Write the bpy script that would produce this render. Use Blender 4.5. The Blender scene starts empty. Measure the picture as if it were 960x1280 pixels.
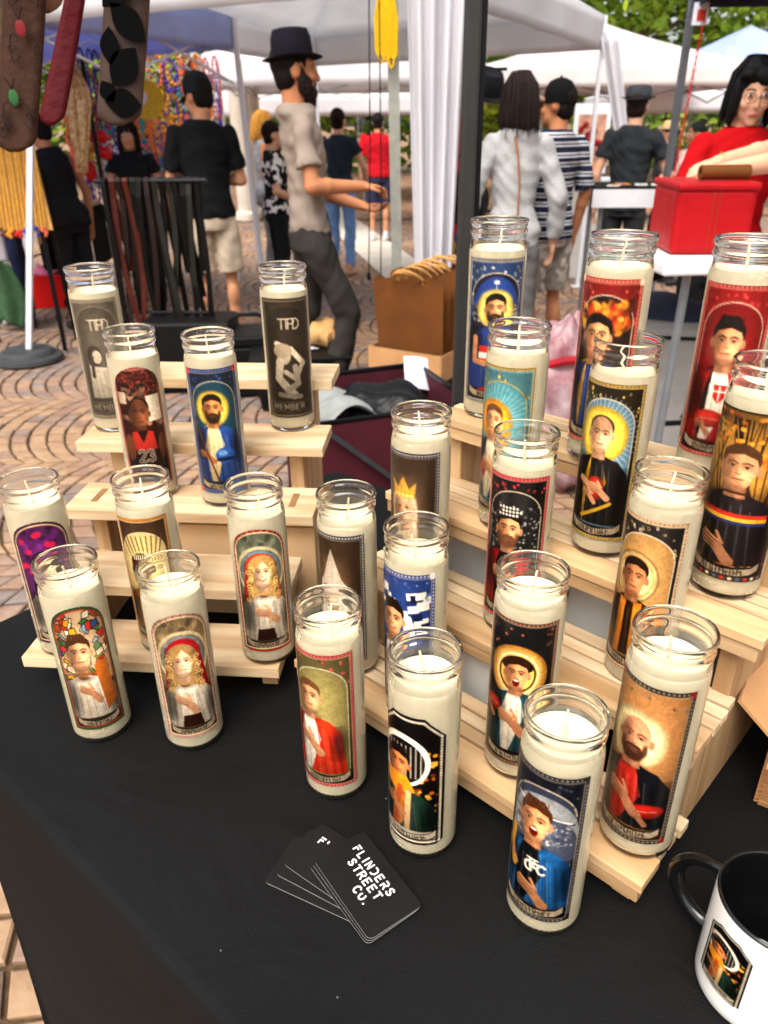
import bpy, math, random, colorsys
import numpy as np
from mathutils import Vector, Matrix

# ------------------------------------------------------------------ camera, world, sun, exposure
sc = bpy.context.scene
COL = sc.collection
FPX, PITCH, ROLL, HC = 942.1, math.radians(27.265), math.radians(-0.69), 1.357
_fw = np.array([0, math.cos(PITCH), -math.sin(PITCH)])
_u0 = np.array([0, math.sin(PITCH), math.cos(PITCH)])
_r0 = np.array([1.0, 0, 0])
_R = math.cos(ROLL) * _r0 + math.sin(ROLL) * _u0
_U = -math.sin(ROLL) * _r0 + math.cos(ROLL) * _u0
_O = np.array([0, 0, HC])
cd = bpy.data.cameras.new('camera')
cam = bpy.data.objects.new('camera', cd)
COL.objects.link(cam)
cam.matrix_world = Matrix(((_R[0], _U[0], -_fw[0], 0), (_R[1], _U[1], -_fw[1], 0), (_R[2], _U[2], -_fw[2], HC), (0, 0, 0, 1)))
cd.sensor_fit = 'VERTICAL'
cd.sensor_height = 36.0
cd.lens = FPX / 1280 * 36.0
cd.clip_start = 0.02
cd.clip_end = 1500
cd.dof.use_dof = True
cd.dof.focus_distance = 0.68
cd.dof.aperture_fstop = 9.0
sc.camera = cam

SUN_EL, SUN_AZ = math.radians(58), math.radians(205)      # azimuth clockwise from +y
w = bpy.data.worlds.new('World')
sc.world = w
w.use_nodes = True
wn = w.node_tree
sky = wn.nodes.new('ShaderNodeTexSky')
sky.sky_type = 'NISHITA'
sky.sun_disc = False
sky.sun_elevation = SUN_EL
sky.sun_rotation = SUN_AZ
sky.dust_density = 5.0
sky.ozone_density = 0.5
hs = wn.nodes.new('ShaderNodeHueSaturation')
hs.inputs['Saturation'].default_value = 0.22               # thin white cloud
bgn = wn.nodes['Background']
wn.links.new(sky.outputs['Color'], hs.inputs['Color'])
wn.links.new(hs.outputs['Color'], bgn.inputs['Color'])
bgn.inputs['Strength'].default_value = 0.15
sd = bpy.data.lights.new('sun', 'SUN')
sd.energy = 1.0
sd.angle = math.radians(40)
sd.color = (1.0, 0.93, 0.82)
sun = bpy.data.objects.new('sun', sd)
COL.objects.link(sun)
sdir = Vector((math.sin(SUN_AZ) * math.cos(SUN_EL), math.cos(SUN_AZ) * math.cos(SUN_EL), math.sin(SUN_EL)))
sun.rotation_euler = sdir.to_track_quat('Z', 'Y').to_euler()
sun.location = (0, 0, 8)
sc.view_settings.view_transform = 'Standard'
sc.view_settings.look = 'None'
sc.view_settings.gamma = 1.0
sc.view_settings.exposure = 1.08
sc.render.engine = 'CYCLES'
sc.cycles.use_denoising = True
sc.cycles.max_bounces = 14
sc.cycles.transmission_bounces = 12
sc.cycles.transparent_max_bounces = 16
sc.cycles.glossy_bounces = 5
sc.cycles.sample_clamp_indirect = 0.0
sc.cycles.caustics_reflective = False

# ------------------------------------------------------------------ pixel -> place (960x1280 photograph)
def ray(x, y):
    return _fw + _R * (x - 480) / FPX - _U * (y - 640) / FPX
def atz(x, y, z):
    d = ray(x, y); return Vector(_O + d * (z - HC) / d[2])
def aty(x, y, Y):
    d = ray(x, y); return Vector(_O + d * Y / d[1])
def proj(p):
    d = np.array(p) - _O; z = d @ _fw
    return 480 + FPX * (d @ _R) / z, 640 - FPX * (d @ _U) / z

# ------------------------------------------------------------------ helpers
rnd = random.Random(7)
PI = math.pi
def lin(c):
    if isinstance(c, str):
        c = c.lstrip('#'); c = tuple(int(c[i:i + 2], 16) / 255 for i in (0, 2, 4))
    return tuple(v / 12.92 if v <= 0.04045 else ((v + 0.055) / 1.055) ** 2.4 for v in c)

MATS = {}
def mat(name, col=None, rough=0.6, metal=0.0, var=0.15, scale=20.0, bump=0.0, bscale=60.0, coat=0.0, spec=0.16,
        col2=None, stretch=None, coords='Object', trans=0.0, sheen=0.0, sss=0.0):
    """procedural material: base colour varied by noise, optional bump"""
    if name in MATS:
        return MATS[name]
    m = bpy.data.materials.new(name); m.use_nodes = True
    nt = m.node_tree; b = nt.nodes['Principled BSDF']
    c = lin(col) if isinstance(col, str) else col
    tc = nt.nodes.new('ShaderNodeTexCoord'); mp = nt.nodes.new('ShaderNodeMapping')
    oi = nt.nodes.new('ShaderNodeObjectInfo')
    nt.links.new(tc.outputs[coords], mp.inputs['Vector'])
    cx = nt.nodes.new('ShaderNodeCombineXYZ')
    mul = nt.nodes.new('ShaderNodeMath'); mul.operation = 'MULTIPLY'; mul.inputs[1].default_value = 37.0
    nt.links.new(oi.outputs['Random'], mul.inputs[0])
    for k in 'XYZ': nt.links.new(mul.outputs[0], cx.inputs[k])
    nt.links.new(cx.outputs[0], mp.inputs['Location'])
    if stretch: mp.inputs['Scale'].default_value = stretch
    n = nt.nodes.new('ShaderNodeTexNoise'); n.inputs['Scale'].default_value = scale; n.inputs['Detail'].default_value = 5
    nt.links.new(mp.outputs[0], n.inputs['Vector'])
    r = nt.nodes.new('ShaderNodeValToRGB')
    c2 = (lin(col2) if isinstance(col2, str) else col2) if col2 else tuple(min(1, v * (1 + var)) for v in c)
    c1 = c if col2 else tuple(v * (1 - var) for v in c)
    r.color_ramp.elements[0].position = 0.3; r.color_ramp.elements[1].position = 0.7
    r.color_ramp.elements[0].color = (*c1, 1); r.color_ramp.elements[1].color = (*c2, 1)
    nt.links.new(n.outputs['Fac'], r.inputs['Fac'])
    nt.links.new(r.outputs['Color'], b.inputs['Base Color'])
    b.inputs['Roughness'].default_value = rough; b.inputs['Metallic'].default_value = metal
    b.inputs['Coat Weight'].default_value = coat; b.inputs['Coat Roughness'].default_value = 0.08
    b.inputs['Specular IOR Level'].default_value = spec
    if sheen: b.inputs['Sheen Weight'].default_value = sheen
    if sss:
        b.inputs['Subsurface Weight'].default_value = sss; b.inputs['Subsurface Scale'].default_value = 0.01
    if bump:
        n2 = nt.nodes.new('ShaderNodeTexNoise'); n2.inputs['Scale'].default_value = bscale; n2.inputs['Detail'].default_value = 4
        nt.links.new(mp.outputs[0], n2.inputs['Vector'])
        bp = nt.nodes.new('ShaderNodeBump'); bp.inputs['Strength'].default_value = bump; bp.inputs['Distance'].default_value = 0.01
        nt.links.new(n2.outputs['Fac'], bp.inputs['Height']); nt.links.new(bp.outputs[0], b.inputs['Normal'])
    if trans:
        tb = nt.nodes.new('ShaderNodeBsdfTranslucent'); mx = nt.nodes.new('ShaderNodeMixShader')
        nt.links.new(r.outputs['Color'], tb.inputs['Color']); mx.inputs[0].default_value = trans
        nt.links.new(b.outputs[0], mx.inputs[1]); nt.links.new(tb.outputs[0], mx.inputs[2])
        nt.links.new(mx.outputs[0], nt.nodes['Material Output'].inputs['Surface'])
    m.diffuse_color = (*c, 1)
    MATS[name] = m
    return m

class MB:
    """collects shapes into one mesh"""
    def __init__(s): s.v = []; s.f = []; s.mi = []; s.m = 0
    def add(s, vs, fs):
        o = len(s.v); s.v += [tuple(v) for v in vs]
        s.f += [tuple(i + o for i in f) for f in fs]; s.mi += [s.m] * len(fs); return s
    def box(s, c, d, M=None):
        x, y, z = (k / 2 for k in d); vs = []
        for dz in (-z, z):
            for dx, dy in ((-x, -y), (x, -y), (x, y), (-x, y)):
                p = Vector((dx, dy, dz))
                if M is not None: p = M @ p
                vs.append(p + Vector(c))
        return s.add(vs, [(3, 2, 1, 0), (4, 5, 6, 7), (0, 1, 5, 4), (1, 2, 6, 5), (2, 3, 7, 6), (3, 0, 4, 7)])
    def bar(s, a, b, wd, ht=None):
        a, b = Vector(a), Vector(b); d = b - a; L = d.length
        return s.box((a + b) / 2, (wd, ht or wd, L), d.to_track_quat('Z', 'Y').to_matrix())
    def tube(s, path, rad, n=8, cap=True, closed=False):
        P = [Vector(p) for p in path]; R = rad if isinstance(rad, (list, tuple)) else [rad] * len(P)
        o = len(s.v); vs = []; fs = []; N = len(P); nrm = None
        for i, p in enumerate(P):
            if closed: t = P[(i + 1) % N] - P[i - 1]
            else: t = P[min(i + 1, N - 1)] - P[max(i - 1, 0)]
            t = t.normalized() if t.length > 1e-9 else Vector((0, 0, 1))
            if nrm is None: nrm = t.orthogonal().normalized()
            else:
                nrm = nrm - t * nrm.dot(t); nrm = nrm.normalized() if nrm.length > 1e-6 else t.orthogonal().normalized()
            bi = t.cross(nrm); r = R[i]
            rx, ry = r if isinstance(r, (list, tuple)) else (r, r)
            for k in range(n):
                a = 2 * PI * k / n
                vs.append(p + nrm * math.cos(a) * rx + bi * math.sin(a) * ry)
        for i in range(N if closed else N - 1):
            j = (i + 1) % N
            for k in range(n):
                k2 = (k + 1) % n
                fs.append((i * n + k, i * n + k2, j * n + k2, j * n + k))
        if cap and not closed:
            fs.append(tuple(range(n - 1, -1, -1))); fs.append(tuple((N - 1) * n + k for k in range(n)))
        return s.add(vs, fs)
    def lathe(s, prof, n=24, c=(0, 0, 0), M=None, cap0=True, cap1=True):
        vs = []; fs = []
        for r, z in prof:
            for k in range(n):
                a = 2 * PI * k / n; p = Vector((r * math.cos(a), r * math.sin(a), z))
                if M is not None: p = M @ p
                vs.append(p + Vector(c))
        for i in range(len(prof) - 1):
            for k in range(n):
                k2 = (k + 1) % n
                fs.append((i * n + k, i * n + k2, (i + 1) * n + k2, (i + 1) * n + k))
        if cap0: fs.append(tuple(range(n - 1, -1, -1)))
        if cap1: fs.append(tuple((len(prof) - 1) * n + k for k in range(n)))
        return s.add(vs, fs)
    def prism(s, pts, t, M=None):
        """outline in local xz (x, z), thickness t along y, centred"""
        n = len(pts); vs = []
        for y in (-t / 2, t / 2):
            for x, z in pts:
                p = Vector((x, y, z)); vs.append(M @ p if M is not None else p)
        fs = [tuple(range(n)), tuple(range(2 * n - 1, n - 1, -1))]
        for i in range(n):
            j = (i + 1) % n; fs.append((j, i, n + i, n + j))
        return s.add(vs, fs)
    def ball(s, c, r, n=12, M=None):
        rx, ry, rz = r if isinstance(r, (list, tuple)) else (r, r, r)
        h = max(4, n // 2 + 1); vs = []; fs = []
        for i in range(1, h):
            ph = PI * i / h
            for k in range(n):
                a = 2 * PI * k / n
                p = Vector((rx * math.sin(ph) * math.cos(a), ry * math.sin(ph) * math.sin(a), rz * math.cos(ph)))
                vs.append((M @ p if M is not None else p) + Vector(c))
        for sg in (1, -1):
            p = Vector((0, 0, sg * rz)); vs.append((M @ p if M is not None else p) + Vector(c))
        T, B = len(vs) - 2, len(vs) - 1
        for i in range(h - 2):
            for k in range(n):
                k2 = (k + 1) % n; fs.append((i * n + k, (i + 1) * n + k, (i + 1) * n + k2, i * n + k2))
        for k in range(n):
            k2 = (k + 1) % n; fs.append((T, k, k2)); fs.append((B, (h - 2) * n + k2, (h - 2) * n + k))
        return s.add(vs, fs)
    def grid(s, fn, nu, nv):
        vs = [fn(i / nu, j / nv) for j in range(nv + 1) for i in range(nu + 1)]; w_ = nu + 1
        return s.add(vs, [(j * w_ + i, j * w_ + i + 1, (j + 1) * w_ + i + 1, (j + 1) * w_ + i) for j in range(nv) for i in range(nu)])
    def mesh(s, name, mats, smooth=False, angle=40):
        me = bpy.data.meshes.new(name); me.from_pydata(s.v, [], s.f)
        for m in (mats if isinstance(mats, (list, tuple)) else [mats]): me.materials.append(m)
        if any(s.mi): me.polygons.foreach_set('material_index', s.mi)
        if smooth:
            me.polygons.foreach_set('use_smooth', [True] * len(me.polygons))
            me.set_sharp_from_angle(angle=math.radians(angle))
        me.update(); return me
    def build(s, name, mats, parent=None, smooth=False, bevel=0, loc=None, rz=0, angle=40, solid=0, sub=0):
        o = bpy.data.objects.new(name, s.mesh(name, mats, smooth, angle)); COL.objects.link(o)
        if parent is not None: o.parent = parent
        if loc is not None: o.location = loc
        if rz: o.rotation_euler.z = rz
        if solid:
            md = o.modifiers.new('s', 'SOLIDIFY'); md.thickness = solid; md.offset = 0
        if bevel:
            md = o.modifiers.new('b', 'BEVEL'); md.width = bevel; md.segments = 2; md.limit_method = 'ANGLE'
        if sub:
            md = o.modifiers.new('u', 'SUBSURF'); md.levels = md.render_levels = sub
        return o

def tag(o, label=None, cat=None, group=None, kind=None):
    if label: o['label'] = label
    if cat: o['category'] = cat
    if group: o['group'] = group
    if kind: o['kind'] = kind
    return o
def thing(name, label, cat, loc=(0, 0, 0), rz=0, group=None):
    o = bpy.data.objects.new(name, None); COL.objects.link(o)
    o.location = loc; o.rotation_euler.z = rz; o.empty_display_size = 0.05
    return tag(o, label, cat, group)
def copy_tree(o, parent=None):
    c = o.copy(); COL.objects.link(c); c.parent = parent
    for ch in list(o.children): copy_tree(ch, c)
    return c
def inst(name, me, parent=None, loc=(0, 0, 0), rot=(0, 0, 0)):
    o = bpy.data.objects.new(name, me); COL.objects.link(o); o.parent = parent; o.location = loc; o.rotation_euler = rot
    return o

# ------------------------------------------------------------------ shared materials
def pine_mat(name, ca, cb, stretch=(6, 48, 60)):
    if name in MATS: return MATS[name]
    m = mat(name, ca, 0.62, var=0, col2=cb, scale=1.0, stretch=stretch, bump=0.12, bscale=2.0)
    nt = m.node_tree; r = [n for n in nt.nodes if n.type == 'VALTORGB'][0]
    r.color_ramp.elements[0].position = 0.38; r.color_ramp.elements[1].position = 0.62
    # knots and darker streaks
    b = nt.nodes['Principled BSDF']; mp = [n for n in nt.nodes if n.type == 'MAPPING'][0]
    vk = nt.nodes.new('ShaderNodeTexVoronoi'); vk.inputs['Scale'].default_value = 0.75
    nt.links.new(mp.outputs[0], vk.inputs['Vector'])
    rk = nt.nodes.new('ShaderNodeValToRGB'); rk.color_ramp.elements[0].color = (.42, .28, .17, 1); rk.color_ramp.elements[1].color = (1, 1, 1, 1); rk.color_ramp.elements[0].position = .06; rk.color_ramp.elements[1].position = .22
    nt.links.new(vk.outputs['Distance'], rk.inputs['Fac'])
    mk = nt.nodes.new('ShaderNodeMix'); mk.data_type = 'RGBA'; mk.blend_type = 'MULTIPLY'; mk.inputs[0].default_value = .55
    nt.links.new(r.outputs['Color'], mk.inputs[6]); nt.links.new(rk.outputs['Color'], mk.inputs[7])
    oi = [n for n in nt.nodes if n.type == 'OBJECT_INFO'][0]; mr = nt.nodes.new('ShaderNodeMapRange'); mr.inputs['To Min'].default_value = 0.80; mr.inputs['To Max'].default_value = 1.06
    hv = nt.nodes.new('ShaderNodeHueSaturation'); nt.links.new(oi.outputs['Random'], mr.inputs['Value']); nt.links.new(mr.outputs[0], hv.inputs['Value']); nt.links.new(mk.outputs[2], hv.inputs['Color']); nt.links.new(hv.outputs[0], b.inputs['Base Color'])
    return m
PINE = pine_mat('pine_wood', '#bf9c74', '#dac09a')
PINE2 = pine_mat('pine_wood_orange', '#b48c60', '#d0ac80')
PINEZ = pine_mat('pine_wood_upright', '#ae865c', '#c9a67a', (60, 60, 5))
KRAFT = mat('kraft_card', '#b98a5c', 0.85, var=0.1, scale=12, bump=0.1, bscale=150)
PAPERBAG = mat('brown_paper', '#643a17', 0.8, var=0.14, scale=8, bump=0.35, bscale=14)
WHITECARD = mat('white_card', '#cfcac2', 0.75, var=0.05, scale=10)
BLACKPL = mat('black_plastic', '#0e0e0e', 0.45, var=0.2)
BLACKCL = mat('black_fabric', '#0b0b0b', 0.9, var=0.2, scale=40, bump=0.3, bscale=25)
BLACKMT = mat('black_metal', '#1b1b1d', 0.35, metal=0.6, var=0.1)
GREYMT = mat('grey_metal', '#8b8f92', 0.38, metal=0.5, var=0.08)
WHITEMT = mat('white_metal', '#e0e0e4', 0.35, var=0.04)
CANVAS = mat('white_canvas', '#e6e4e8', 0.85, var=0.04, scale=3, bump=0.15, bscale=5, trans=0.35)
CANVASG = mat('grey_canvas', '#e8e8ea', 0.85, var=0.04, scale=3, bump=0.15, bscale=4, trans=0.5)
# ================================================================== THE SETTING
T = 0.79                                                     # table top
TU, TV = Vector((0.755, -0.656, 0)), Vector((0.656, 0.755, 0))   # table axes (along / across)
def tuv(u, v, z=0.0): return TU * u + TV * v + Vector((0, 0, z))

# ---- ground sheet (sandy joints), far paving carries on in the material
gm = bpy.data.materials.new('paving_bed'); gm.use_nodes = True
nt = gm.node_tree; b = nt.nodes['Principled BSDF']; b.inputs['Roughness'].default_value = 0.9
tc = nt.nodes.new('ShaderNodeTexCoord')
vo = nt.nodes.new('ShaderNodeTexVoronoi'); vo.feature = 'DISTANCE_TO_EDGE'; vo.inputs['Scale'].default_value = 9.0
vc = nt.nodes.new('ShaderNodeTexVoronoi'); vc.inputs['Scale'].default_value = 9.0
nt.links.new(tc.outputs['Object'], vo.inputs['Vector']); nt.links.new(tc.outputs['Object'], vc.inputs['Vector'])
r1 = nt.nodes.new('ShaderNodeValToRGB'); r1.color_ramp.elements[0].color = (*lin('#7a5842'), 1); r1.color_ramp.elements[1].color = (*lin('#ad8464'), 1)
sep = nt.nodes.new('ShaderNodeSeparateColor'); nt.links.new(vc.outputs['Color'], sep.inputs[0]); nt.links.new(sep.outputs[0], r1.inputs['Fac'])
r2 = nt.nodes.new('ShaderNodeMath'); r2.operation = 'GREATER_THAN'; r2.inputs[1].default_value = 0.05
nt.links.new(vo.outputs['Distance'], r2.inputs[0])
mx = nt.nodes.new('ShaderNodeMix'); mx.data_type = 'RGBA'; mx.inputs[6].default_value = (*lin('#5b4534'), 1)
nt.links.new(r2.outputs[0], mx.inputs[0]); nt.links.new(r1.outputs['Color'], mx.inputs[7]); nt.links.new(mx.outputs[2], b.inputs['Base Color'])
BED = mat('joint_sand', '#574430', 0.95, var=0.3, scale=60, bump=0.5, bscale=120)
g = MB().grid(lambda a, c: ((a - 0.5) * 700, (c - 0.35) * 700, -0.03), 2, 2).build('ground', gm); tag(g, kind='structure')
bed = MB().grid(lambda a, c: (-8 + a * 16, -1.5 + c * 14.5, -0.012), 2, 2).build('paving_bed', BED); tag(bed, kind='structure')

# ---- sandstone setts laid in segmental arcs
STN = []
for i, (a, c) in enumerate((('#7f6454', '#9a806d'), ('#746055', '#8e7b6d'), ('#907155', '#a7896d'), ('#6e615c', '#877972'), ('#856754', '#967a66'))):
    STN.append(mat('sandstone_%s' % 'abcde'[i], a, 0.8, var=0, col2=c, scale=16, bump=0.35, bscale=45))
AW, AR, AD, NK = 0.92, 0.69, 0.086, 10
amax = math.asin(AW / 2 / AR)
def sett_corners(k, gap=0.0045):
    a0 = -amax + 2 * amax * k / NK; a1 = -amax + 2 * amax * (k + 1) / NK
    p = [(AR * math.sin(a0) + gap, AR * math.cos(a0) + gap), (AR * math.sin(a1) - gap, AR * math.cos(a1) + gap),
         (AR * math.sin(a1) - gap, AR * math.cos(a1) + AD - gap), (AR * math.sin(a0) + gap, AR * math.cos(a0) + AD - gap)]
    c = (sum(q[0] for q in p) / 4, sum(q[1] for q in p) / 4)
    return [(q[0] - c[0], q[1] - c[1]) for q in p], c
def sett_mb(mb, P, c, rz, dz, seed):
    r = random.Random(seed); o = len(mb.v); vs = []
    ca, sa = math.cos(rz), math.sin(rz); q = []
    for x, y in P:
        x *= r.uniform(0.9, 1.0); y *= r.uniform(0.9, 1.0); q.append((x * ca - y * sa + c[0], x * sa + y * ca + c[1]))
    cx = sum(a for a, _ in q) / 4; cy = sum(a for _, a in q) / 4
    tl = [dz + r.uniform(-0.002, 0.002) for _ in q]
    vs += [(x, y, -0.016) for x, y in q]
    vs += [(x, y, tl[i] - 0.004) for i, (x, y) in enumerate(q)]
    vs += [(cx + (x - cx) * 0.86, cy + (y - cy) * 0.86, tl[i]) for i, (x, y) in enumerate(q)]
    fs = []
    for i in range(4):
        j = (i + 1) % 4; fs += [(i, j, 4 + j, 4 + i), (4 + i, 4 + j, 8 + j, 8 + i)]
    fs.append((8, 9, 10, 11)); mb.add(vs, fs)
BASEROT = math.radians(96)                                   # the arcs point along -x
cb, sb = math.cos(BASEROT), math.sin(BASEROT)
cells = []
for ci in range(-14, 17):
    for j in range(-104, 104):
        for k in range(NK):
            P, c = sett_corners(k)
            x, y = ci * AW + c[0], j * AD + c[1]
            X, Y = x * cb - y * sb - 0.2, x * sb + y * cb + 1.0
            if -7.5 < X < 7.5 and -0.6 < Y < 12.6: cells.append((X, Y, k))
def rank(cell):
    X, Y, k = cell
    px, py = proj((X, Y, 0)) if Y > 0.05 else (9999, 9999)
    seen = (0 <= px < 175 and 425 < py < 775) or (px < 75 and px > -10 and 1120 < py < 1290) or (215 < px < 410 and 545 < py < 640) or (395 < px < 480 and 330 < py < 480)
    seen = seen or (925 < px < 965 and 770 < py < 850)
    return (0 if seen else 1, X * X + Y * Y)
cells.sort(key=rank)
shared = {}
for k in range(NK):
    for vv in range(3):
        mb = MB(); P, _ = sett_corners(k); sett_mb(mb, P, (0, 0), BASEROT, 0.0, k * 7 + vv); shared[k, vv] = mb
smesh = {}
def tone(X, Y):
    v = math.sin(X * 2.1 + 1.3 * math.sin(Y * 1.7)) + math.sin(Y * 2.6 + X) + rnd.gauss(0, 1.1)
    return 2 if v > 1.3 else 0 if v > .4 else 4 if v > -.4 else 1 if v > -1.3 else 3
for X, Y, k in cells[:300]:
    key = (k, rnd.randrange(3), tone(X, Y))
    if key not in smesh: smesh[key] = shared[key[0], key[1]].mesh('paving_stone', STN[key[2]])
    inst('paving_stone', smesh[key], bed, (X, Y, rnd.uniform(-0.002, 0.003)))
rest = MB()
for i, (X, Y, k) in enumerate(cells[300:]):
    P, _ = sett_corners(k); rest.m = tone(X, Y); sett_mb(rest, P, (X, Y), BASEROT, rnd.uniform(-0.002, 0.003), i)
o = rest.build('paving_stones', STN, bed); tag(o, kind='stuff')

# ---- pale concrete bands set in the paving
CONC = mat('pale_concrete', '#c9bdae', 0.85, var=0.1, scale=4, bump=0.2, bscale=80)
def band(a, c, wd):
    a, c = Vector(a), Vector(c); d = (c - a).normalized(); n = Vector((-d.y, d.x, 0)) * wd / 2
    mb = MB().add([a - n, c - n, c + n, a + n], [(0, 1, 2, 3)]); o = mb.build('concrete_band', CONC); o.location.z = 0.010
    tag(o, kind='structure')
pa, pb = atz(440, 288, 0), atz(500, 335, 0)
band(pa + (pa - pb) * 1.5, pb + (pb - pa) * 0.6, 0.55)
pa, pb = atz(60, 282, 0), atz(175, 278, 0)
band(pa + (pa - pb), pb + (pb - pa) * .4, 0.9)

# ================================================================== TREES
def leaf_mat(name, a, c2):
    m = mat(name, a, 0.6, var=0, col2=c2, scale=1.2, trans=0.35); return m
LEAF = [leaf_mat('leaf_light', '#8fab2e', '#b9c94c'), leaf_mat('leaf_mid', '#6b8a28', '#93ad38'), leaf_mat('leaf_dark', '#3f5a1e', '#5d7a2a')]
BARK = mat('bark', '#5a4a3a', 0.9, var=0.3, scale=20, bump=0.6, bscale=30)
def tree_proto(seed, h=7.5, rad=3.2, low=1.6, nclump=150, per=80):
    r = random.Random(seed)
    tr = MB(); tr.tube([(0, 0, -0.05), (0.05, 0, 1.2), (0.0, 0.1, 2.6), (0.1, 0, h * 0.7)], [0.22, 0.17, 0.14, 0.05], 9)
    for i in range(7):
        a = r.uniform(0, 6.28); z = r.uniform(1.6, h * 0.55); L = r.uniform(1.2, 2.2)
        tr.tube([(0, 0, z), (math.cos(a) * L * .5, math.sin(a) * L * .5, z + .5), (math.cos(a) * L, math.sin(a) * L, z + 1.1)], [0.09, 0.06, 0.02], 6)
    cr = MB()
    for i in range(nclump):
        a = r.uniform(0, 6.28); q = r.random() ** 0.45
        zz = r.uniform(-1, 1); rr = rad * math.sqrt(max(0, 1 - zz * zz)) * q
        c = Vector((rr * math.cos(a), rr * math.sin(a), low + (h - low) * (zz + 1) / 2)); cs = r.uniform(0.35, 0.75)
        for j in range(per):
            p = c + Vector((r.gauss(0, 1), r.gauss(0, 1), r.gauss(0, .7))) * cs * 0.55
            d = Vector((r.uniform(-1, 1), r.uniform(-1, 1), r.uniform(-.6, .6))).normalized()
            u = d.orthogonal().normalized(); L = r.uniform(0.09, 0.17); W = L * 0.5
            cr.m = 0 if r.random() < .45 else (1 if r.random() < .7 else 2)
            cr.add([p - d * L, p + u * W, p + d * L, p - u * W], [(0, 1, 2, 3)])
    return tr.mesh('trunk', BARK, True), cr.mesh('crown', LEAF)
TP = [tree_proto(11), tree_proto(23, 8.5, 3.6, 1.4), tree_proto(5, 6.5, 3.0, 1.2)]
TREES = [(6.2, 21, 0, 'broad bright green tree behind the white canopies, above the vest seller'),
         (10.2, 20, 1, 'tall bright green tree behind the person in the red shirt'),
         (2.6, 24, 2, 'green tree peeking over the white gazebo roof corner'),
         (13.5, 23, 2, 'green tree at the far end of the row beyond the red bag'),
         (-2.0, 25, 0, 'green tree far behind the man in the red shirt'),
         (-6.0, 22, 2, 'dark green tree seen between the blue stall and the wide brimmed hat'),
         (-10.5, 21, 1, 'green tree behind the blue jewellery stall')]
for x, y, k, lab in TREES:
    t = thing('leafy_tree', lab, 'tree', (x, y, -0.03), rnd.uniform(0, 6), 'trees around the square')
    inst('trunk', TP[k][0], t); inst('crown', TP[k][1], t)
hd = MB()
for i in range(5200):
    p = Vector((rnd.uniform(-16, 18), 27 + rnd.uniform(-.6, .6), rnd.uniform(0, 2.2) ** 1.0))
    d = Vector((rnd.uniform(-1, 1), rnd.uniform(-1, 1), rnd.uniform(-.6, .6))).normalized(); u = d.orthogonal().normalized(); L = rnd.uniform(.12, .25)
    hd.m = rnd.randrange(3); hd.add([p - d * L, p + u * L * .6, p + d * L, p - u * L * .6], [(0, 1, 2, 3)])
o = hd.build('hedge', LEAF); tag(o, 'long leafy hedge far behind the market tents', 'hedge', kind='stuff')
# ================================================================== TABLE AND CLOTH
U0, U1, V0, V1 = -0.908, 1.0, 0.155, 0.905
TABLE_POLY = [(-0.760, V0), (U1, V0), (U1, V1), (U0, V1), (U0, 0.255)]
tt = thing('trestle_table', 'long trestle table hidden under the black cloth', 'table', tuv((U0 + U1) / 2, (V0 + V1) / 2), math.atan2(TU.y, TU.x))
LU, LV = U1 - U0, V1 - V0
_cu, _cv = (U0 + U1) / 2, (V0 + V1) / 2
mb = MB(); _pl = [((u - _cu) * .985, (v - _cv) * .97) for u, v in TABLE_POLY]; mb.add([(x, y, T - .05) for x, y in _pl] + [(x, y, T - .010) for x, y in _pl], [(4, 3, 2, 1, 0), (5, 6, 7, 8, 9)] + [(i, (i + 1) % 5, 5 + (i + 1) % 5, 5 + i) for i in range(5)]); mb.build('table_top', WHITECARD, tt)
for sx in (-1, 1):
    for sy in (-1, 1):
        MB().tube([(sx * (LU / 2 - .2), sy * (LV / 2 - .08), 0), (sx * (LU / 2 - .2), sy * (LV / 2 - .08), T - 0.051)], 0.014, 8).build('leg', GREYMT, tt, True)
cm = mat('black_tablecloth', (0.0048, 0.0048, 0.0048), 0.7, var=0.3, scale=4, bump=0.1, bscale=900, spec=0.13)
nt = cm.node_tree; b = nt.nodes['Principled BSDF']; rr = [n for n in nt.nodes if n.type == 'VALTORGB'][0]
tc = [n for n in nt.nodes if n.type == 'TEX_COORD'][0]
vo = nt.nodes.new('ShaderNodeTexVoronoi'); vo.inputs['Scale'].default_value = 34.0          # scattered lint
nt.links.new(tc.outputs['Object'], vo.inputs['Vector'])
lt = nt.nodes.new('ShaderNodeMath'); lt.operation = 'LESS_THAN'; lt.inputs[1].default_value = 0.026
nt.links.new(vo.outputs['Distance'], lt.inputs[0])
sp = nt.nodes.new('ShaderNodeSeparateColor'); nt.links.new(vo.outputs['Color'], sp.inputs[0])
l2 = nt.nodes.new('ShaderNodeMath'); l2.operation = 'GREATER_THAN'; l2.inputs[1].default_value = 0.5; nt.links.new(sp.outputs[0], l2.inputs[0])
mm = nt.nodes.new('ShaderNodeMath'); mm.operation = 'MULTIPLY'; nt.links.new(lt.outputs[0], mm.inputs[0]); nt.links.new(l2.outputs[0], mm.inputs[1])
mx = nt.nodes.new('ShaderNodeMix'); mx.data_type = 'RGBA'; mx.inputs[7].default_value = (0.2, 0.195, 0.19, 1)
nt.links.new(mm.outputs[0], mx.inputs[0]); nt.links.new(rr.outputs['Color'], mx.inputs[6]); nt.links.new(mx.outputs[2], b.inputs['Base Color'])
n3 = nt.nodes.new('ShaderNodeTexNoise'); n3.inputs['Scale'].default_value = 7.0; n3.inputs['Detail'].default_value = 3.0; n3.inputs['Distortion'].default_value = 1.2
nt.links.new(tc.outputs['Object'], n3.inputs['Vector']); b3 = nt.nodes.new('ShaderNodeBump'); b3.inputs['Strength'].default_value = 0.35; b3.inputs['Distance'].default_value = 0.02
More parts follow.
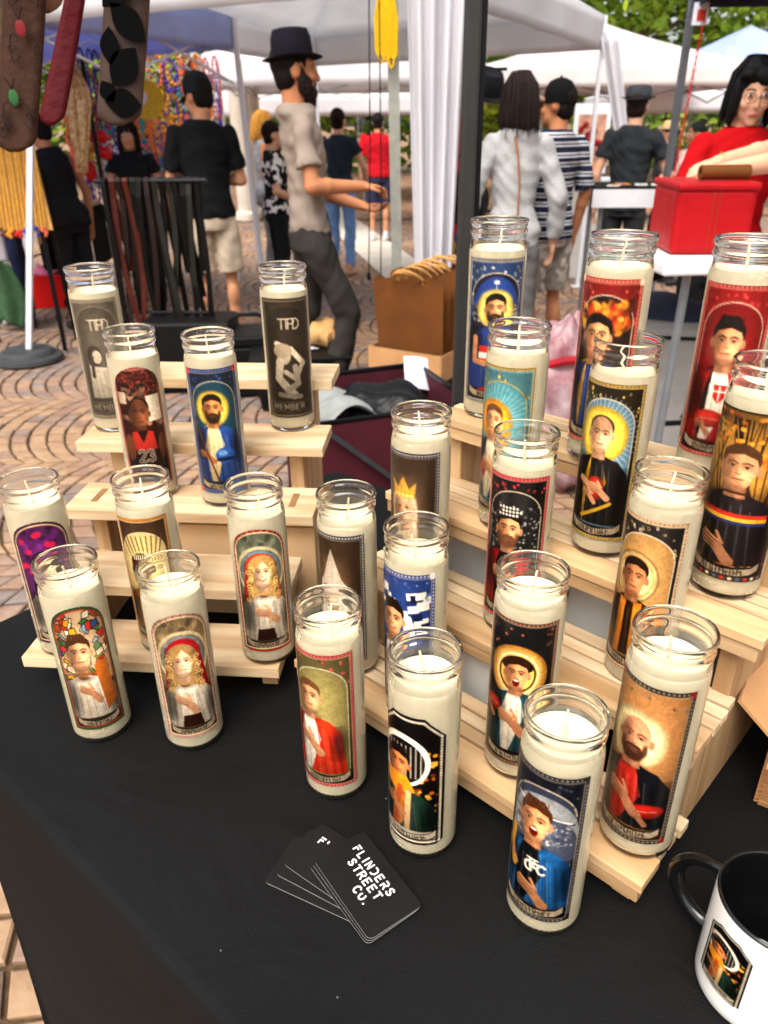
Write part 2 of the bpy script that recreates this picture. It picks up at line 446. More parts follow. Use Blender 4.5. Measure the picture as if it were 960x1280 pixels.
b1 = [n for n in nt.nodes if n.type == 'BUMP' and n != b3][0]; nt.links.new(n3.outputs['Fac'], b3.inputs['Height']); nt.links.new(b3.outputs[0], b1.inputs['Normal']); b1.inputs['Strength'].default_value = 0.3
# one sheet: flat top, rounded edge, skirt falling to just above the ground with soft folds
mb = MB()
per = []
rc = 0.03
def edge_loop(n_side=60):
    pts = []
    corners = TABLE_POLY; N_ = len(corners)
    E_ = []
    for i in range(N_):
        a, c = corners[i], corners[(i + 1) % N_]; d = Vector((c[0] - a[0], c[1] - a[1])); L = d.length; d /= L; E_.append((Vector(a), d, L, Vector((d.y, -d.x))))
    tn = lambda i, j: rc * math.tan(E_[i][1].angle(E_[j][1]) / 2)
    for i in range(N_):
        a, d, L, n = E_[i]; d2, n2 = E_[(i + 1) % N_][1], E_[(i + 1) % N_][3]
        t0, t1 = tn(i - 1, i), tn(i, (i + 1) % N_)
        for k in range(n_side):
            t_ = t0 + (L - t0 - t1) * k / (n_side - 1); p = a + d * t_; pts.append((p.x, p.y, n.x, n.y))
        cc = a + d * (L - t1) - n * rc; th = d.angle(d2)
        for k in range(1, 6):
            an = th * k / 6; nn = n * math.cos(an) + d * math.sin(an); pts.append((cc.x + nn.x * rc, cc.y + nn.y * rc, nn.x, nn.y))
    return pts
EL = edge_loop()
NL = len(EL); rings = []
prof = [(-0.012, 0.0), (-0.004, -0.0012), (0.0, -0.006), (0.0015, -0.014)]
for off, dz in prof: rings.append([tuv(p[0] + p[2] * off, p[1] + p[3] * off, T + dz) for p in EL])
for s_ in range(1, 15):
    f_ = s_ / 14; ring = []
    for i, p in enumerate(EL):
        fold = 0.5 + 0.5 * math.sin(i * 0.55 + 1.3 * math.sin(i * 0.13)); flare = f_ ** 1.3 * (0.004 + 0.022 * fold * f_)
        ring.append(tuv(p[0] + p[2] * (0.002 + flare), p[1] + p[3] * (0.002 + flare), T - 0.014 - f_ * (T - 0.035)))
    rings.append(ring)
vs = [q for r_ in rings for q in r_]; fs = []
for i in range(len(rings) - 1):
    for k in range(NL):
        k2 = (k + 1) % NL; fs.append((i * NL + k, (i + 1) * NL + k, (i + 1) * NL + k2, i * NL + k2))
fs.append(tuple(range(NL)))
mb.add(vs, fs)
cloth = mb.build('tablecloth', cm, smooth=True, angle=80)
tag(cloth, 'black cloth over the market table, hanging down its near side', 'tablecloth')

# ================================================================== LEFT DISPLAY STAND (plain boards)
def at_T(x, y, z=0.0): return Vector((x, y, T + z))
LR = math.radians(-5)
ls = thing('stepped_display_stand', 'five-step pale pine display stand with single plain boards', 'display stand', at_T(-0.405, 0.672), LR)
LVF = [0.0, 0.066, 0.142, 0.222, 0.315]      # front edges
LZ = [0.045, 0.100, 0.157, 0.212, 0.268]
BD, BT = 0.078, 0.014
LXS = [(0.0, 0.290), (0.000, 0.293), (0.003, 0.310), (-0.006, 0.312), (-0.020, 0.312)]
for i, (v, z) in enumerate(zip(LVF, LZ)):
    x0, x1 = LXS[i]
    bo = MB().box((0, 0, 0), (x1 - x0, BD, BT)).build('board', PINE, ls, bevel=0.0012, loc=((x0 + x1) / 2, v + BD / 2, z - BT / 2))
    if i == 2:
        for sx in (x0 + 0.030, x1 - 0.030):
            MB().box((sx - (x0 + x1) / 2, 0.002, BT / 2), (0.008, 0.036, 0.0012)).build('slot', mat('slot_wood', '#8a6540', 0.8), bo)
for sx in (0.034, 0.272):
    out = [(LVF[0] + 0.026, 0.0)]
    for i in range(5):
        out += [(LVF[i] + 0.026, LZ[i] - BT)]
        nx = LVF[i + 1] + 0.026 if i < 4 else LVF[4] + BD - 0.004
        out += [(nx, LZ[i] - BT)]
    out += [(LVF[4] + BD - 0.004, 0.0)]
    M = Matrix(((0, 1, 0), (1, 0, 0), (0, 0, 1)))
    MB().prism(out, 0.018, M).build('side_panel', PINEZ, ls, bevel=0.001, loc=(sx, 0, 0.0006))
kb = thing('kraft_box', 'plain kraft card box tucked under the plain board stand', 'box', at_T(-0.165, 0.868, 0.0005), math.radians(-5))
MB().box((0, 0, 0.065), (0.17, 0.11, 0.13)).build('carton', mat('pale_kraft', '#d6b184', .8, var=.07, scale=8), kb, bevel=0.001)
MB().box((0.0, 0, 0.1306), (0.171, 0.05, 0.001)).build('lid_flap', KRAFT, kb)

# ================================================================== RIGHT DISPLAY STAND (slatted shelves)
SA, NA = Vector((0.725, -0.689, 0)), Vector((0.689, 0.725, 0))
RR = math.atan2(SA.y, SA.x)
def sn(s_, n_, z=0.0): return SA * s_ + NA * n_ + Vector((0, 0, T + z))
rs = thing('slatted_display_stand', 'four-step pine display stand with slatted shelves holding footballer candles', 'display stand', sn(-0.525, 0.410), RR)
RNF = [0.0, 0.084, 0.150, 0.216]
RZ = [0.045, 0.118, 0.196, 0.275]
RL = 0.405
RX = [(-0.005, RL - 0.002), (-0.012, RL - 0.008), (-0.006, RL + 0.004), (0.010, RL + 0.006)]
SLATS = [(0.0, 0.032), (0.0352, 0.0138), (0.0522, 0.0138), (0.0692, 0.0158)]
for i in range(4):
    x0, x1 = RX[i]
    for off, wd in SLATS:
        MB().box((0, 0, 0), (x1 - x0, wd, 0.010)).build('slat', PINE if off else PINE2, rs, bevel=0.0012,
            loc=((x0 + x1) / 2 + rnd.uniform(-.0012, .0012), RNF[i] + off + wd / 2, RZ[i] - 0.005 + rnd.uniform(-.0004, .0004)))
    MB().box((0, 0, 0), (x1 - x0 - 0.004, 0.012, 0.014)).build('shelf_rail', PINE2, rs, bevel=0.001, loc=((x0 + x1) / 2, RNF[i] + 0.008, RZ[i] - 0.0175))
for sx in (0.030, RL - 0.022):
    out = [(0.016, 0.0)]
    for i in range(4):
        out += [(RNF[i] + 0.016, RZ[i] - 0.0106)]
        nx = RNF[i + 1] + 0.016 if i < 3 else RNF[3] + 0.083
        out += [(nx, RZ[i] - 0.0106)]
    out += [(RNF[3] + 0.083, 0.0)]
    M = Matrix(((0, 1, 0), (1, 0, 0), (0, 0, 1)))
    MB().prism(out, 0.016, M).build('side_panel', PINEZ, rs, bevel=0.001, loc=(sx, 0, 0.0006))
# white boxes stored under the shelves
bn = 0
for row, (n0, dep, z0, hgt) in enumerate(((0.512, 0.085, 0.0, 0.088), (0.605, 0.085, 0.0, 0.155))):
    for k in range(3 + row):
        s0 = -0.478 + k * 0.080
        c = sn(s0 + 0.040, n0 + dep / 2, z0 + 0.0005)
        lab = ('low white card box under the lower slatted shelf', 'tall white card box under the upper slatted shelves')[row]
        bx = thing('white_box', lab, 'box', c, RR + rnd.uniform(-.03, .03), 'white boxes stored under the slatted stand')
        MB().box((0, 0, hgt / 2), (0.074, dep - 0.006, hgt)).build('carton', WHITECARD, bx, bevel=0.001)
        MB().box((0, -0.001, hgt + 0.0007), (0.075, dep - 0.004, 0.0012)).build('lid_flap', mat('grey_card', '#9b8f86', .8), bx)

# ================================================================== LABEL PRINTS (flat print on a film, one colour per grid point)
GL = {'A': [[(0, 0), (.35, 1), (.7, 0)], [(.13, .35), (.57, .35)]], 'B': [[(0, 0), (0, 1), (.5, 1), (.62, .78), (.5, .54), (0, .54)], [(.5, .54), (.68, .28), (.52, 0), (0, 0)]],
      'C': [[(.65, .85), (.45, 1), (.2, .95), (.03, .7), (.03, .3), (.2, .05), (.45, 0), (.65, .15)]],
      'D': [[(0, 0), (0, 1), (.35, 1), (.62, .75), (.62, .25), (.35, 0), (0, 0)]], 'E': [[(.6, 1), (0, 1), (0, 0), (.6, 0)], [(0, .52), (.5, .52)]],
      'F': [[(.6, 1), (0, 1), (0, 0)], [(0, .52), (.5, .52)]], 'I': [[(.1, 0), (.1, 1)]], 'L': [[(0, 1), (0, 0), (.55, 0)]],
      'M': [[(0, 0), (0, 1), (.38, .35), (.76, 1), (.76, 0)]], 'N': [[(0, 0), (0, 1), (.62, 0), (.62, 1)]],
      'O': [[(.35, 1), (.1, .85), (0, .5), (.1, .15), (.35, 0), (.6, .15), (.7, .5), (.6, .85), (.35, 1)]],
      'P': [[(0, 0), (0, 1), (.5, 1), (.65, .76), (.5, .5), (0, .5)]], 'R': [[(0, 0), (0, 1), (.5, 1), (.65, .76), (.5, .5), (0, .5)], [(.3, .5), (.65, 0)]],
      'S': [[(.62, .85), (.4, 1), (.15, .95), (.05, .75), (.2, .55), (.5, .45), (.63, .25), (.5, .05), (.25, 0), (.02, .15)]],
      'T': [[(0, 1), (.7, 1)], [(.35, 1), (.35, 0)]], 'U': [[(0, 1), (0, .25), (.2, 0), (.45, 0), (.65, .25), (.65, 1)]],
      'Y': [[(0, 1), (.35, .5), (.7, 1)], [(.35, .5), (.35, 0)]], '.': [[(.1, 0), (.1, .09)]],
      '2': [[(.02, .8), (.2, 1), (.45, 1), (.6, .8), (.55, .58), (0, 0), (.65, 0)]], '3': [[(.05, .9), (.3, 1), (.55, .9), (.58, .68), (.3, .53), (.62, .36), (.6, .12), (.3, 0), (.02, .12)]],
      # the card's cut letters
      'f': [[(.02, 1), (.62, 1)], [(.05, .1), (.05, .6), (.5, .6)]], 'd': [[(0, 1), (.35, 1), (.62, .75), (.62, .25), (.35, 0), (.12, 0)]],
      'o': [[(.05, .72), (.0, .45), (.12, .12), (.36, 0), (.6, .14), (.7, .5), (.58, .86)]], 'r': [[(.05, 1), (.5, 1), (.65, .76), (.5, .5), (.05, .5)], [(.3, .5), (.65, 0)], [(.05, .5), (.05, 0)]],
      "'": [[(.05, 1), (.05, .7)]], ' ': []}

class Pic:
    SS = 2
    def __init__(s, nu, nv, asp):
        s.nu, s.nv, s.A = nu, nv, asp; s.W, s.H = (nu + 1) * s.SS, (nv + 1) * s.SS
        s.a = np.zeros((s.H, s.W, 3)); s.px = 1.0 / s.W
        X, Y = np.meshgrid((np.arange(s.W) + .5) / s.W, (np.arange(s.H) + .5) / s.H * asp); s.X, s.Y = X, Y
    def _bb(s, x0, y0, x1, y1):
        e = 3 * s.px
        i0 = max(0, int((y0 - e) / s.A * s.H)); i1 = min(s.H, int((y1 + e) / s.A * s.H) + 2)
        j0 = max(0, int((x0 - e) * s.W)); j1 = min(s.W, int((x1 + e) * s.W) + 2)
        return slice(i0, max(i0, i1)), slice(j0, max(j0, j1))
    def put(s, sl, al, col):
        c = np.array(col if not isinstance(col, str) else [int(col.lstrip('#')[i:i + 2], 16) / 255 for i in (0, 2, 4)])
        s.a[sl] = s.a[sl] * (1 - al[..., None]) + c * al[..., None]
    def fill(s, c): s.put((slice(None), slice(None)), np.ones((s.H, s.W)), c)
    def grad(s, c0, c1, y0=0, y1=None):
        y1 = y1 or s.A; t_ = np.clip((s.Y - y0) / (y1 - y0), 0, 1)
        s.put((slice(None), slice(None)), 1 - t_, c0) if False else None
        s.fill(c0); s.put((slice(None), slice(None)), t_, c1)
    def ell(s, cx, cy, rx, ry, col, al=1.0, soft=None, rot=0.0):
        m = max(rx, ry); sl = s._bb(cx - m, cy - m, cx + m, cy + m)
        x, y = s.X[sl] - cx, s.Y[sl] - cy
        if rot: x, y = x * math.cos(rot) + y * math.sin(rot), -x * math.sin(rot) + y * math.cos(rot)
        d = (np.sqrt((x / rx) ** 2 + (y / ry) ** 2) - 1) * min(rx, ry)
        s.put(sl, np.clip(.5 - d / (soft or 1.5 * s.px), 0, 1) * al, col)
    def ring(s, cx, cy, rx, ry, wd, col, al=1.0, ymax=99):
        sl = s._bb(cx - rx - wd, cy - ry - wd, cx + rx + wd, cy + ry + wd); x, y = s.X[sl] - cx, s.Y[sl] - cy
        d = np.abs((np.sqrt((x / rx) ** 2 + (y / ry) ** 2) - 1) * min(rx, ry)) - wd / 2
        s.put(sl, np.clip(.5 - d / (1.5 * s.px), 0, 1) * al * (s.Y[sl] < ymax), col)
    def poly(s, pts, col, al=1.0):
        xs = [p[0] for p in pts]; ys = [p[1] for p in pts]; sl = s._bb(min(xs), min(ys), max(xs), max(ys))
        x, y = s.X[sl], s.Y[sl]; ins = np.zeros(x.shape, bool); n = len(pts)
        for i in range(n):
            (x0, y0), (x1, y1) = pts[i], pts[(i + 1) % n]
            if y0 == y1: continue
            ins ^= ((y0 > y) != (y1 > y)) & (x < (x1 - x0) * (y - y0) / (y1 - y0) + x0)
        s.put(sl, ins * al, col)
    def rect(s, x0, y0, x1, y1, col, al=1.0): s.poly([(x0, y0), (x1, y0), (x1, y1), (x0, y1)], col, al)
    def line(s, pts, wd, col, al=1.0):
        for (x0, y0), (x1, y1) in zip(pts[:-1], pts[1:]):
            sl = s._bb(min(x0, x1) - wd, min(y0, y1) - wd, max(x0, x1) + wd, max(y0, y1) + wd); x, y = s.X[sl], s.Y[sl]
            dx, dy = x1 - x0, y1 - y0; L = dx * dx + dy * dy + 1e-12; t_ = np.clip(((x - x0) * dx + (y - y0) * dy) / L, 0, 1)
            d = np.hypot(x - x0 - t_ * dx, y - y0 - t_ * dy) - wd / 2
            s.put(sl, np.clip(.5 - d / (1.5 * s.px), 0, 1) * al, col)
    def text(s, st, x, y, h, wd, col, sp=1.0):
        for ch in st:
            for pl in GL.get(ch, []): s.line([(x + px * h, y - py * h) for px, py in pl], wd, col)
            x += h * (0.95 if ch in 'MN' else (0.35 if ch in "I.'" else 0.85)) * sp
    def mottle(s, seed, amt=0.14, cells=14):
        r = np.random.RandomState(seed)
        for cc, am in ((cells, amt * .5), (cells * 5, amt)):
            n = r.rand(int(cc * s.A) + 2, cc + 2); fy = s.Y / s.A * (n.shape[0] - 1.001); fx = s.X * (n.shape[1] - 1.001)
            i, j = fy.astype(int), fx.astype(int); a_, c_ = fy - i, fx - j
            v = n[i, j] * (1 - a_) * (1 - c_) + n[i + 1, j] * a_ * (1 - c_) + n[i, j + 1] * (1 - a_) * c_ + n[i + 1, j + 1] * a_ * c_
            s.a *= (1 + (v - .5) * 2 * am)[..., None]
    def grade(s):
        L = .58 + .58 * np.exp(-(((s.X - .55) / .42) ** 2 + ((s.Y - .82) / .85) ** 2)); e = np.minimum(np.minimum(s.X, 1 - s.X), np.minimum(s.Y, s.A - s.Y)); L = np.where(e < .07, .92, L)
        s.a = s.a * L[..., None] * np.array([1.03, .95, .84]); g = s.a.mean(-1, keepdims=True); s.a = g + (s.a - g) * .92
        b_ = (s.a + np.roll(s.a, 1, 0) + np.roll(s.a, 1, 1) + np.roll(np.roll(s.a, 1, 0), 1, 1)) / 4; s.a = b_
    def out(s):
        a = np.clip((s.a - .5) * 1.14 + .50, 0, 1).reshape(s.nv + 1, s.SS, s.nu + 1, s.SS, 3).mean((1, 3))
        return np.where(a <= .04045, a / 12.92, ((a + .055) / 1.055) ** 2.4)

def mul(c, k):
    if not isinstance(c, str): return tuple(min(1, v * k) for v in c)
    c = c.lstrip('#'); return tuple(min(1, int(c[i:i + 2], 16) / 255 * k) for i in (0, 2, 4))
FIG = 1.42
def head(p, cx, cy, s, skin='#d9a07a', hair='#2a1a12', style='short', beard=None, mouth='smile', turn=0.0):
    """a painted head, s = half width"""
    h = s * 1.40
    if style == 'long':
        p.ell(cx, cy - .05 * s, s * 1.45, h * 1.2, hair); p.poly([(cx - 1.4 * s, cy), (cx + 1.4 * s, cy), (cx + 1.75 * s, cy + 2.9 * s), (cx + .5 * s, cy + 2.3 * s), (cx - .6 * s, cy + 2.2 * s), (cx - 1.6 * s, cy + 2.9 * s)], hair)
        for k in range(9):
            x = cx + (-1.45 + .36 * k) * s
            if abs(x - cx) > .8 * s: p.line([(x, cy - .4 * s), (x * 1.0 + .1 * s, cy + .9 * s), (x - .1 * s, cy + 2.5 * s)], .09 * s, mul(hair, 1.35 if k % 2 else .72))
    if style == 'wild':
        p.ell(cx, cy - .1 * s, s * 1.35, h * 1.25, hair); p.poly([(cx - 1.2 * s, cy), (cx + 1.2 * s, cy), (cx + 1.5 * s, cy + 3 * s), (cx - 1.5 * s, cy + 3 * s)], hair)
        for k in range(10):
            x = cx + (-1.2 + .27 * k) * s; p.line([(x, cy - 1.1 * s), (x + .2 * s, cy + 2.8 * s)], .07 * s, mul(hair, .75 if k % 2 else 1.15))
    p.poly([(cx - .46 * s, cy + .6 * h), (cx + .46 * s, cy + .6 * h), (cx + .6 * s, cy + 1.4 * h), (cx - .6 * s, cy + 1.4 * h)], mul(skin, .66)); p.ell(cx + .25 * s, cy + 1.15 * h, .22 * s, .3 * h, mul(skin, .95), .6, soft=.2 * s)
    for sx in (-1, 1): p.ell(cx + sx * s * 1.0, cy + .1 * s, s * .16, s * .3, mul(skin, .85))
    if style in ('short', 'curly', 'quiff', 'crown', 'buzz'):
        p.ell(cx, cy - .42 * h, s * 1.04, h * .66, hair)
        if style == 'curly':
            r = random.Random(int(cx * 1e4))
            for k in range(16):
                a = PI + PI * k / 15; p.ell(cx + math.cos(a) * s * 1.0, cy - .42 * h + math.sin(a) * h * .55, .26 * s, .26 * s, mul(hair, r.uniform(.7, 1.35)))
        if style == 'quiff':
            p.poly([(cx - s, cy - .6 * h), (cx - .6 * s, cy - 1.22 * h), (cx + .5 * s, cy - 1.18 * h), (cx + s, cy - .6 * h)], hair)
            for k in range(6): p.line([(cx - .8 * s + .3 * k * s, cy - .7 * h), (cx - .5 * s + .25 * k * s, cy - 1.15 * h)], .06 * s, mul(hair, 1.5))
    p.ell(cx, cy - .12 * h, s * .92, h * .86, skin); p.ell(cx, cy + .38 * h, s * .74, h * .66, skin)
    p.ell(cx + .14 * s, cy - .02 * s, s * .62, h * .78, mul(skin, 1.10), .7, soft=.5 * s)
    p.ell(cx - .66 * s, cy + .2 * s, s * .42, h * .85, mul(skin, .5), .75, soft=.45 * s); p.ell(cx + .3 * s, cy + .3 * s, s * .3, h * .25, mul(skin, 1.25), .5, soft=.3 * s); p.ell(cx, cy + .95 * h, s * .7, h * .2, mul(skin, .5), .6, soft=.2 * s)
    if beard:
        p.ell(cx, cy + .72 * h, s * .7, h * .38, beard, .92, soft=.12 * s); p.ell(cx - .7 * s, cy + .45 * h, s * .16, h * .3, beard, .8, soft=.1 * s); p.ell(cx + .7 * s, cy + .45 * h, s * .16, h * .3, beard, .8, soft=.1 * s)
        p.line([(cx - .38 * s, cy + .40 * h), (cx, cy + .36 * h), (cx + .38 * s, cy + .40 * h)], .12 * s, beard)
    if style in ('short', 'quiff', 'crown', 'curly'):
        p.poly([(cx - .95 * s, cy - .15 * h), (cx - .98 * s, cy - .7 * h), (cx, cy - 1.04 * h), (cx + .98 * s, cy - .7 * h), (cx + .95 * s, cy - .15 * h), (cx + .78 * s, cy - .48 * h), (cx + .1 * s, cy - .66 * h), (cx - .7 * s, cy - .5 * h)], hair)
    if style == 'buzz': p.ell(cx, cy - .55 * h, s * .9, h * .42, hair, .35, soft=.2 * s)
    if style == 'long': p.poly([(cx - .98 * s, cy + .2 * h), (cx - 1.0 * s, cy - .75 * h), (cx, cy - 1.1 * h), (cx + 1.0 * s, cy - .75 * h), (cx + .98 * s, cy + .2 * h), (cx + .80 * s, cy - .2 * h), (cx + .1 * s, cy - .84 * h), (cx - .76 * s, cy - .2 * h)], hair)
    if style == 'crown':
        p.poly([(cx - s, cy - .72 * h), (cx - 1.15 * s, cy - 1.5 * h), (cx - .6 * s, cy - 1.2 * h), (cx, cy - 1.7 * h), (cx + .6 * s, cy - 1.2 * h), (cx + 1.15 * s, cy - 1.5 * h), (cx + s, cy - .72 * h)], '#c99a2e')
        for k in range(5): p.ell(cx + (-.8 + .4 * k) * s, cy - .9 * h, .1 * s, .1 * s, '#f4dc83')
    for sx in (-1, 1):
        ex = cx + sx * .38 * s
        p.line([(ex - .26 * s, cy - .2 * h), (ex, cy - .27 * h), (ex + .26 * s, cy - .2 * h)], .085 * s, mul(hair, .8) if style not in ('wild',) else '#9a9088')
        p.ell(ex, cy - .09 * h, .3 * s, .2 * s, mul(skin, .6), .45, soft=.18 * s); p.ell(ex, cy - .055 * h, .15 * s, .055 * s, '#b9a494'); p.ell(ex + turn * s, cy - .055 * h, .085 * s, .07 * s, '#1d140f'); p.line([(ex - .17 * s, cy - .085 * h), (ex, cy - .115 * h), (ex + .17 * s, cy - .085 * h)], .045 * s, mul(skin, .3))
    p.ell(cx - .1 * s, cy + .12 * h, .1 * s, .22 * h, mul(skin, .65), .4, soft=.14 * s); p.ell(cx + .06 * s, cy + .1 * h, .06 * s, .2 * h, mul(skin, 1.15), .4, soft=.12 * s); p.line([(cx - .13 * s, cy + .25 * h), (cx, cy + .29 * h), (cx + .14 * s, cy + .25 * h)], .05 * s, mul(skin, .5))
    p.ell(cx, cy + .64 * h, .22 * s, .05 * h, mul(skin, .6), .5, soft=.1 * s)
    if mouth == 'open':
        p.ell(cx, cy + .56 * h, .3 * s, .26 * h, '#5a1410'); p.ell(cx, cy + .42 * h, .22 * s, .06 * h, '#f3ece4')
    elif mouth == 'smile':
        p.line([(cx - .32 * s, cy + .48 * h), (cx, cy + .56 * h), (cx + .32 * s, cy + .48 * h)], .13 * s, '#a34a41'); p.line([(cx - .2 * s, cy + .5 * h), (cx + .2 * s, cy + .5 * h)], .05 * s, '#f0e4dc')
    else: p.line([(cx - .27 * s, cy + .52 * h), (cx + .27 * s, cy + .52 * h)], .1 * s, mul(skin, .5))

def hand(p, cx, cy, s, skin, ang=0.0):
    ca, sa = math.cos(ang), math.sin(ang)
    tr = lambda x, y: (cx + (x * ca - y * sa) * s, cy + (x * sa + y * ca) * s)
    p.line([tr(.6, .55), tr(0, .12)], .5 * s, mul(skin, .95))
    for k in range(4): p.line([tr(-.05, -.22 + .15 * k), tr(-.95 + .08 * abs(k - 1), -.32 + .17 * k)], .13 * s, mul(skin, 1.04 - .07 * k))
    for k in range(3): p.line([tr(-.15, -.14 + .15 * k), tr(-.9, -.23 + .17 * k)], .03 * s, mul(skin, .5))
    p.line([tr(.05, -.2), tr(-.35, -.6)], .15 * s, skin)

def body(p, cx, cy, s, main, drape, inner=None, kind='robe', ybot=1.9, stripes=None):
    """shoulders and robe below a head at (cx, cy)"""
    ty = cy + 1.58 * s
    sh = [(cx - .5 * s, ty), (cx + .5 * s, ty), (cx + 1.6 * s, ty + .55 * s), (cx + 2.4 * s, ty + 1.4 * s), (cx + 2.9 * s, ybot), (cx - 2.9 * s, ybot), (cx - 2.4 * s, ty + 1.4 * s), (cx - 1.6 * s, ty + .55 * s)]
    p.poly(sh, main)
    if stripes:
        for k in range(-3, 4):
            if k % 2: p.poly([(cx + (k * .62 - .3) * s, ty + .3 * s), (cx + (k * .62 + .3) * s, ty + .3 * s), (cx + (k * .68 + .3) * s, ybot), (cx + (k * .68 - .3) * s, ybot)], stripes)
    if inner: p.poly([(cx - .55 * s, ty - .05 * s), (cx + .55 * s, ty - .05 * s), (cx + .8 * s, ybot), (cx - .8 * s, ybot)], inner)
    p.ell(cx, ty + .02 * s, .56 * s, .36 * s, mul('#c98f6b', .85))
    if drape:
        p.poly([(cx + .3 * s, ty), (cx + 1.6 * s, ty + .45 * s), (cx + 2.5 * s, ty + 1.5 * s), (cx + 2.9 * s, ybot), (cx - .2 * s, ybot), (cx + .9 * s, ty + 2.2 * s)], drape)
        p.poly([(cx - 1.6 * s, ty + .5 * s), (cx - .6 * s, ty + .2 * s), (cx - 1.2 * s, ty + 2.4 * s), (cx - .9 * s, ybot), (cx - 2.9 * s, ybot), (cx - 2.4 * s, ty + 1.5 * s)], mul(drape, .85))
        for k in range(7):
            x = cx + (.7 + .3 * k) * s; p.line([(x - .1 * s, ty + (.7 + .25 * k) * s), (x + .3 * s, ybot)], .09 * s, mul(drape, .6 if k % 2 else 1.35), .7)
            x = cx - (1.0 + .28 * k) * s; p.line([(x + .1 * s, ty + (.6 + .2 * k) * s), (x - .1 * s, ybot)], .08 * s, mul(drape, .55 if k % 2 else 1.2), .6)
    for k in range(9): p.line([(cx + (-1.0 + .25 * k) * s, ty + (.8 + .2 * (k % 3)) * s), (cx + (-1.2 + .32 * k) * s, ybot)], .10 * s, (0, 0, 0) if k % 2 else (1, 1, 1), .16)
    p.ell(cx - 1.9 * s, ty + 2.0 * s, 1.0 * s, 1.7 * s, (0, 0, 0), .5, soft=.9 * s); p.ell(cx + 2.3 * s, ty + 2.6 * s, .6 * s, 1.6 * s, (0, 0, 0), .5, soft=.6 * s); p.ell(cx, ty + .25 * s, .9 * s, .3 * s, (0, 0, 0), .35, soft=.3 * s)

def ball(p, cx, cy, rx, ry, rot, col='#b32a22'):
    p.ell(cx, cy, rx, ry, mul(col, .7), rot=rot); p.ell(cx - .01, cy - .02, rx * .85, ry * .75, col, soft=.05, rot=rot); p.ell(cx - .03, cy - .04, rx * .35, ry * .25, mul(col, 1.5), .7, soft=.05, rot=rot)
    d = (math.cos(rot), math.sin(rot)); p.line([(cx - d[0] * rx * .6, cy - d[1] * rx * .6), (cx + d[0] * rx * .6, cy + d[1] * rx * .6)], .012, '#e9d9c8', .8)

def banner(p, y, seed, col='#ddd2bd', ink='#3b3129', x0=.1, x1=.9):
    r = random.Random(seed)
    p.poly([(x0, y - .06), (x0 + .1, y), (.5, y + .03), (x1 - .1, y), (x1, y - .06), (x1, y + .07), (x1 - .1, y + .12), (.5, y + .15), (x0 + .1, y + .12), (x0, y + .07)], mul('#2a221b', 1))
    p.poly([(x0 + .015, y - .04), (x0 + .1, y + .015), (.5, y + .045), (x1 - .1, y + .015), (x1 - .015, y - .04), (x1 - .015, y + .06), (x1 - .1, y + .105), (.5, y + .135), (x0 + .1, y + .105), (x0 + .015, y + .06)], col)
    x = x0 + .17
    while x < x1 - .17:
        yy = y + .06 + .03 * (1 - abs(x - .5) * 2.4); h = r.uniform(.025, .045)
        p.line([(x, yy - h), (x + r.uniform(-.01, .015), yy + .028)], .013, ink)
        if r.random() < .6: p.line([(x, yy - h * r.uniform(-.4, .9)), (x + .025, yy + r.uniform(-.03, .02))], .011, ink)
        x += r.uniform(.028, .045)

def border(p, A, col, col2, bw=.06, step=.05, top=0.0, corner=None):
    p.rect(0, top, 1, top + bw, col); p.rect(0, A - bw, 1, A, col); p.rect(0, top, bw, A, col); p.rect(1 - bw, top, 1, A, col)
    if col2:
        n = int((1 - bw) / step)
        for k in range(n):
            x = bw / 2 + (k + .5) * (1 - bw) / n
            for y in (top + bw / 2, A - bw / 2): p.ell(x, y, bw * .22, bw * .2, col2)
        n = int((A - top) / step)
        for k in range(n):
            y = top + (k + .5) * (A - top) / n
            for x in (bw / 2, 1 - bw / 2): p.ell(x, y, bw * .22, bw * .2, col2)
    if corner:
        for x in (bw * .7, 1 - bw * .7):
            for y in (top + bw * .7, A - bw * .7): p.rect(x - bw * .7, y - bw * .7, x + bw * .7, y + bw * .7, corner)
    p.line([(bw, top + bw), (1 - bw, top + bw), (1 - bw, A - bw), (bw, A - bw), (bw, top + bw)], .012, '#e8ddc8', .6)

def arch(p, cx, top, hw, base, col, line, lw=.014):
    p.ell(cx, top + hw * .9, hw, hw * .9, col); p.rect(cx - hw, top + hw * .9, cx + hw, base, col)
    if line:
        pts = [(cx - hw, base)] + [(cx - hw * math.cos(PI * k / 24), top + hw * .9 - hw * .9 * math.sin(PI * k / 24)) for k in range(25)] + [(cx + hw, base)]
        p.line(pts, lw, line)
def ornate(p, seed, col, y0=.09, y1=.62, n=46):
    """small scrolls in the corners above the arch"""
    r = random.Random(seed)
    for k in range(n):
        x = r.uniform(.08, .92); y = r.uniform(y0, y1)
        if ((x - .5) / .40) ** 2 + ((y - .60) / .42) ** 2 < 1: continue
        q = r.uniform(.015, .035); a0 = r.uniform(0, 6); c = mul(col, r.uniform(.5, 1.7))
        p.line([(x + q * (1 - j / 9) * math.cos(a0 + j * .8), y + q * (1 - j / 9) * math.sin(a0 + j * .8)) for j in range(8)], .009, c)
        if k % 4 == 0: p.ell(x, y, .012, .012, mul(col, 1.9))
def rays(p, cx, cy, r0, r1, n, col, al=.8):
    for k in range(n):
        a = 2 * PI * k / n; p.line([(cx + r0 * math.cos(a), cy + r0 * math.sin(a)), (cx + r1 * math.cos(a), cy + r1 * math.sin(a))], .012, col, al)
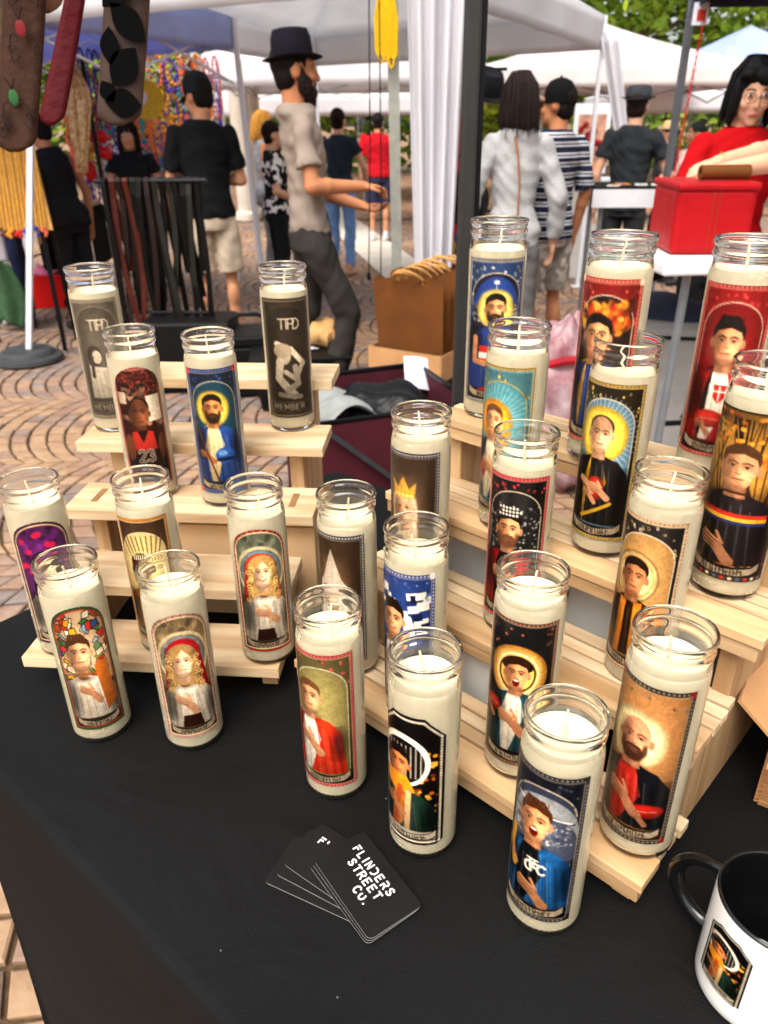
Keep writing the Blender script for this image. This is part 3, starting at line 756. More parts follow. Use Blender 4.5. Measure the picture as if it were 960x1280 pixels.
# ---- the pictures, one function per candle
AL = 2.15
def pic_memorial(p, dark):
    A = p.A; base = '#3d362f' if dark else '#6f6c66'; p.fill(base)
    p.line([(.05, .05), (.95, .05), (.95, A - .05), (.05, A - .05), (.05, .05)], .012, '#9a917f'); p.rect(0, 0, 1, .04, mul(base, 1.25))
    arch(p, .5, .12, .40, A - .32, mul(base, .8), mul(base, 1.5), .01)
    w_ = '#d5d0c4'
    p.text('TTPD', .35, .52, .17, .018, w_, .62)
    if dark:   # pale folded figure
        sk = '#bdb7ac'
        p.line([(.30, .78), (.55, .88), (.78, 1.15)], .10, sk); p.line([(.78, 1.12), (.62, 1.42), (.44, 1.28)], .085, mul(sk, .85)); p.ell(.42, .98, .13, .17, mul(sk, .8)); p.ell(.40, .9, .17, .13, '#8d8577')
        p.line([(.34, 1.1), (.30, 1.4), (.58, 1.72)], .15, mul(sk, .9)); p.line([(.62, 1.2), (.66, 1.5), (.46, 1.62)], .11, mul(sk, .75)); p.line([(.3, 1.7), (.7, 1.75)], .09, mul(sk, .7))
        for k in range(6): p.line([(.36 + .05 * k, 1.3), (.4 + .05 * k, 1.7)], .012, '#5d564d', .6)
    else:
        p.ell(.38, .98, .15, .19, '#3d3a37'); p.ell(.42, 1.0, .09, .12, '#a8a49d'); p.poly([(.24, 1.15), (.62, 1.2), (.85, 1.75), (.2, 1.75)], '#b9b6af'); p.line([(.32, 1.0), (.30, 1.35)], .07, '#474340')
        for k in range(5): p.line([(.34 + .08 * k, 1.25), (.32 + .11 * k, 1.74)], .014, '#8a8781', .7)
    p.rect(.1, A - .30, .9, A - .13, mul(base, .7)); p.line([(.1, A - .3), (.9, A - .3), (.9, A - .13), (.1, A - .13), (.1, A - .3)], .008, '#a39a88')
    p.text('MEMBER', .17, A - .165, .10, .014, w_, 1.18)
def pic_singlet(p):
    A = p.A; p.fill('#3a1616'); r = random.Random(3)
    for k in range(260): p.ell(r.random(), r.random() * .6, .03, .018, mul('#8a3f39', r.uniform(.5, 1.4)), .8)
    for k in range(40):
        x, y = r.uniform(.1, .9), r.uniform(.35, 1.0); p.ell(x, y, .055, .07, mul('#8d6a57', r.uniform(.5, 1.3))); p.ell(x, y - .05, .05, .03, '#221613')
    p.rect(.62, .5, .92, .95, '#cfc8bf'); p.rect(.08, .42, .24, .62, '#cdbfb3')
    head(p, .46, .80, .19, '#7a4a33', '#1a100c', 'buzz', mouth='flat')
    p.poly([(.12, 1.22), (.34, 1.1), (.6, 1.1), (.84, 1.25), (.9, A), (.08, A)], '#241313'); p.poly([(.26, 1.12), (.36, 1.1), (.46, 1.32), (.58, 1.1), (.68, 1.14), (.72, 1.45), (.22, 1.45)], '#b03028')
    p.ell(.17, 1.4, .11, .24, '#7a4a33'); p.ell(.84, 1.42, .09, .24, '#6a3d2a')
    p.text('23', .33, 1.66, .2, .05, '#e8e0d8', 1.0); p.text('23', .33, 1.66, .2, .022, '#241313', 1.0)
    p.rect(.1, 1.8, .9, A, '#2c1512'); banner(p, 1.93, 9)
    border(p, A, '#9b4a48', '#d6958c', .05, .05)
def pic_saint(p, bgc='#2b3f55', halo='#f0c957', hair='#20130c', skin='#c98b62', main='#e6d3ac', drape='#24479a', inner=None, style='short', beard=None, bcol='#2c3f7a', bcol2='#8fa4d6', bw=.06,
              corner=None, hx=.5, hy=.82, hs=.125, mouth='flat', archc=None, archl='#e9e2d2', rim=None, ballc=None, ballpos=None, raysc=None, stripes=None, sd=1, bancol='#ddd2bd', hands=True, halorings=None, scene=None, hr=.30, handpos=None):
    A = p.A; p.grad(bgc, mul(bgc, .6)); hs *= 1.26; hy -= .13; hr *= 1.08
    if scene: scene(p)
    if archc: arch(p, .5, .2, .39, 1.95, archc, archl)
    if scene and archc: scene(p)
    if isinstance(bgc, str) and bcol: ornate(p, sd, mul(bcol, 1.3) if sum(mul(bcol, 1)) > .5 else (.45, .4, .33))
    if raysc: rays(p, hx, hy, .1, .52, 44, raysc)
    if halo:
        p.ell(hx, hy, hr, hr, mul(halo, .62)); p.ell(hx, hy, hr * .95, hr * .95, mul(halo, .85), soft=.10)
        p.ell(hx, hy, hr * .74, hr * .74, mul(halo, 1.2), .85, soft=.2)
    for q, cc in (halorings or []): p.ring(hx, hy, q, q * 1.08, .022, cc)
    body(p, hx, hy, hs, main, drape, inner, ybot=1.92, stripes=stripes)
    head(p, hx, hy, hs, skin, hair, style, beard, mouth)
    if ballc:
        bx, by, brx, bry, brot = ballpos or (.68, 1.55, .17, .11, -.2); ball(p, bx, by, brx, bry, brot, ballc); hand(p, bx - .05, by + .1, .14, skin, .2)
    if hands:
        hxx, hyy = handpos or (hx + .02, hy + .62); hand(p, hxx, hyy + .1, .26, skin, .25)
    p.rect(0, 1.95, 1, A, mul(bgc, .35) if isinstance(bgc, str) else '#222222')
    banner(p, 1.94, sd, bancol)
    if bcol: border(p, A, bcol, bcol2, bw, .05, corner=corner)
def crowd(p, seed, y0=.25, y1=.75, cols=('#555555', '#999999', '#333333', '#cccccc')):
    r = random.Random(seed)
    for k in range(220): p.ell(r.uniform(.12, .88), r.uniform(y0, y1), .018, .016, r.choice(cols), .85)
def stadium(p):
    p.ell(.5, .95, .42, .7, '#2748a0'); p.ell(.5, 1.15, .42, .7, '#20263c'); crowd(p, 4, .66, .9); p.line([(.5, .3), (.5, .52)], .014, '#cfd6e6'); p.rect(.46, .3, .54, .35, '#cfd6e6')
def stadium_grey(p):
    p.ell(.52, .8, .42, .5, '#8e98a8'); p.ell(.55, .98, .40, .45, '#46506a'); crowd(p, 6, .62, .95, ('#6c7488', '#aab1bf', '#39415a')); p.line([(.18, .45), (.85, .62)], .02, '#dfe4ea')
def fire(p):
    r = random.Random(8)
    for k in range(70): p.ell(r.uniform(.15, .85), r.uniform(.3, .62), r.uniform(.03, .07), r.uniform(.03, .09), r.choice(['#e06a1a', '#f2a32c', '#a62812', '#f7d05a', '#3a1510']), .75, soft=.03)
def flags(p):
    r = random.Random(5)
    for k in range(34):
        x, y = r.uniform(.1, .9), r.uniform(.3, .85); p.poly([(x - .08, y - .05), (x + .07, y - .07), (x + .08, y + .04), (x - .07, y + .06)], r.choice(['#f0f2f6', '#e4e7ee', '#16224f', '#22326e']))
def autumn(p):
    r = random.Random(2); p.rect(0, 0, 1, p.A, '#3a2a17')
    p.ell(.5, .55, .5, .5, '#b98a3a', .9, soft=.3)
    for k in range(26):
        x = r.random(); p.line([(x, .1), (x + r.uniform(-.3, .3), 1.1)], r.uniform(.008, .022), '#20150d')
    for k in range(170): p.ell(r.random(), r.choice([r.uniform(.05, .7), r.uniform(1.6, 2.0)]), .03, .024, r.choice(['#c4661c', '#e0912c', '#8d3d14', '#d9a83c']), .9)
def stained(p):
    r = random.Random(12)
    cols = ['#2b56a8', '#d23a2a', '#e8b02c', '#f2ead2', '#3d7a4a', '#7fb1d8', '#b8551f', '#ffffff']
    for k in range(120):
        x, y = r.random(), r.random() * p.A; a = r.uniform(0, 6); q = [(x + r.uniform(.05, .12) * math.cos(a + t_), y + r.uniform(.05, .12) * math.sin(a + t_)) for t_ in (0, 1.6, 3.1, 4.7)]
        p.poly(q, r.choice(cols)); p.line(q + q[:1], .012, '#191512')
def arched(p, outer, inner_line, fn, blocks=None):
    """border that follows a round top"""
    A = p.A; fn(p); hw = .5
    for off, wd, c in ((.022, .05, outer), (.062, .022, inner_line)):
        h2 = hw - off; pts = [(.5 - h2, A - off)] + [(.5 - h2 * math.cos(PI * k / 30), hw * .8 - h2 * .8 * math.sin(PI * k / 30)) for k in range(31)] + [(.5 + h2, A - off), (.5 - h2, A - off)]
        p.line(pts, wd, c)
    if blocks:
        for k in range(40):
            y = .45 + k * .09
            if y < A: p.line([(.0, y), (.05, y)], .012, blocks); p.line([(.95, y), (1, y)], .012, blocks)
        for k in range(14):
            a = PI * k / 13; p.line([(.5 - .5 * math.cos(a), .4 - .4 * math.sin(a)), (.5 - .45 * math.cos(a), .4 - .36 * math.sin(a))], .012, blocks)
def f_wings(p):
    p.fill('#c9b190'); stained(p); p.ell(.5, .75, .3, .32, '#d9cbb0', .25)
    body(p, .42, .83, .20, '#ece7df', '#f1eee8', '#e9e3d8', ybot=1.95); head(p, .42, .76, .20, '#e0ab86', '#4d3322', 'quiff', mouth='flat'); p.line([(.26, 1.12), (.6, 1.12)], .05, '#8a5a3a')
    p.poly([(.62, 1.0), (.85, .95), (.9, 1.7), (.7, 1.85)], '#c9722a'); hand(p, .5, 1.45, .24, '#d9a07a', .3); p.rect(0, 1.92, 1, p.A, '#4b3a2b'); banner(p, 1.95, 21)
def f_veil(p, hair, veil, bgc, gown='#ece8df', smile='flat', roses=None, cx=.5, wave=0, hy2=.0):
    p.fill(bgc)
    r = random.Random(31)
    for k in range(90): p.ell(r.random(), r.random() * .8, .05, .05, mul(bgc, r.uniform(.5, 1.5)), .7)
    if roses:
        for k in range(14): p.ell(r.random(), r.uniform(.15, .9), .055, .05, roses)
    if veil:
        p.ring(.5, .72, .40, .42, .05, '#cfc5a8'); p.ring(.5, .72, .33, .35, .03, '#6b8aa8'); p.ell(.5, .72, .29, .33, veil); p.poly([(.21, .75), (.79, .75), (.9, 1.45), (.1, 1.45)], mul(veil, .85))
    body(p, cx, .86 + hy2, .18, gown, mul('#ece8df', .96) if gown == '#ece8df' else gown, gown, ybot=1.95)
    head(p, cx, .78 + hy2, .175, '#e9c2a4', hair, 'long', mouth=smile)
    if wave:
        r2 = random.Random(77 + wave)
        for sx in (-1, 1):
            for k in range(26):
                yy = .66 + hy2 + .024 * k; xx = cx + sx * (.19 + .03 * math.sin(k * .9 * wave) + .0022 * k)
                p.ring(xx + r2.uniform(-.02, .03) * sx, yy, .035, .028, .016, mul(hair, r2.choice([.6, .85, 1.2, 1.45])), .9)
    for k in range(9): p.line([(.3 + .05 * k, 1.3), (.27 + .058 * k, 1.92)], .012, '#b3aea6', .6)
    hand(p, cx + (.06 if wave == 2 else .02), 1.5 + hy2, .25, '#e0ad8a', .1 if wave == 2 else .35); p.poly([(.36, 1.72), (.64, 1.72), (.68, 1.95), (.32, 1.95)], '#3b2019')
    p.rect(0, 1.93, 1, p.A, '#5a4636'); banner(p, 1.95, 33)
def f_king(p):
    p.grad('#4a3524', '#7a5a38'); arch(p, .48, .22, .40, 1.95, '#d8c98a', '#efe6d0')
    for k in range(9): p.line([(.12 + .09 * k, .3), (.3 + .05 * k, .75)], .03, '#6b5a44', .8)
    p.ell(.42, .85, .26, .3, '#f0e2a0', .8, soft=.1); body(p, .42, .86, .19, '#d99a2e', '#c07c1c', '#7a2a1c', ybot=1.95); head(p, .42, .84, .18, '#6b4430', '#1d120d', 'short', mouth='flat')
    for k in range(7): p.line([(.30 + .04 * k, .68), (.30 + .04 * k, .60)], .02, '#e8dfc2')
    hand(p, .4, 1.45, .2, '#6b4430', .2); p.rect(0, 1.92, 1, p.A, '#3d2b1d'); banner(p, 1.95, 37); border(p, p.A, '#c08a44', '#8d5e28', .06, .05)
def pic_wizard(p, crown=False):
    A = p.A; p.grad('#463629', '#1d1712'); p.ell(.42, .95, .35, .6, '#6a5440', .7, soft=.2)
    if crown:
        body(p, .42, .98, .14, '#3a2a22', '#57483c', ybot=2.0); head(p, .42, .84, .17, '#b98d72', '#b7a68f', 'wild', mouth='flat'); p.poly([(.24, .68), (.21, .42), (.32, .54), (.42, .36), (.52, .54), (.63, .42), (.60, .68)], '#b98f34')
        for k in range(5): p.ell(.28 + .07 * k, .64, .02, .022, '#f0d98a')
    else:
        body(p, .46, 1.0, .19, '#c9c5bf', '#8f8a84', '#b5b0aa', ybot=2.0); head(p, .46, .96, .18, '#b7937c', '#c9c6c1', 'wild', beard='#cfccc7', mouth='flat'); p.poly([(.26, .82), (.46, .22), (.66, .82)], '#a7a19a')
    r = random.Random(4)
    border(p, A, '#2a2c3c' if crown else '#3a3a40', '#b9bccb', .075, .045)
    p.rect(.1, A - .25, .9, A - .1, '#2e261f')
def f_hex(p):
    A = p.A; p.fill('#14100e'); r = random.Random(6)
    for k in range(150): p.ell(r.random(), r.uniform(.5, 1.9), .035, .03, r.choice(['#c96a1c', '#e09a2c', '#7a3612', '#f0b84a', '#2b1a10']), .9)
    p.ell(.42, .72, .38, .42, '#f3f0ea'); p.ell(.42, .74, .31, .35, '#141414')
    for k in range(9): p.line([(.16 + .065 * k, .48), (.16 + .065 * k, .98)], .016, '#d8d5ce', .8)
    body(p, .4, .9, .18, '#20392d', '#1e3a30', '#c47a2a', ybot=1.95); head(p, .36, .80, .17, '#c8794a', '#1a100b', 'quiff', mouth='flat'); p.poly([(.14, 1.0), (.5, .98), (.62, 1.22), (.3, 1.3), (.12, 1.2)], '#e0921e')
    p.line([(.4, 1.2), (.3, 1.9)], .09, '#b5542a'); p.line([(.52, 1.25), (.5, 1.9)], .08, '#d8b98a'); hand(p, .32, 1.5, .22, '#c98a5c', .1)
    p.rect(0, 1.9, 1, A, '#d8d4cc'); banner(p, 1.93, 41, '#efeade')
    for off, wd, c in ((.02, .05, '#0d0d0d'), (.065, .035, '#e4e1da'), (.1, .02, '#141414')):
        o2 = off; p.line([(o2, .30), (.28 + o2 * .2, o2), (.72 - o2 * .2, o2), (1 - o2, .30), (1 - o2, A - .06), (.9, A - o2), (.1, A - o2), (o2, A - .06), (o2, .3)], wd, c)
    for k in range(40):
        y = .33 + k * .045
        if y < A - .08: p.line([(.05, y), (.085, y)], .01, '#333333'); p.line([(.915, y), (.95, y)], .01, '#333333')

# ---- candle meshes
GLASS = bpy.data.materials.new('clear_jar_glass'); GLASS.use_nodes = True
nt = GLASS.node_tree; b = nt.nodes['Principled BSDF']
b.inputs['Base Color'].default_value = (0.995, 1.0, 0.996, 1); b.inputs['Roughness'].default_value = 0.0
b.inputs['Transmission Weight'].default_value = 1.0; b.inputs['IOR'].default_value = 1.48
nz = nt.nodes.new('ShaderNodeTexNoise'); nz.inputs['Scale'].default_value = 55; tcg = nt.nodes.new('ShaderNodeTexCoord'); bpn = nt.nodes.new('ShaderNodeBump')
bpn.inputs['Strength'].default_value = 0.06; bpn.inputs['Distance'].default_value = 0.004
nt.links.new(tcg.outputs['Object'], nz.inputs['Vector']); nt.links.new(nz.outputs['Fac'], bpn.inputs['Height']); nt.links.new(bpn.outputs[0], b.inputs['Normal'])
WAX = mat('cream_wax', '#ecdbb4', 0.45, var=0.03, scale=30, bump=0.15, bscale=70)
WICK = mat('cotton_wick', '#dccfae', 0.9, var=0.15, scale=300)
JR = 0.0295
gp = [(.0225, 0.0008), (.0268, 0.0), (.0286, .002), (.0293, .006), (JR, .011), (JR, .171), (.0291, .177), (.0281, .182), (.0274, .1855), (.0275, .188), (.0286, .1898), (.0291, .1922), (.0287, .1946), (.0278, .1962),
      (.0280, .1982), (.0291, .1998), (.0296, .2022), (.0291, .2045), (.0281, .2050), (.0271, .2046), (.0266, .2025), (.0262, .196), (.0259, .188), (.0262, .182), (.0270, .176), (.0273, .170), (.0273, .0095), (.0262, .0055), (.02, .0042)]
glass_me = MB().lathe(gp, 48).mesh('glass_jar', GLASS, True, 60)
def wax_mesh(h, seed):
    r = random.Random(seed); mb = MB(); n = 40
    prof = [(.0197, .0038), (.0259, .0052), (.0277, .0095), (.0277, .1), (.0277, .1700), (.0273, .1765), (.0265 if h > .182 else .0268, min(h, .182)), (.0263, h), (.024, h - .0012), (.016, h - .002), (.007, h - .0014), (.002, h - .001)]
    mb.lathe(prof, n)
    ph = [r.uniform(0, 6) for _ in range(4)]
    for i, v in enumerate(mb.v):
        if i >= n * 7:
            a = math.atan2(v[1], v[0]); rr_ = math.hypot(v[0], v[1]); k = (rr_ / .0277)
            mb.v[i] = (v[0], v[1], v[2] + .0006 * k * (math.sin(2 * a + ph[0]) + .6 * math.sin(3 * a + ph[1])) + .0005 * (1 - k) * math.sin(5 * a + ph[2]))
    return mb.mesh('wax', WAX, True, 50)
wax_me = [wax_mesh(.1775, 1), wax_mesh(.1805, 2), wax_mesh(.1745, 3)]
def wick_mesh(h, seed):
    r = random.Random(seed); dx, dy = r.uniform(-.004, .004), r.uniform(-.004, .004)
    return MB().tube([(0, 0, h - .004), (dx * .3, dy * .3, h + .006), (dx, dy, h + .016), (dx * 1.5, dy * 1.4, h + .024)], [.0011, .0012, .0012, .0009], 6).mesh('wick', WICK, True)
wick_me = [wick_mesh(.176, 4), wick_mesh(.179, 5), wick_mesh(.173, 6)]
LABELM = bpy.data.materials.new('printed_film'); LABELM.use_nodes = True
nt = LABELM.node_tree; b = nt.nodes['Principled BSDF']; va = nt.nodes.new('ShaderNodeVertexColor'); va.layer_name = 'print'
nt.links.new(va.outputs['Color'], b.inputs['Base Color']); b.inputs['Roughness'].default_value = 0.32; b.inputs['Specular IOR Level'].default_value = 0.4

def film_mesh(name, paint, arc=125, z0=.020, z1=.171, shape='rect', nu=88, nv=190, rad=JR + 0.00035, seed=1):
    A = (z1 - z0) / (math.radians(arc) * rad)
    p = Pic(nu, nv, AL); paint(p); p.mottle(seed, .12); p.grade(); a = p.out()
    jj, ii = np.meshgrid(np.arange(nu + 1), np.arange(nv + 1)); u = jj / nu; v = ii / nv
    ang = (u - .5) * math.radians(arc)
    V = np.stack([rad * np.cos(ang), rad * np.sin(ang), z1 - (z1 - z0) * v], -1).reshape(-1, 3)
    uc, vc_ = (jj[:-1, :-1] + .5) / nu, (ii[:-1, :-1] + .5) / nv * AL
    keep = np.ones(uc.shape, bool)
    if shape == 'arch': keep = ~((vc_ < .4) & (((uc - .5) / .5) ** 2 + ((vc_ - .4) / .4) ** 2 > 1))
    if shape == 'coffin': keep = ~((vc_ < .30) & (np.abs(uc - .5) > .22 + .28 * (vc_ / .30))) & ~((vc_ > AL - .06) & (np.abs(uc - .5) > .5 - .1 * (vc_ - AL + .06) / .06))
    if shape == 'round': 
        k = .06; keep = ~((np.minimum(uc, 1 - uc) < k) & (np.minimum(vc_, AL - vc_) < k) & (np.hypot(np.minimum(uc, 1 - uc) - k, np.minimum(vc_, AL - vc_) - k) > k))
    i0 = (ii[:-1, :-1] * (nu + 1) + jj[:-1, :-1])[keep]
    F = np.stack([i0, i0 + nu + 1, i0 + nu + 2, i0 + 1], -1)
    me = bpy.data.meshes.new(name); me.from_pydata(V.tolist(), [], F.tolist()); me.materials.append(LABELM)
    at = me.color_attributes.new('print', 'FLOAT_COLOR', 'POINT')
    at.data.foreach_set('color', np.concatenate([a.reshape(-1, 3), np.ones(((nu + 1) * (nv + 1), 1))], 1).ravel())
    me.polygons.foreach_set('use_smooth', [True] * len(me.polygons)); me.update(); return me

def candle(x, y, z, yaw, lab, cat, paint, shape='rect', arc=125, z1=.171, seed=1, wl=None, small=False):
    fac = math.atan2(-y, -x) + math.radians(yaw)
    t = thing('jar_candle', lab, 'candle', (x, y, T + z + 0.0006), fac, 'printed jar candles on the stall')
    k = seed % 3 if wl is None else wl
    inst('glass_jar', glass_me, t); inst('wax', wax_me[k], t); inst('wick', wick_me[k], t, rot=(0, 0, seed * 1.7))
    nu, nv = (60, 130) if small else (88, 190)
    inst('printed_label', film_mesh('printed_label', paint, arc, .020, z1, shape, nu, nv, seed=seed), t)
    return t
S = pic_saint
def rimpos(px, py, z): q = atz(px, py, T + z + .205); return q.x, q.y
# on the cloth
candle(-.302, .613, 0, -5, 'jar candle with green-bordered stained-glass label of a quiffed man in white', 'candle', lambda p: arched(p, '#2f5a38', '#b8302a', f_wings), 'arch', 104, .168, 1, 0)
candle(-.201, .600, 0, 0, 'jar candle with pink-bordered arched label of a blonde woman in a red veil', 'candle', lambda p: arched(p, '#b58a8c', '#f0dfb8', lambda q: f_veil(q, '#a08254', '#a51c28', '#8a7a5c', wave=1, cx=.47), '#6e4a50'), 'arch', 114, .168, 2, 1)
candle(-.049, .535, 0, -24, 'jar candle with red-bordered label of a man in an orange-red cloak', 'candle',
       lambda p: S(p, '#6d6a44', None, '#6a4a30', '#cf9a76', '#dfe0dc', '#d6391f', '#e6e6e4', 'short', None, '#a8343c', '#e0a09c', .055, hx=.34, hy=.80, hs=.14, archc='#8f8a58', sd=3), seed=3)
candle(.031, .470, 0, -27, 'jar candle with black eight-sided label of a man in orange scarf and green robe', 'candle', f_hex, 'coffin', 125, .160, 4, 0)
candle(.125, .399, 0, -18, 'jar candle with label of a shouting man in a blue robe, yellow object in hand', 'candle',
       lambda p: (S(p, '#1a2030', None, '#4a2c18', '#d99a70', '#14161c', '#1f5fa8', None, 'quiff', None, '#2a2a30', '#8b8b95', .065, '#14141a', hx=.44, hy=.82, hs=.15, mouth='open', archc='#39415a', scene=stadium_grey, sd=5, handpos=(.52, 1.62)),
                  p.line([(.14, 1.0), (.12, 1.25), (.2, 1.5)], .1, '#e8b020'), hand(p, .17, 1.34, .16, '#d99a70', .3), p.text('CFC', .38, 1.42, .13, .03, '#f0f0ee', .7), p.text('TT', .4, 1.36, .12, .02, '#f0f0ee', .5)), seed=5, wl=1)
# left stand
candle(-.362, .699, .045, -6, 'jar candle with purple arched label of a dark haired woman', 'candle', lambda p: arched(p, '#4a1f4c', '#f2d9a8', lambda q: f_veil(q, '#2a1a16', None, '#5a1f6e', roses='#d0205a')), 'arch', 118, .168, 6, 1)
candle(-.249, .702, .045, -17, 'jar candle with gold-framed label of a crowned man in yellow robes', 'candle', f_king, 'rect', 112, .170, 7, 0)
candle(-.130, .680, .045, -2, 'jar candle with red arched label of a smiling blonde woman', 'candle', lambda p: arched(p, '#a02420', '#f3e3bf', lambda q: f_veil(q, '#b8955a', '#c8322a', '#6f7a6c', smile='smile', wave=2, cx=.52, hy2=-.06), '#f0e0c0'), 'arch', 114, .168, 8, 2)
candle(-.289, .860, .157, -2, 'jar candle with brick-red label of a basketballer in singlet number 23', 'candle', pic_singlet, 'arch', 110, .168, 9, 2, True)
candle(-.195, .840, .157, -4, 'jar candle with blue-bordered label of a haloed man carrying a blue helmet', 'candle',
       lambda p: (S(p, '#17324a', '#f2cf58', '#1c110a', '#c4824f', '#e8d2a4', '#2a50a4', None, 'short', '#20140d', '#26387c', '#7f93cf', .07, '#d23028', hx=.46, hy=.78, hs=.13, archc='#1d4a63', sd=10, hr=.27, hands=False),
                  p.ell(.6, 1.46, .17, .14, '#2a62c4'), p.ell(.56, 1.42, .08, .05, '#6fa0ea'), p.rect(.44, 1.5, .76, 1.56, '#16264a'), hand(p, .3, 1.45, .18, '#c4824f', .1), p.line([(.1, .8), (.44, 1.9)], .03, '#6a3a22')), seed=10, small=True)
candle(-.355, .952, .212, -10, 'jar candle with pale grey TTPD label showing a seated figure', 'candle', lambda p: pic_memorial(p, False), 'rect', 122, .170, 11, 2, True)
candle(-.120, .946, .212, 0, 'jar candle with dark sepia TTPD label showing a pale draped figure', 'candle', lambda p: pic_memorial(p, True), 'rect', 128, .170, 12, 2, True)
# right stand, lowest shelf upwards
candle(-.037, .659, .045, -30, 'jar candle with dark label of a white-bearded man in a tall grey hat', 'candle', lambda p: pic_wizard(p), seed=13, wl=0)
x, y = rimpos(520.7, 657, .045)
candle(x, y, .045, -28, 'jar candle with royal blue label of a dark haired young man and club flags', 'candle',
       lambda p: S(p, '#2a4aa0', None, '#20140e', '#d69a74', '#e8ebf2', '#1c2a66', None, 'quiff', None, '#3b4a8e', '#c9d0e8', .065, '#dfe4f2', hx=.36, hy=.86, hs=.15, mouth='smile', scene=flags, sd=14), seed=14, wl=2)
candle(.119, .514, .045, -9, 'jar candle with gold-haloed label of a shouting curly haired man with red ball', 'candle',
       lambda p: S(p, '#181c22', '#e8b45c', '#2b1a12', '#cf9068', '#e4e2dc', '#1f4a58', '#e8e6e0', 'curly', None, '#5a3428', '#d8a488', .05, hx=.48, hy=.86, hs=.125, mouth='open', halorings=[(.27, '#f6e6c0'), (.23, '#1a1512'), (.36, '#b87a2c')], sd=15, hr=.36, ballc='#b8281f', ballpos=(.16, 1.28, .13, .11, 0)), seed=15, wl=1)
candle(.204, .432, .045, -15, 'jar candle with label of a bald bearded man holding a red football', 'candle',
       lambda p: S(p, '#c9925c', '#f0dfa8', '#5a3a2a', '#cf9272', '#b8281f', '#161820', None, 'bald', '#3a2218', '#2a2624', '#9c948c', .065, '#8d2428', hx=.42, hy=.84, hs=.155, mouth='flat', sd=16, hr=.34, ballc='#cf2418', ballpos=(.68, 1.66, .22, .1, -.15), handpos=(.42, 1.42)), seed=16, wl=0)
x, y = rimpos(527, 512.5, .118)
candle(x, y, .118, -25, 'jar candle with brown label of a crowned long haired king, checked border', 'candle', lambda p: pic_wizard(p, True), seed=17, wl=1, small=True)
x, y = rimpos(659, 538, .118)
candle(x, y, .118, -12, 'jar candle with red-bordered black label of a man in red and black', 'candle',
       lambda p: (S(p, '#141416', None, '#17100c', '#c98d68', '#1a1a1c', '#b01a22', '#17171a', 'short', '#5a3a2a', '#b02838', '#e88a90', .055, hx=.44, hy=.88, hs=.14, archc='#202226', sd=18, scene=lambda q: crowd(q, 3, .4, 1.1, ('#2c2f33', '#6f757a', '#a9aeb2', '#17181a'))),
                  [p.ell(.30 + .05 * k + .05 * (j % 2), .44 + .05 * j, .018, .018, '#e6e6e6') for j in range(3) for k in range(6)]), seed=18, wl=2)
candle(.232, .553, .112, -20, 'jar candle with label of a man in a brown and gold striped jumper, tan halo', 'candle',
       lambda p: S(p, '#2d2a2a', '#e6cc98', '#1f140d', '#b97a55', '#2c1a10', None, None, 'short', None, '#c9b093', '#7d6550', .055, hx=.42, hy=.92, hs=.14, archc='#b8915a', stripes='#e0871c', halorings=[(.25, '#c9964a'), (.31, '#8d6a36')], sd=19, hr=.3, hands=False), seed=19, wl=1)
x, y = rimpos(650, 405, .196)
candle(x, y, .196, -27, 'jar candle with teal and gold starburst label of a man with an orange halo', 'candle',
       lambda p: S(p, '#4f8aa0', '#e89a24', '#5a3a22', '#cf9872', '#d8cfb8', '#28406a', None, 'short', None, '#8a7038', '#d8bd6a', .045, hx=.40, hy=.88, hs=.12, archc='#4a93ac', archl='#cfae4a', raysc='#9fc8cc', sd=20, hr=.27, ballc='#c02a20', ballpos=(.2, 1.5, .1, .16, .2)), seed=20, wl=1, small=True)
candle(.213, .645, .196, -20, 'jar candle with label of a shaven-headed man in black and yellow robes', 'candle',
       lambda p: (S(p, '#2b2414', '#f3cf4a', '#4a3a2c', '#d9a684', '#c99a24', '#17171a', '#1b1a1c', 'buzz', None, '#8a7434', '#d3b968', .05, hx=.46, hy=.80, hs=.135, archc='#5f86a8', raysc='#a9c4d8', sd=21, hr=.34, hands=False, ballc='#b5301f', ballpos=(.46, 1.42, .13, .18, .1)),
                  hand(p, .36, 1.4, .18, '#d9a684', 2.9), hand(p, .55, 1.42, .18, '#d9a684', .1), p.line([(.3, 1.85), (.7, 1.6)], .05, '#e0b52c')), seed=21, wl=2)
x, y = rimpos(968, 450, .196)
candle(x, y, .196, -8, 'jar candle with autumn leaf wrap showing a moustached man in dark jumper', 'candle',
       lambda p: (S(p, '#3a2a17', None, '#4a3220', '#c98f6c', '#221d24', None, None, 'short', None, None, None, hx=.46, hy=.80, hs=.15, scene=autumn, sd=22, handpos=(.42, 1.6)),
                  p.line([(.35, .98), (.57, .98)], .03, '#3a2216'), p.rect(.1, 1.24, .84, 1.29, '#c9302a'), p.rect(.1, 1.29, .84, 1.34, '#e0b030'), p.rect(.1, 1.34, .84, 1.38, '#2a3a7a'), p.rect(0, 2.06, 1, 2.15, '#39302c'),
                  [p.ell(.04 + .08 * k, 2.105, .022, .022, ('#b33a30', '#d8cdb8', '#44608c')[k % 3]) for k in range(12)]), 'rect', 150, .170, 22, 0)
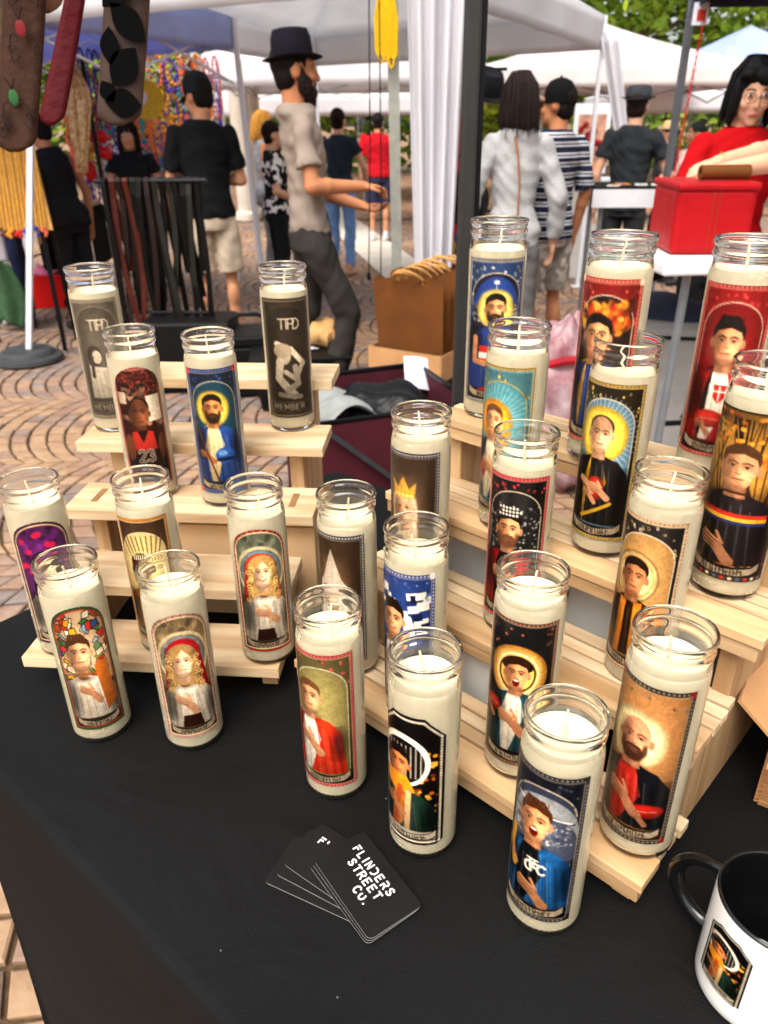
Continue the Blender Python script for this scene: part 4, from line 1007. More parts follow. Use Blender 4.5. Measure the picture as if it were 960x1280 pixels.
candle(.121, .814, .275, 1, 'jar candle with blue stadium label of a bearded man, yellow halo', 'candle',
       lambda p: (S(p, '#33538f', '#f0dc74', '#17100c', '#cf9468', '#24439c', None, None, 'short', '#1d130e', '#8d8d90', '#4c4c52', .05, hx=.5, hy=.84, hs=.12, archc='#20263c', scene=stadium, sd=23, hr=.26, hands=False),
                  p.rect(.27, 1.26, .73, 1.36, '#c92a24'), p.rect(.27, 1.36, .73, 1.45, '#e9e9ec'), p.rect(.27, 1.45, .73, 1.52, '#c92a24'), p.line([(.2, 1.15), (.2, 1.5), (.5, 1.55)], .09, '#cf9468'), p.poly([(.25, 1.95), (.75, 1.7), (.8, 1.95)], '#d02820')), 'rect', 132, .170, 23, 2, True)
x, y = rimpos(780, 292, .275)
candle(x, y, .275, -15, 'jar candle with fiery red label of a man in blue and yellow', 'candle',
       lambda p: S(p, '#8d1c1a', None, '#140e0b', '#cf946c', '#d9a53a', '#20397c', '#24418c', 'short', None, '#a83a34', '#d9b0a0', .06, '#e8dcc8', hx=.42, hy=.84, hs=.15, mouth='smile', archc='#241412', scene=fire, sd=24, hands=False), seed=24, wl=0, small=True)
x, y = rimpos(941, 297, .275)
candle(x, y, .275, -4, 'jar candle with red, black and white label of a man with a crest', 'candle',
       lambda p: (S(p, '#a31a1e', None, '#17100d', '#c98f6c', '#17171a', '#b21f24', '#eceae6', 'quiff', None, '#9c2a2c', '#e3b9b2', .05, hx=.48, hy=.80, hs=.15, archc='#7d1418', sd=25, hands=False, ballc='#cf2a22', ballpos=(.42, 1.64, .2, .11, 0)),
                  p.poly([(.42, 1.2), (.58, 1.2), (.57, 1.36), (.5, 1.43), (.43, 1.36)], '#b8242a'), p.line([(.5, 1.22), (.5, 1.4)], .02, '#f2efea'), p.line([(.43, 1.28), (.57, 1.28)], .02, '#f2efea')), seed=25, wl=1, small=True)
# ================================================================== SMALL THINGS ON THE CLOTH
# ---- black cards with white edges, fanned
CARD = mat('black_card', (0.008, 0.0078, 0.0078), 0.42, var=0.15, scale=30)
CEDGE = mat('white_card_edge', '#b9b3ae', 0.7)
PRINTW = mat('white_print', '#e9e6e2', 0.55, var=0.03)
def round_rect(w_, h_, r_, n=5):
    pts = []
    for cx, cy, a0 in ((w_ / 2 - r_, h_ / 2 - r_, 0), (-w_ / 2 + r_, h_ / 2 - r_, 90), (-w_ / 2 + r_, -h_ / 2 + r_, 180), (w_ / 2 - r_, -h_ / 2 + r_, 270)):
        for k in range(n + 1):
            a = math.radians(a0 + 90 * k / n); pts.append((cx + r_ * math.cos(a), cy + r_ * math.sin(a)))
    return pts
def stroke_mesh(strokes, wd, z):
    mb = MB()
    for pl in strokes:
        for (x0, y0), (x1, y1) in zip(pl[:-1], pl[1:]):
            d = Vector((x1 - x0, y1 - y0, 0)); L = d.length
            if L < 1e-7: continue
            d /= L; n_ = Vector((-d.y, d.x, 0)) * wd / 2; a = Vector((x0, y0, z)) - d * wd * .32; c = Vector((x1, y1, z)) + d * wd * .32
            mb.add([a - n_, c - n_, c + n_, a + n_], [(0, 1, 2, 3)]); z += 2e-6
    return mb
def text_strokes(st, x, y, h, sp):
    out = []
    for ch in st:
        for pl in GL.get(ch, []): out.append([(x + px * h, y + py * h) for px, py in pl])
        x += h * (0.36 if ch in "I.'" else 0.80) + sp
    return out
c_tr, c_br, c_bl = atz(450, 1034, T), atz(531.5, 1137, T), atz(466, 1181, T)
cl = (c_br - c_tr); CL = 0.088; CWD = 0.052
ang = math.atan2(cl.y, cl.x)
ctr = (c_tr + c_bl) / 2
fan = [(0.0, 458, 1107, 0), (0.012, 456, 1109, 0), (0.03, 453.5, 1111, 0), (0.34, 427, 1088, 1), (0.46, 419, 1092, 0), (0.52, 405, 1097, 2)]
zz = T + 0.0008
for k, (da, cpx, cpy, txt) in enumerate(reversed(fan)):
    cc_ = atz(cpx, cpy, T)
    top = k == len(fan) - 1
    lab = ('black business card with rounded corners and full white lettering, on top of the fan' if top else
           ['', 'black business card just under the lettered one, edges almost aligned', 'black business card second beneath the lettered one', 'black card in the fan showing the start of its lettering',
            'black card in the middle of the fan, thin white edge', 'lowest black card of the fan, lying on the cloth'][len(fan) - 1 - k])
    t = thing('business_card', lab, 'card', (cc_.x, cc_.y, zz), ang + da, 'fanned black business cards')
    R_ = round_rect(CL, CWD, 0.005)
    e = MB(); n = len(R_); e.add([(x, y, 0) for x, y in R_] + [(x, y, .0005) for x, y in R_], [(i, (i + 1) % n, n + (i + 1) % n, n + i) for i in range(n)] + [tuple(range(n - 1, -1, -1))])
    e.build('card_edge', CEDGE, t)
    R2 = round_rect(CL - .0005, CWD - .0005, 0.005)
    MB().add([(x, y, .00052) for x, y in R_], [tuple(range(n))]).build('card_face', CARD, t)
    if txt == 0 and top:
        st = text_strokes('fLINdEr', -.030, .0085, .0066, .0014)
        st = text_strokes('fLINdErS', -.0335, .0075, .0068, .0022) + text_strokes('STREET', -.0245, -.0030, .0068, .0022) + text_strokes('Co.', -.0005, -.0135, .0068, .0022)
        stroke_mesh(st, .0015, .00056).build('lettering', PRINTW, t)
    elif txt == 1:
        stroke_mesh(text_strokes("f'", -.0335, .0075, .0068, .0022), .0015, .00056).build('lettering', PRINTW, t)
    elif txt == 2:
        stroke_mesh([[(-.034, .012), (-.0335, .012)]], .0013, .00056).build('lettering', PRINTW, t)
    zz += 0.00075

# ---- mug
mx_, my_ = (lambda q: (q.x, q.y))(atz(978, 1124, T + .097))
mug = thing('mug', 'white mug with black inside, black handle and a dark printed picture', 'mug', (mx_, my_, T + .0006), math.atan2(-my_, -mx_))
CER_W = mat('white_glaze', '#e6e2da', 0.18, var=0.02, coat=0.5)
CER_B = mat('black_glaze', '#0c0c0d', 0.12, var=0.05, coat=0.6)
mb = MB(); mb.lathe([(.034, 0), (.0385, .001), (.0405, .005), (.0408, .012), (.0408, .0915), (.0405, .0935)], 56, cap1=False)
mb.build('mug_body', CER_W, mug, True, angle=60)
mb = MB(); mb.lathe([(.0405, .0935), (.0398, .0952), (.0386, .0955), (.0377, .0945), (.0372, .09), (.0370, .012), (.034, .007), (.0005, .006)], 56, cap0=False)
mb.build('mug_lining', CER_B, mug, True, angle=60)
ha = math.radians(-104)
mb = MB(); pth = []
for k in range(17):
    a = math.radians(-100 + 200 * k / 16); rr_ = .0395 + .026 * max(0, math.cos(a)) ** .75 if abs(a) < PI / 2 else .0395
    pth.append(((.0385 + .034 * max(-.02, math.cos(a)) ** 1.0 if math.cos(a) > 0 else .0385) * math.cos(ha), (.0385 + .034 * math.cos(a) if math.cos(a) > 0 else .0385) * math.sin(ha), .052 + .031 * math.sin(a)))
mb.tube(pth, [(.0042, .0062)] * len(pth), 12); mb.build('handle', CER_B, mug, True, angle=60)
o = inst('printed_picture', film_mesh('printed_picture', f_hex, 52, .022, .080, 'coffin', 60, 130, .0410, 4), mug); o.rotation_euler.z = math.radians(-30)

# ---- corrugated carton at the far side of the table
cbx = thing('cardboard_carton', 'open corrugated cardboard carton standing past the end of the slatted stand', 'carton', tuv(0.03, 0.705, T + .0006) * 1.0, math.atan2(TU.y, TU.x) + .12)
COR = mat('corrugated_card', '#b07c50', 0.85, var=0.1, scale=10, bump=0.35, bscale=2.0, stretch=(2, 2, 260))
hx, hy, hz = .11, .09, .075
MB().box((-hx, 0, hz / 2), (.004, 2 * hy, hz)).build('carton_side', COR, cbx); MB().box((hx, 0, hz / 2), (.004, 2 * hy, hz)).build('carton_side', COR, cbx)
MB().box((0, -hy, hz / 2), (2 * hx - .004, .004, hz)).build('carton_side', COR, cbx); MB().box((0, hy, hz / 2), (2 * hx - .004, .004, hz)).build('carton_side', COR, cbx)
MB().box((0, 0, .002), (2 * hx - .004, 2 * hy - .004, .004)).build('carton_base', COR, cbx)
MB().add([(-hx, -hy, hz), (-hx, hy, hz), (-hx - .035, hy, hz + .03), (-hx - .035, -hy, hz + .03)], [(0, 1, 2, 3)]).build('carton_flap', KRAFT, cbx, solid=.003)
MB().add([(-hx, -hy - .001, hz), (hx, -hy - .001, hz), (hx, -hy - .05, hz + .012), (-hx, -hy - .05, hz + .012)], [(0, 1, 2, 3)]).build('carton_flap', KRAFT, cbx, solid=.003)

# ---- foil packet between the two stands
pk = atz(474, 792, T)
mb = MB().grid(lambda a, c: ((a - .5) * .05, (c - .5) * .035, .012 + .007 * math.sin(a * PI) * math.sin(c * PI) + .0015 * math.sin(a * 22 + c * 9)), 14, 10)
o = mb.build('foil_packet', mat('silver_foil', '#c8ccd2', .25, metal=.9, bump=.5, bscale=60), smooth=True, loc=(pk.x - .01, pk.y + .03, T + .001), rz=.5, solid=.003); tag(o, 'small crumpled silver foil packet lying between the two wooden stands', 'packet')

# ================================================================== THINGS STANDING BEHIND THE TABLE
G0 = 0.004
# ---- paper bags packed in a carton
PBX, PBY = .24, 3.5
pb = thing('paper_bag_carton', 'low kraft carton packed with brown paper carry bags', 'carton', (PBX, PBY, G0), math.radians(-122))
# low trestle the goods rest on
ct = thing('folding_crate', 'black folding crate under the carton of paper bags', 'crate', (PBX, PBY, G0), math.radians(-122))
mb = MB()
for sx in (-1, 1):
    mb.box((sx * .30, 0, .17), (.02, .40, .34))
for sy in (-1, 1): mb.box((0, sy * .19, .17), (.58, .02, .34))
mb.box((0, 0, .335), (.578, .36, .012)); mb.build('crate_body', BLACKPL, ct, bevel=.004)
for k in range(9): MB().box((-.26 + .065 * k, -.203, .17), (.012, .006, .28)).build('crate_rib', BLACKPL, ct)
pb.location.z = G0 + .3425
L_, W_ = .54, .37
for sy in (-1, 1): MB().box((0, sy * W_ / 2, .06), (L_, .004, .12)).build('carton_side', KRAFT, pb)
for sx in (-1, 1): MB().box((sx * L_ / 2, 0, .06), (.004, W_ - .006, .12)).build('carton_side', KRAFT, pb)
MB().box((0, 0, .003), (L_ - .006, W_ - .006, .004)).build('carton_base', KRAFT, pb)
def bag_mesh(seed):
    r = random.Random(seed); mb = MB()
    def fn(a, c): return ((r.uniform(-.002, .002)) + .010 * math.sin(c * 2.2), (a - .5) * .34, c * .40 + (.006 * math.sin(a * 9 + seed) + (.008 if int(a * 14) % 2 else 0)) * (c > .95))
    mb.grid(fn, 14, 6); vs = list(mb.v); mb.add([(x + .012, y, z - .006) for x, y, z in vs], [tuple(reversed(f)) for f in mb.f[:]])
    return mb.mesh('bag_panel', PAPERBAG, True)
def handle_mesh(seed):
    r = random.Random(seed); mb = MB(); w2 = .06
    pts = [(.006, -w2, .37), (.012, -w2, .41)] + [(.02 + .055 * math.sin(PI * k / 10), -w2 * math.cos(PI * k / 10) * (1 + .1 * r.random()), .415 + .045 * math.sin(PI * k / 10)) for k in range(11)] + [(.012, w2, .41), (.006, w2, .37)]
    return mb.tube(pts, .0052, 6).mesh('twisted_handle', mat('paper_cord', '#c79356', .8, var=.15, scale=60, bump=.6, bscale=200), True)
bms, hms = [bag_mesh(k) for k in range(3)], [handle_mesh(k) for k in range(3)]
for k in range(13):
    t = thing('paper_bag', 'brown paper carry bag with twisted cord handles packed upright in the carton', 'bag', (0, 0, 0), 0, 'brown paper bags packed in the carton')
    loc = Matrix.Translation(pb.location) @ Matrix.Rotation(math.radians(-122), 4, 'Z') @ Vector((-.225 + .036 * k, rnd.uniform(-.008, .008), .008))
    t.location = loc; t.rotation_euler = (rnd.uniform(-.03, .03), rnd.uniform(-.10, .22), math.radians(-122) + rnd.uniform(-.12, .12))
    inst('bag_panel', bms[k % 3], t).scale = (1, rnd.uniform(.94, 1.04), rnd.uniform(.93, 1.05)); inst('twisted_handle', hms[k % 3], t)
# ---- burgundy folding wagon
BURG = mat('burgundy_canvas', '#4a1a22', 0.8, var=0.12, scale=12, bump=.3, bscale=300)
wg_ = thing('folding_wagon', 'burgundy canvas folding wagon with dark crossed frame and open top', 'wagon', (-0.03, 2.36, G0), math.radians(20))
wl_, ww_, wh, wz = .50, .46, .45, .13
mb = MB()
mb.box((0, -ww_ / 2, wz + wh / 2), (wl_, .006, wh)); mb.build('canvas_side', BURG, wg_)
MB().box((0, ww_ / 2, wz + wh / 2), (wl_, .006, wh)).build('canvas_side', BURG, wg_)
for sx in (-1, 1): MB().box((sx * wl_ / 2, 0, wz + wh / 2), (.006, ww_ - .008, wh)).build('canvas_side', BURG, wg_)
MB().box((0, 0, wz + .004), (wl_ - .008, ww_ - .008, .008)).build('canvas_floor', BURG, wg_)
for yy in (-ww_ / 2 - .012, ww_ / 2 + .012):
    MB().bar((-wl_ / 2, yy, wz), (wl_ / 2, yy, wz + wh), .014).build('cross_bar', GREYMT if False else mat('dark_grey_metal', '#4a4c50', .4, metal=.5), wg_)
    MB().bar((wl_ / 2, yy - .012, wz), (-wl_ / 2, yy - .012, wz + wh), .014).build('cross_bar', MATS['dark_grey_metal'], wg_)
MB().tube([(-wl_ / 2, -ww_ / 2, wz + wh), (wl_ / 2, -ww_ / 2, wz + wh), (wl_ / 2, ww_ / 2, wz + wh), (-wl_ / 2, ww_ / 2, wz + wh)], .009, 8, closed=True).build('top_rail', BLACKMT, wg_, True)
for sx in (-1, 1):
    for sy in (-1, 1):
        MB().lathe([(.02, -.015), (.055, -.012), (.06, 0), (.055, .012), (.02, .015)], 16, (sx * .19, sy * .21, .06), Matrix.Rotation(PI / 2, 3, 'X')).build('wheel', BLACKPL, wg_, True)
        MB().bar((sx * .19, sy * .21, .06), (sx * .19, sy * .21, wz + .01), .014).build('wheel_leg', BLACKMT, wg_)
mb = MB(); r = random.Random(5)
mb.grid(lambda a, c: (-.17 + a * .34, -.16 + c * .32, .10 * math.sin(PI * a) ** .5 * math.sin(PI * c) ** .5 + .025 * math.sin(a * 11 + c * 5) * math.sin(c * 9)), 26, 22)
o = mb.build('bin_bag', mat('black_bag_film', '#101012', .28, bump=.6, bscale=22), smooth=True, loc=(.0, 2.38, G0 + wz + .36), rz=.4, solid=.002, angle=80)
tag(o, 'crumpled black plastic bag lying inside the burgundy wagon', 'bag')
mb = MB().grid(lambda a, c: (-.1 + a * .2, -.12 + c * .24, .05 * math.sin(PI * a) + .012 * math.sin(c * 14 + a * 4)), 16, 18)
o = mb.build('grey_wrap', mat('grey_film', '#8d8f8a', .3, bump=.5, bscale=30), smooth=True, loc=(-.14, 2.30, G0 + wz + .40), rz=.5, solid=.002, angle=80)
tag(o, 'crumpled grey plastic wrap at the corner of the burgundy wagon', 'wrap')
mb = MB().grid(lambda a, c: ((a - .5) * .09, (c - .5) * .12, .01 * math.sin(a * 3)), 4, 4)
o = mb.build('white_sheet', mat('white_paper', '#dcdde8', .7), loc=(.12, 2.58, G0 + wz + .44), solid=.002); o.rotation_euler = (.9, .2, .3); tag(o, 'white paper sheet sticking up behind the black bag in the wagon', 'paper')
# ---- black tub with lid, tool case, kraft bundle
q = aty(378, 470, 4.0)
tb = thing('storage_tub', 'black plastic storage tub with a loose lid behind the plain board stand', 'tub', (q.x, 3.98, G0), math.radians(6))
mb = MB(); mb.add([(-.22, -.15, 0), (.22, -.15, 0), (.22, .15, 0), (-.22, .15, 0), (-.25, -.18, .27), (.25, -.18, .27), (.25, .18, .27), (-.25, .18, .27)], [(3, 2, 1, 0), (4, 5, 6, 7), (0, 1, 5, 4), (1, 2, 6, 5), (2, 3, 7, 6), (3, 0, 4, 7)])
mb.build('tub_body', BLACKPL, tb, bevel=.012)
MB().box((0, 0, .281), (.53, .39, .018)).build('tub_lid', BLACKPL, tb, bevel=.006)
MB().box((.27, 0, .283), (.02, .12, .012)).build('lid_clip', mat('grey_plastic', '#8a8d90', .4), tb)
qq = tb.location + Vector((-.05, .02, .292))
mb = MB().grid(lambda a, c: ((a - .5) * .26, (c - .5) * .2, .004 * math.sin(a * 9 + c * 7) + .004), 10, 8)
o = mb.build('paper_sheet', mat('white_paper', '#dcdde8', .7), smooth=True, loc=qq, rz=.3, solid=.001); tag(o, 'white printed sheet lying on the black tub lid', 'paper')
mb = MB(); r = random.Random(8)
mb.ball((0, 0, .07), (.13, .10, .07), 18)
mb.v = [(x * (1 + .16 * math.sin(9 * y * 10 + z * 30)), y * (1 + .14 * math.sin(x * 70)), z + .010 * math.sin(x * 60 + y * 40)) for x, y, z in mb.v]
o = mb.build('crumpled_paper', mat('tan_paper', '#c69a62', .85, var=.15, bump=.8, bscale=25), smooth=True, loc=tb.location + Vector((.13, .06, .292)), angle=25); tag(o, 'crumpled tan packing paper on the black tub lid', 'paper')
tc2 = thing('tool_case', 'black tool case with a yellow label and carry handle', 'tool case', (-.74, 4.2, G0), math.radians(8))
MB().box((0, 0, .14), (.46, .30, .28)).build('case_body', BLACKPL, tc2, bevel=.015)
MB().box((0, 0, .312), (.48, .32, .06)).build('case_lid', BLACKPL, tc2, bevel=.015)
MB().box((.14, -.162, .285), (.12, .006, .06)).build('yellow_label', mat('yellow_sticker', '#e0a91c', .5), tc2)
stroke_mesh([[(-.03, 0), (-.03, .02)], [(-.01, .0), (-.01, .02), (.005, .02), (.005, 0)], [(.02, 0), (.02, .02)]], .006, 0).build('label_print', BLACKPL, tc2, loc=(.14, -.1665, .275)).rotation_euler = (PI / 2, 0, 0)
MB().tube([(-.1, 0, .335), (-.1, 0, .40), (-.05, 0, .425), (.05, 0, .425), (.1, 0, .40), (.1, 0, .335)], .012, 8).build('carry_handle', BLACKPL, tc2, True)
# ---- belts on a floor rack
LTH = [mat('leather_black', '#0c0a08', .45, var=.2, spec=.1), mat('leather_brown', '#44180f', .45, var=.2), mat('leather_olive', '#1f1d17', .5, var=.2), mat('leather_darkbrown', '#1c0f0a', .5, var=.2)]
brp = atz(205, 470, 0); BX, BY = -1.20, 4.3
br = thing('belt_rack', 'black metal floor rack for leather belts', 'rack', (BX, BY, G0), math.radians(-4))
RW, RH = .50, 1.10
for sx in (-1, 1):
    MB().tube([(sx * RW / 2, 0, 0), (sx * RW / 2, 0, RH)], .012, 8).build('upright', BLACKMT, br, True)
    MB().tube([(sx * RW / 2, -.2, .012), (sx * RW / 2, .2, .012)], .012, 8).build('foot', BLACKMT, br, True)
MB().tube([(-RW / 2 - .05, 0, RH), (RW / 2 + .05, 0, RH)], .014, 8).build('top_bar', BLACKMT, br, True)
MB().tube([(-RW / 2, 0, .42), (RW / 2, 0, .42)], .010, 8).build('cross_bar', BLACKMT, br, True)
bl_lab = {0: 'black leather belt looped over the floor rack', 1: 'reddish brown leather belt looped over the floor rack', 2: 'olive grey leather belt looped over the floor rack', 3: 'dark brown leather belt looped over the floor rack'}
def belt_mesh(L1, L2, mt, seed):
    mb = MB(); ph = seed; wd = .030; path = [(0, -.016 - .02 * math.sin(t_ * 3 + ph), -L1 * (1 - t_)) for t_ in [k / 10 for k in range(10)]] + [(0, -.017, 0), (0, -.010, .016), (0, .010, .016), (0, .017, 0)] + [(0, .017 + .02 * t_, -L2 * t_) for t_ in [k / 8 for k in range(1, 9)]]
    vs = []
    for i, (x, y, z) in enumerate(path):
        sw = .032 * math.sin(i * .28 + ph * 1.9) * abs(z) / .5
        for k, (ox, oy) in enumerate(((-wd / 2, 0), (wd / 2, 0))): vs.append((x + ox + sw, y + oy, z))
    fs = [(2 * i, 2 * i + 1, 2 * i + 3, 2 * i + 2) for i in range(len(path) - 1)]
    mb.add(vs, fs); return mb.mesh('strap', mt)
seq = [0, 1, 3, 1, 0, 0, 3, 2, 0, 2, 0, 0, 2, 0]
for k, c in enumerate(seq):
    t = thing('leather_belt', bl_lab[c], 'belt', (BX - .24 + .48 * k / (len(seq) - 1), BY + rnd.uniform(-.003, .003), G0 + RH + .0005), math.radians(-4) + rnd.uniform(-.25, .25), 'leather belts on the floor rack')
    s_ = inst('strap', belt_mesh(rnd.uniform(.6, .95), rnd.uniform(.45, .85), LTH[c], k), t); md = s_.modifiers.new('s', 'SOLIDIFY'); md.thickness = .004
mb = MB(); mb.box((0, 0, .2), (.5, .3, .4)); o = mb.build('black_bin', BLACKPL, bevel=.02, loc=(BX + .12, BY - .02, G0)); o.name = 'black_crate'
tag(o, 'black box standing under the belt rack', 'box')

# ---- goods to the right behind the slatted stand
sc_ = thing('soft_case', 'pale grey soft case with dark piping and round wheel', 'case', (1.12, 2.86, G0), math.radians(-14))
GRYF = mat('grey_fabric', '#9b9793', .85, var=.08, bump=.2, bscale=200)
MB().box((0, 0, .38), (.58, .30, .62)).build('case_body', GRYF, sc_, bevel=.05)
MB().tube([(-.26, -.155, .10), (.26, -.155, .10), (.26, -.155, .65), (-.26, -.155, .65)], .009, 6, closed=True).build('piping', BLACKPL, sc_, True)
for sx in (-1, 1): MB().lathe([(.02, -.02), (.065, -.016), (.07, 0), (.065, .016), (.02, .02)], 20, (sx * .2, -.12, .07), Matrix.Rotation(PI / 2, 3, 'X')).build('wheel', BLACKPL, sc_, True)
MB().tube([(.05, -.157, .35), (.08, -.159, .40), (.12, -.157, .37)], .006, 6).build('logo_mark', BLACKPL, sc_)
mb = MB().grid(lambda a, c: ((a - .5) * .62, (c - .5) * .40, .05 * math.sin(PI * a) * math.sin(PI * c) + .012 * math.sin(a * 13 + 3 * c) - (.10 * max(0, .2 - c) * 5 if c < .2 else 0)), 24, 16)
o = mb.build('folded_jacket', mat('navy_cloth', '#2b3042', .85, bump=.5, bscale=30), smooth=True, loc=(1.10, 2.95, G0 + .70), rz=-.3, solid=.006, angle=80); tag(o, 'navy jacket thrown over the pale grey soft case', 'jacket')
mb = MB(); mb.tube([(.0, 0, 0), (.02, 0, .35), (.05, .02, .62)], .011, 8); mb.tube([(-.04, .02, .62), (.16, .04, .66)], .022, 10)
o = mb.build('trolley_handle', BLACKMT, smooth=True, loc=(.80, 2.62, G0)); tag(o, 'black trolley handle with padded grip sticking up behind the candles', 'trolley')
o.location.z = G0
o.scale = (1, 1, aty(828, 342, 2.62).z / .66)
fp = atz(690, 470, .35)
from mathutils import noise as mnoise
mb = MB(); mb.ball((0, 0, .2), (.2, .15, .2), 56)
mb.v = [(lambda p, q: (p.x * q, p.y * q, max(0, .2 + (p.z - .2) * q)))(Vector(v), 1 + .35 * abs(mnoise.noise(Vector(v) * 9)) + .18 * abs(mnoise.noise(Vector(v) * 22)) - .12) for v in mb.v]
PLB = mat('clear_red_film', '#7d3f48', .2, var=.35, scale=12, bump=.9, bscale=40, col2='#c7aeb0')
o = mb.build('plastic_bag', PLB, smooth=True, loc=(.72, 2.85, G0), angle=80); o.scale = (1.1, 1, 1.75); tag(o, 'crinkled pinkish plastic bag with a red edge behind the slatted stand', 'bag')
mb = MB(); mb.tube([(.168 * math.cos(a), .128 * math.sin(a), .315 + .012 * math.sin(3 * a)) for a in [2 * PI * k / 24 for k in range(24)]], .010, 6, closed=True); mb.build('red_edge', mat('red_film', '#a01c26', .3), o, True)
# ================================================================== GAZEBOS AND POLES
def quad_canopy(t, C, peak, canvas, name='canopy', sag=.06):
    """four sloping panels to a point, with a slight sag"""
    c = sum(C, Vector()) / 4; pk_ = Vector((c.x, c.y, peak))
    for i in range(4):
        a, b_ = C[i], C[(i + 1) % 4]; mb = MB()
        def fn(u, v):
            p = a.lerp(b_, u).lerp(pk_, v); p = p.copy(); p.z -= sag * math.sin(PI * v) * (1 + .5 * math.sin(PI * u)); return p
        mb.grid(fn, 8, 8); mb.build(name, canvas, t, True, solid=.004)
def valance(t, a, b_, h, canvas, n=30, wav=.012):
    d = (b_ - a); nn = Vector((-d.y, d.x, 0)).normalized(); mb = MB()
    mb.grid(lambda u, v: a.lerp(b_, u) + Vector((0, 0, -h * v)) + nn * wav * v * math.sin(u * n * .9), n, 4); return mb.build('valance', canvas, t, True, solid=.004)
def gazebo(name, lab, C, peak, vh, canvas, legm, legs=(0, 1, 2, 3), truss=True, foot=None, vcan=None):
    t = thing(name, lab, 'gazebo', (0, 0, 0))
    quad_canopy(t, C, peak, canvas)
    for i in range(4):
        a, b_ = C[i], C[(i + 1) % 4]; valance(t, a, b_, vh, vcan or canvas)
        if truss:
            a2, b2 = a + Vector((0, 0, -.06)), b_ + Vector((0, 0, -.06)); dn = Vector((0, 0, -.34)); mid = a2.lerp(b2, .5)
            cc = (sum(C, Vector()) / 4 - mid).normalized() * .05; cc.z = 0
            for p, q in ((a2, mid + dn), (a2 + dn, mid), (b2, mid + dn), (b2 + dn, mid)): MB().bar(p + cc, q + cc, .018, .012).build('truss_bar', legm, t)
    for i in legs:
        f_ = (foot or {}).get(i) or Vector((C[i].x, C[i].y, 0)); MB().bar(C[i], f_ + Vector((0, 0, .012)), .032).build('leg', legm, t)
        MB().box((f_.x, f_.y, .008), (.1, .1, .008)).build('foot_plate', legm, t)
    return t
def V3(x, y, z): return Vector((x, y, z))
EZ = 2.10
Lb = atz(37, 452, 0)
WC = [V3(.16, 3.9, EZ), V3(1.80, 7.1, EZ), V3(-.62, 8.6, EZ), Vector((aty(50, 20, 4.85).x, 4.85, EZ))]
wg = gazebo('white_gazebo', 'large white pop-up gazebo with grey underside over the middle of the market', WC, 2.95, .235, CANVASG, WHITEMT, legs=(1, 2, 3), truss=False, foot={3: Lb}, vcan=CANVASG)
DISC = mat('rubber_weight', '#3c3d3e', .6, var=.1)
o = MB().lathe([(.20, 0), (.215, .012), (.21, .035), (.17, .045), (.165, .06), (.15, .075), (.02, .08)], 32).build('leg_weight', DISC, smooth=True, loc=(Lb.x, Lb.y, .006), angle=40); tag(o, 'round dark grey stepped weight at the foot of the white gazebo leg', 'weight')
# the near leg: grey post, with the white side curtain gathered beside it
npx = aty(493, 220, 3.9)
MB().bar((npx.x - .01, 3.9, EZ), (npx.x + .02, 3.9, .012), .056, .05).build('leg', mat('grey_green_post', '#9a9c92', .4, metal=.35), wg)
def curtain(top, bot, w0, w1, folds, name='side_curtain'):
    mb = MB(); top, bot = Vector(top), Vector(bot)
    def fn(u, v):
        c = top.lerp(bot, v); w_ = w0 + (w1 - w0) * v; ph = u * folds * 2 * PI
        return c + Vector(((u - .5) * w_, .03 * math.sin(ph) * (1 - .3 * v) + .012 * math.sin(ph * .5 + v * 4), 0))
    mb.grid(fn, folds * 10, 20); return mb.build(name, CANVAS, wg, True, solid=.003, angle=80)
q0, q1 = aty(546, 5, 3.88), aty(541, 390, 3.88)
curtain(q0 + Vector((0, 0, .25)), q1 + Vector((0, 0, -.25)), .27, .15, 4)
q0, q1 = aty(760, 58, 7.05), aty(790, 280, 7.05)
curtain(q0 + Vector((0, 0, .1)), q1 + (q1 - q0) * .12, .15, .07, 2)
q0 = aty(287, 85, 8.5); q1 = aty(291, 110, 8.5)
# yellow rope hank on the post
yr = thing('rope_hank', 'bright yellow rope hank tied round the grey gazebo post', 'rope', (npx.x - .035, 3.845, 0)); YR = mat('yellow_rope', '#e6b412', .6, var=.2, scale=120, bump=.7, bscale=250)
ztop = aty(488, -30, 3.85).z; zb = aty(488, 90, 3.85).z
for k in range(7):
    dx = (k - 3) * .011; z1 = zb + rnd.uniform(0, .06)
    MB().tube([(dx * .4, 0, ztop), (dx - .012, -.012, (ztop + z1) / 2), (dx - .01, -.01, z1 + .02), (dx, -.012, z1), (dx + .012, -.01, z1 + .02), (dx + .014, -.01, (ztop + z1) / 2), (dx * .4 + .004, 0, ztop)], .0065, 6).build('rope_strand', YR, yr, True)
MB().tube([(.036 * math.cos(a), .03 * math.sin(a) + .015, ztop - .02 + .006 * a) for a in [k * .5 for k in range(26)]], .0065, 6).build('rope_wrap', YR, yr, True)
# thin dark cords hanging near the post
for px_, lab in ((462, 'thin dark cord hanging down with a knotted end in front of the grey post'), (474, 'thin dark cord hanging beside the grey gazebo post')):
    a, c = aty(px_, -10, 3.6), aty(px_ - (1 if px_ < 470 else -2), 345 if px_ < 470 else 395, 3.6)
    o = thing('hanging_cord', lab, 'cord', (c.x, c.y, c.z)); d = a - c
    MB().tube([(0, 0, 0), d * .5 + Vector((.004, 0, 0)), d + Vector((0, 0, .25))], .0028, 6).build('cord', BLACKCL, o, True)
    MB().ball((0, 0, 0), (.010, .010, .02), 8).build('knot', BLACKCL, o, True)
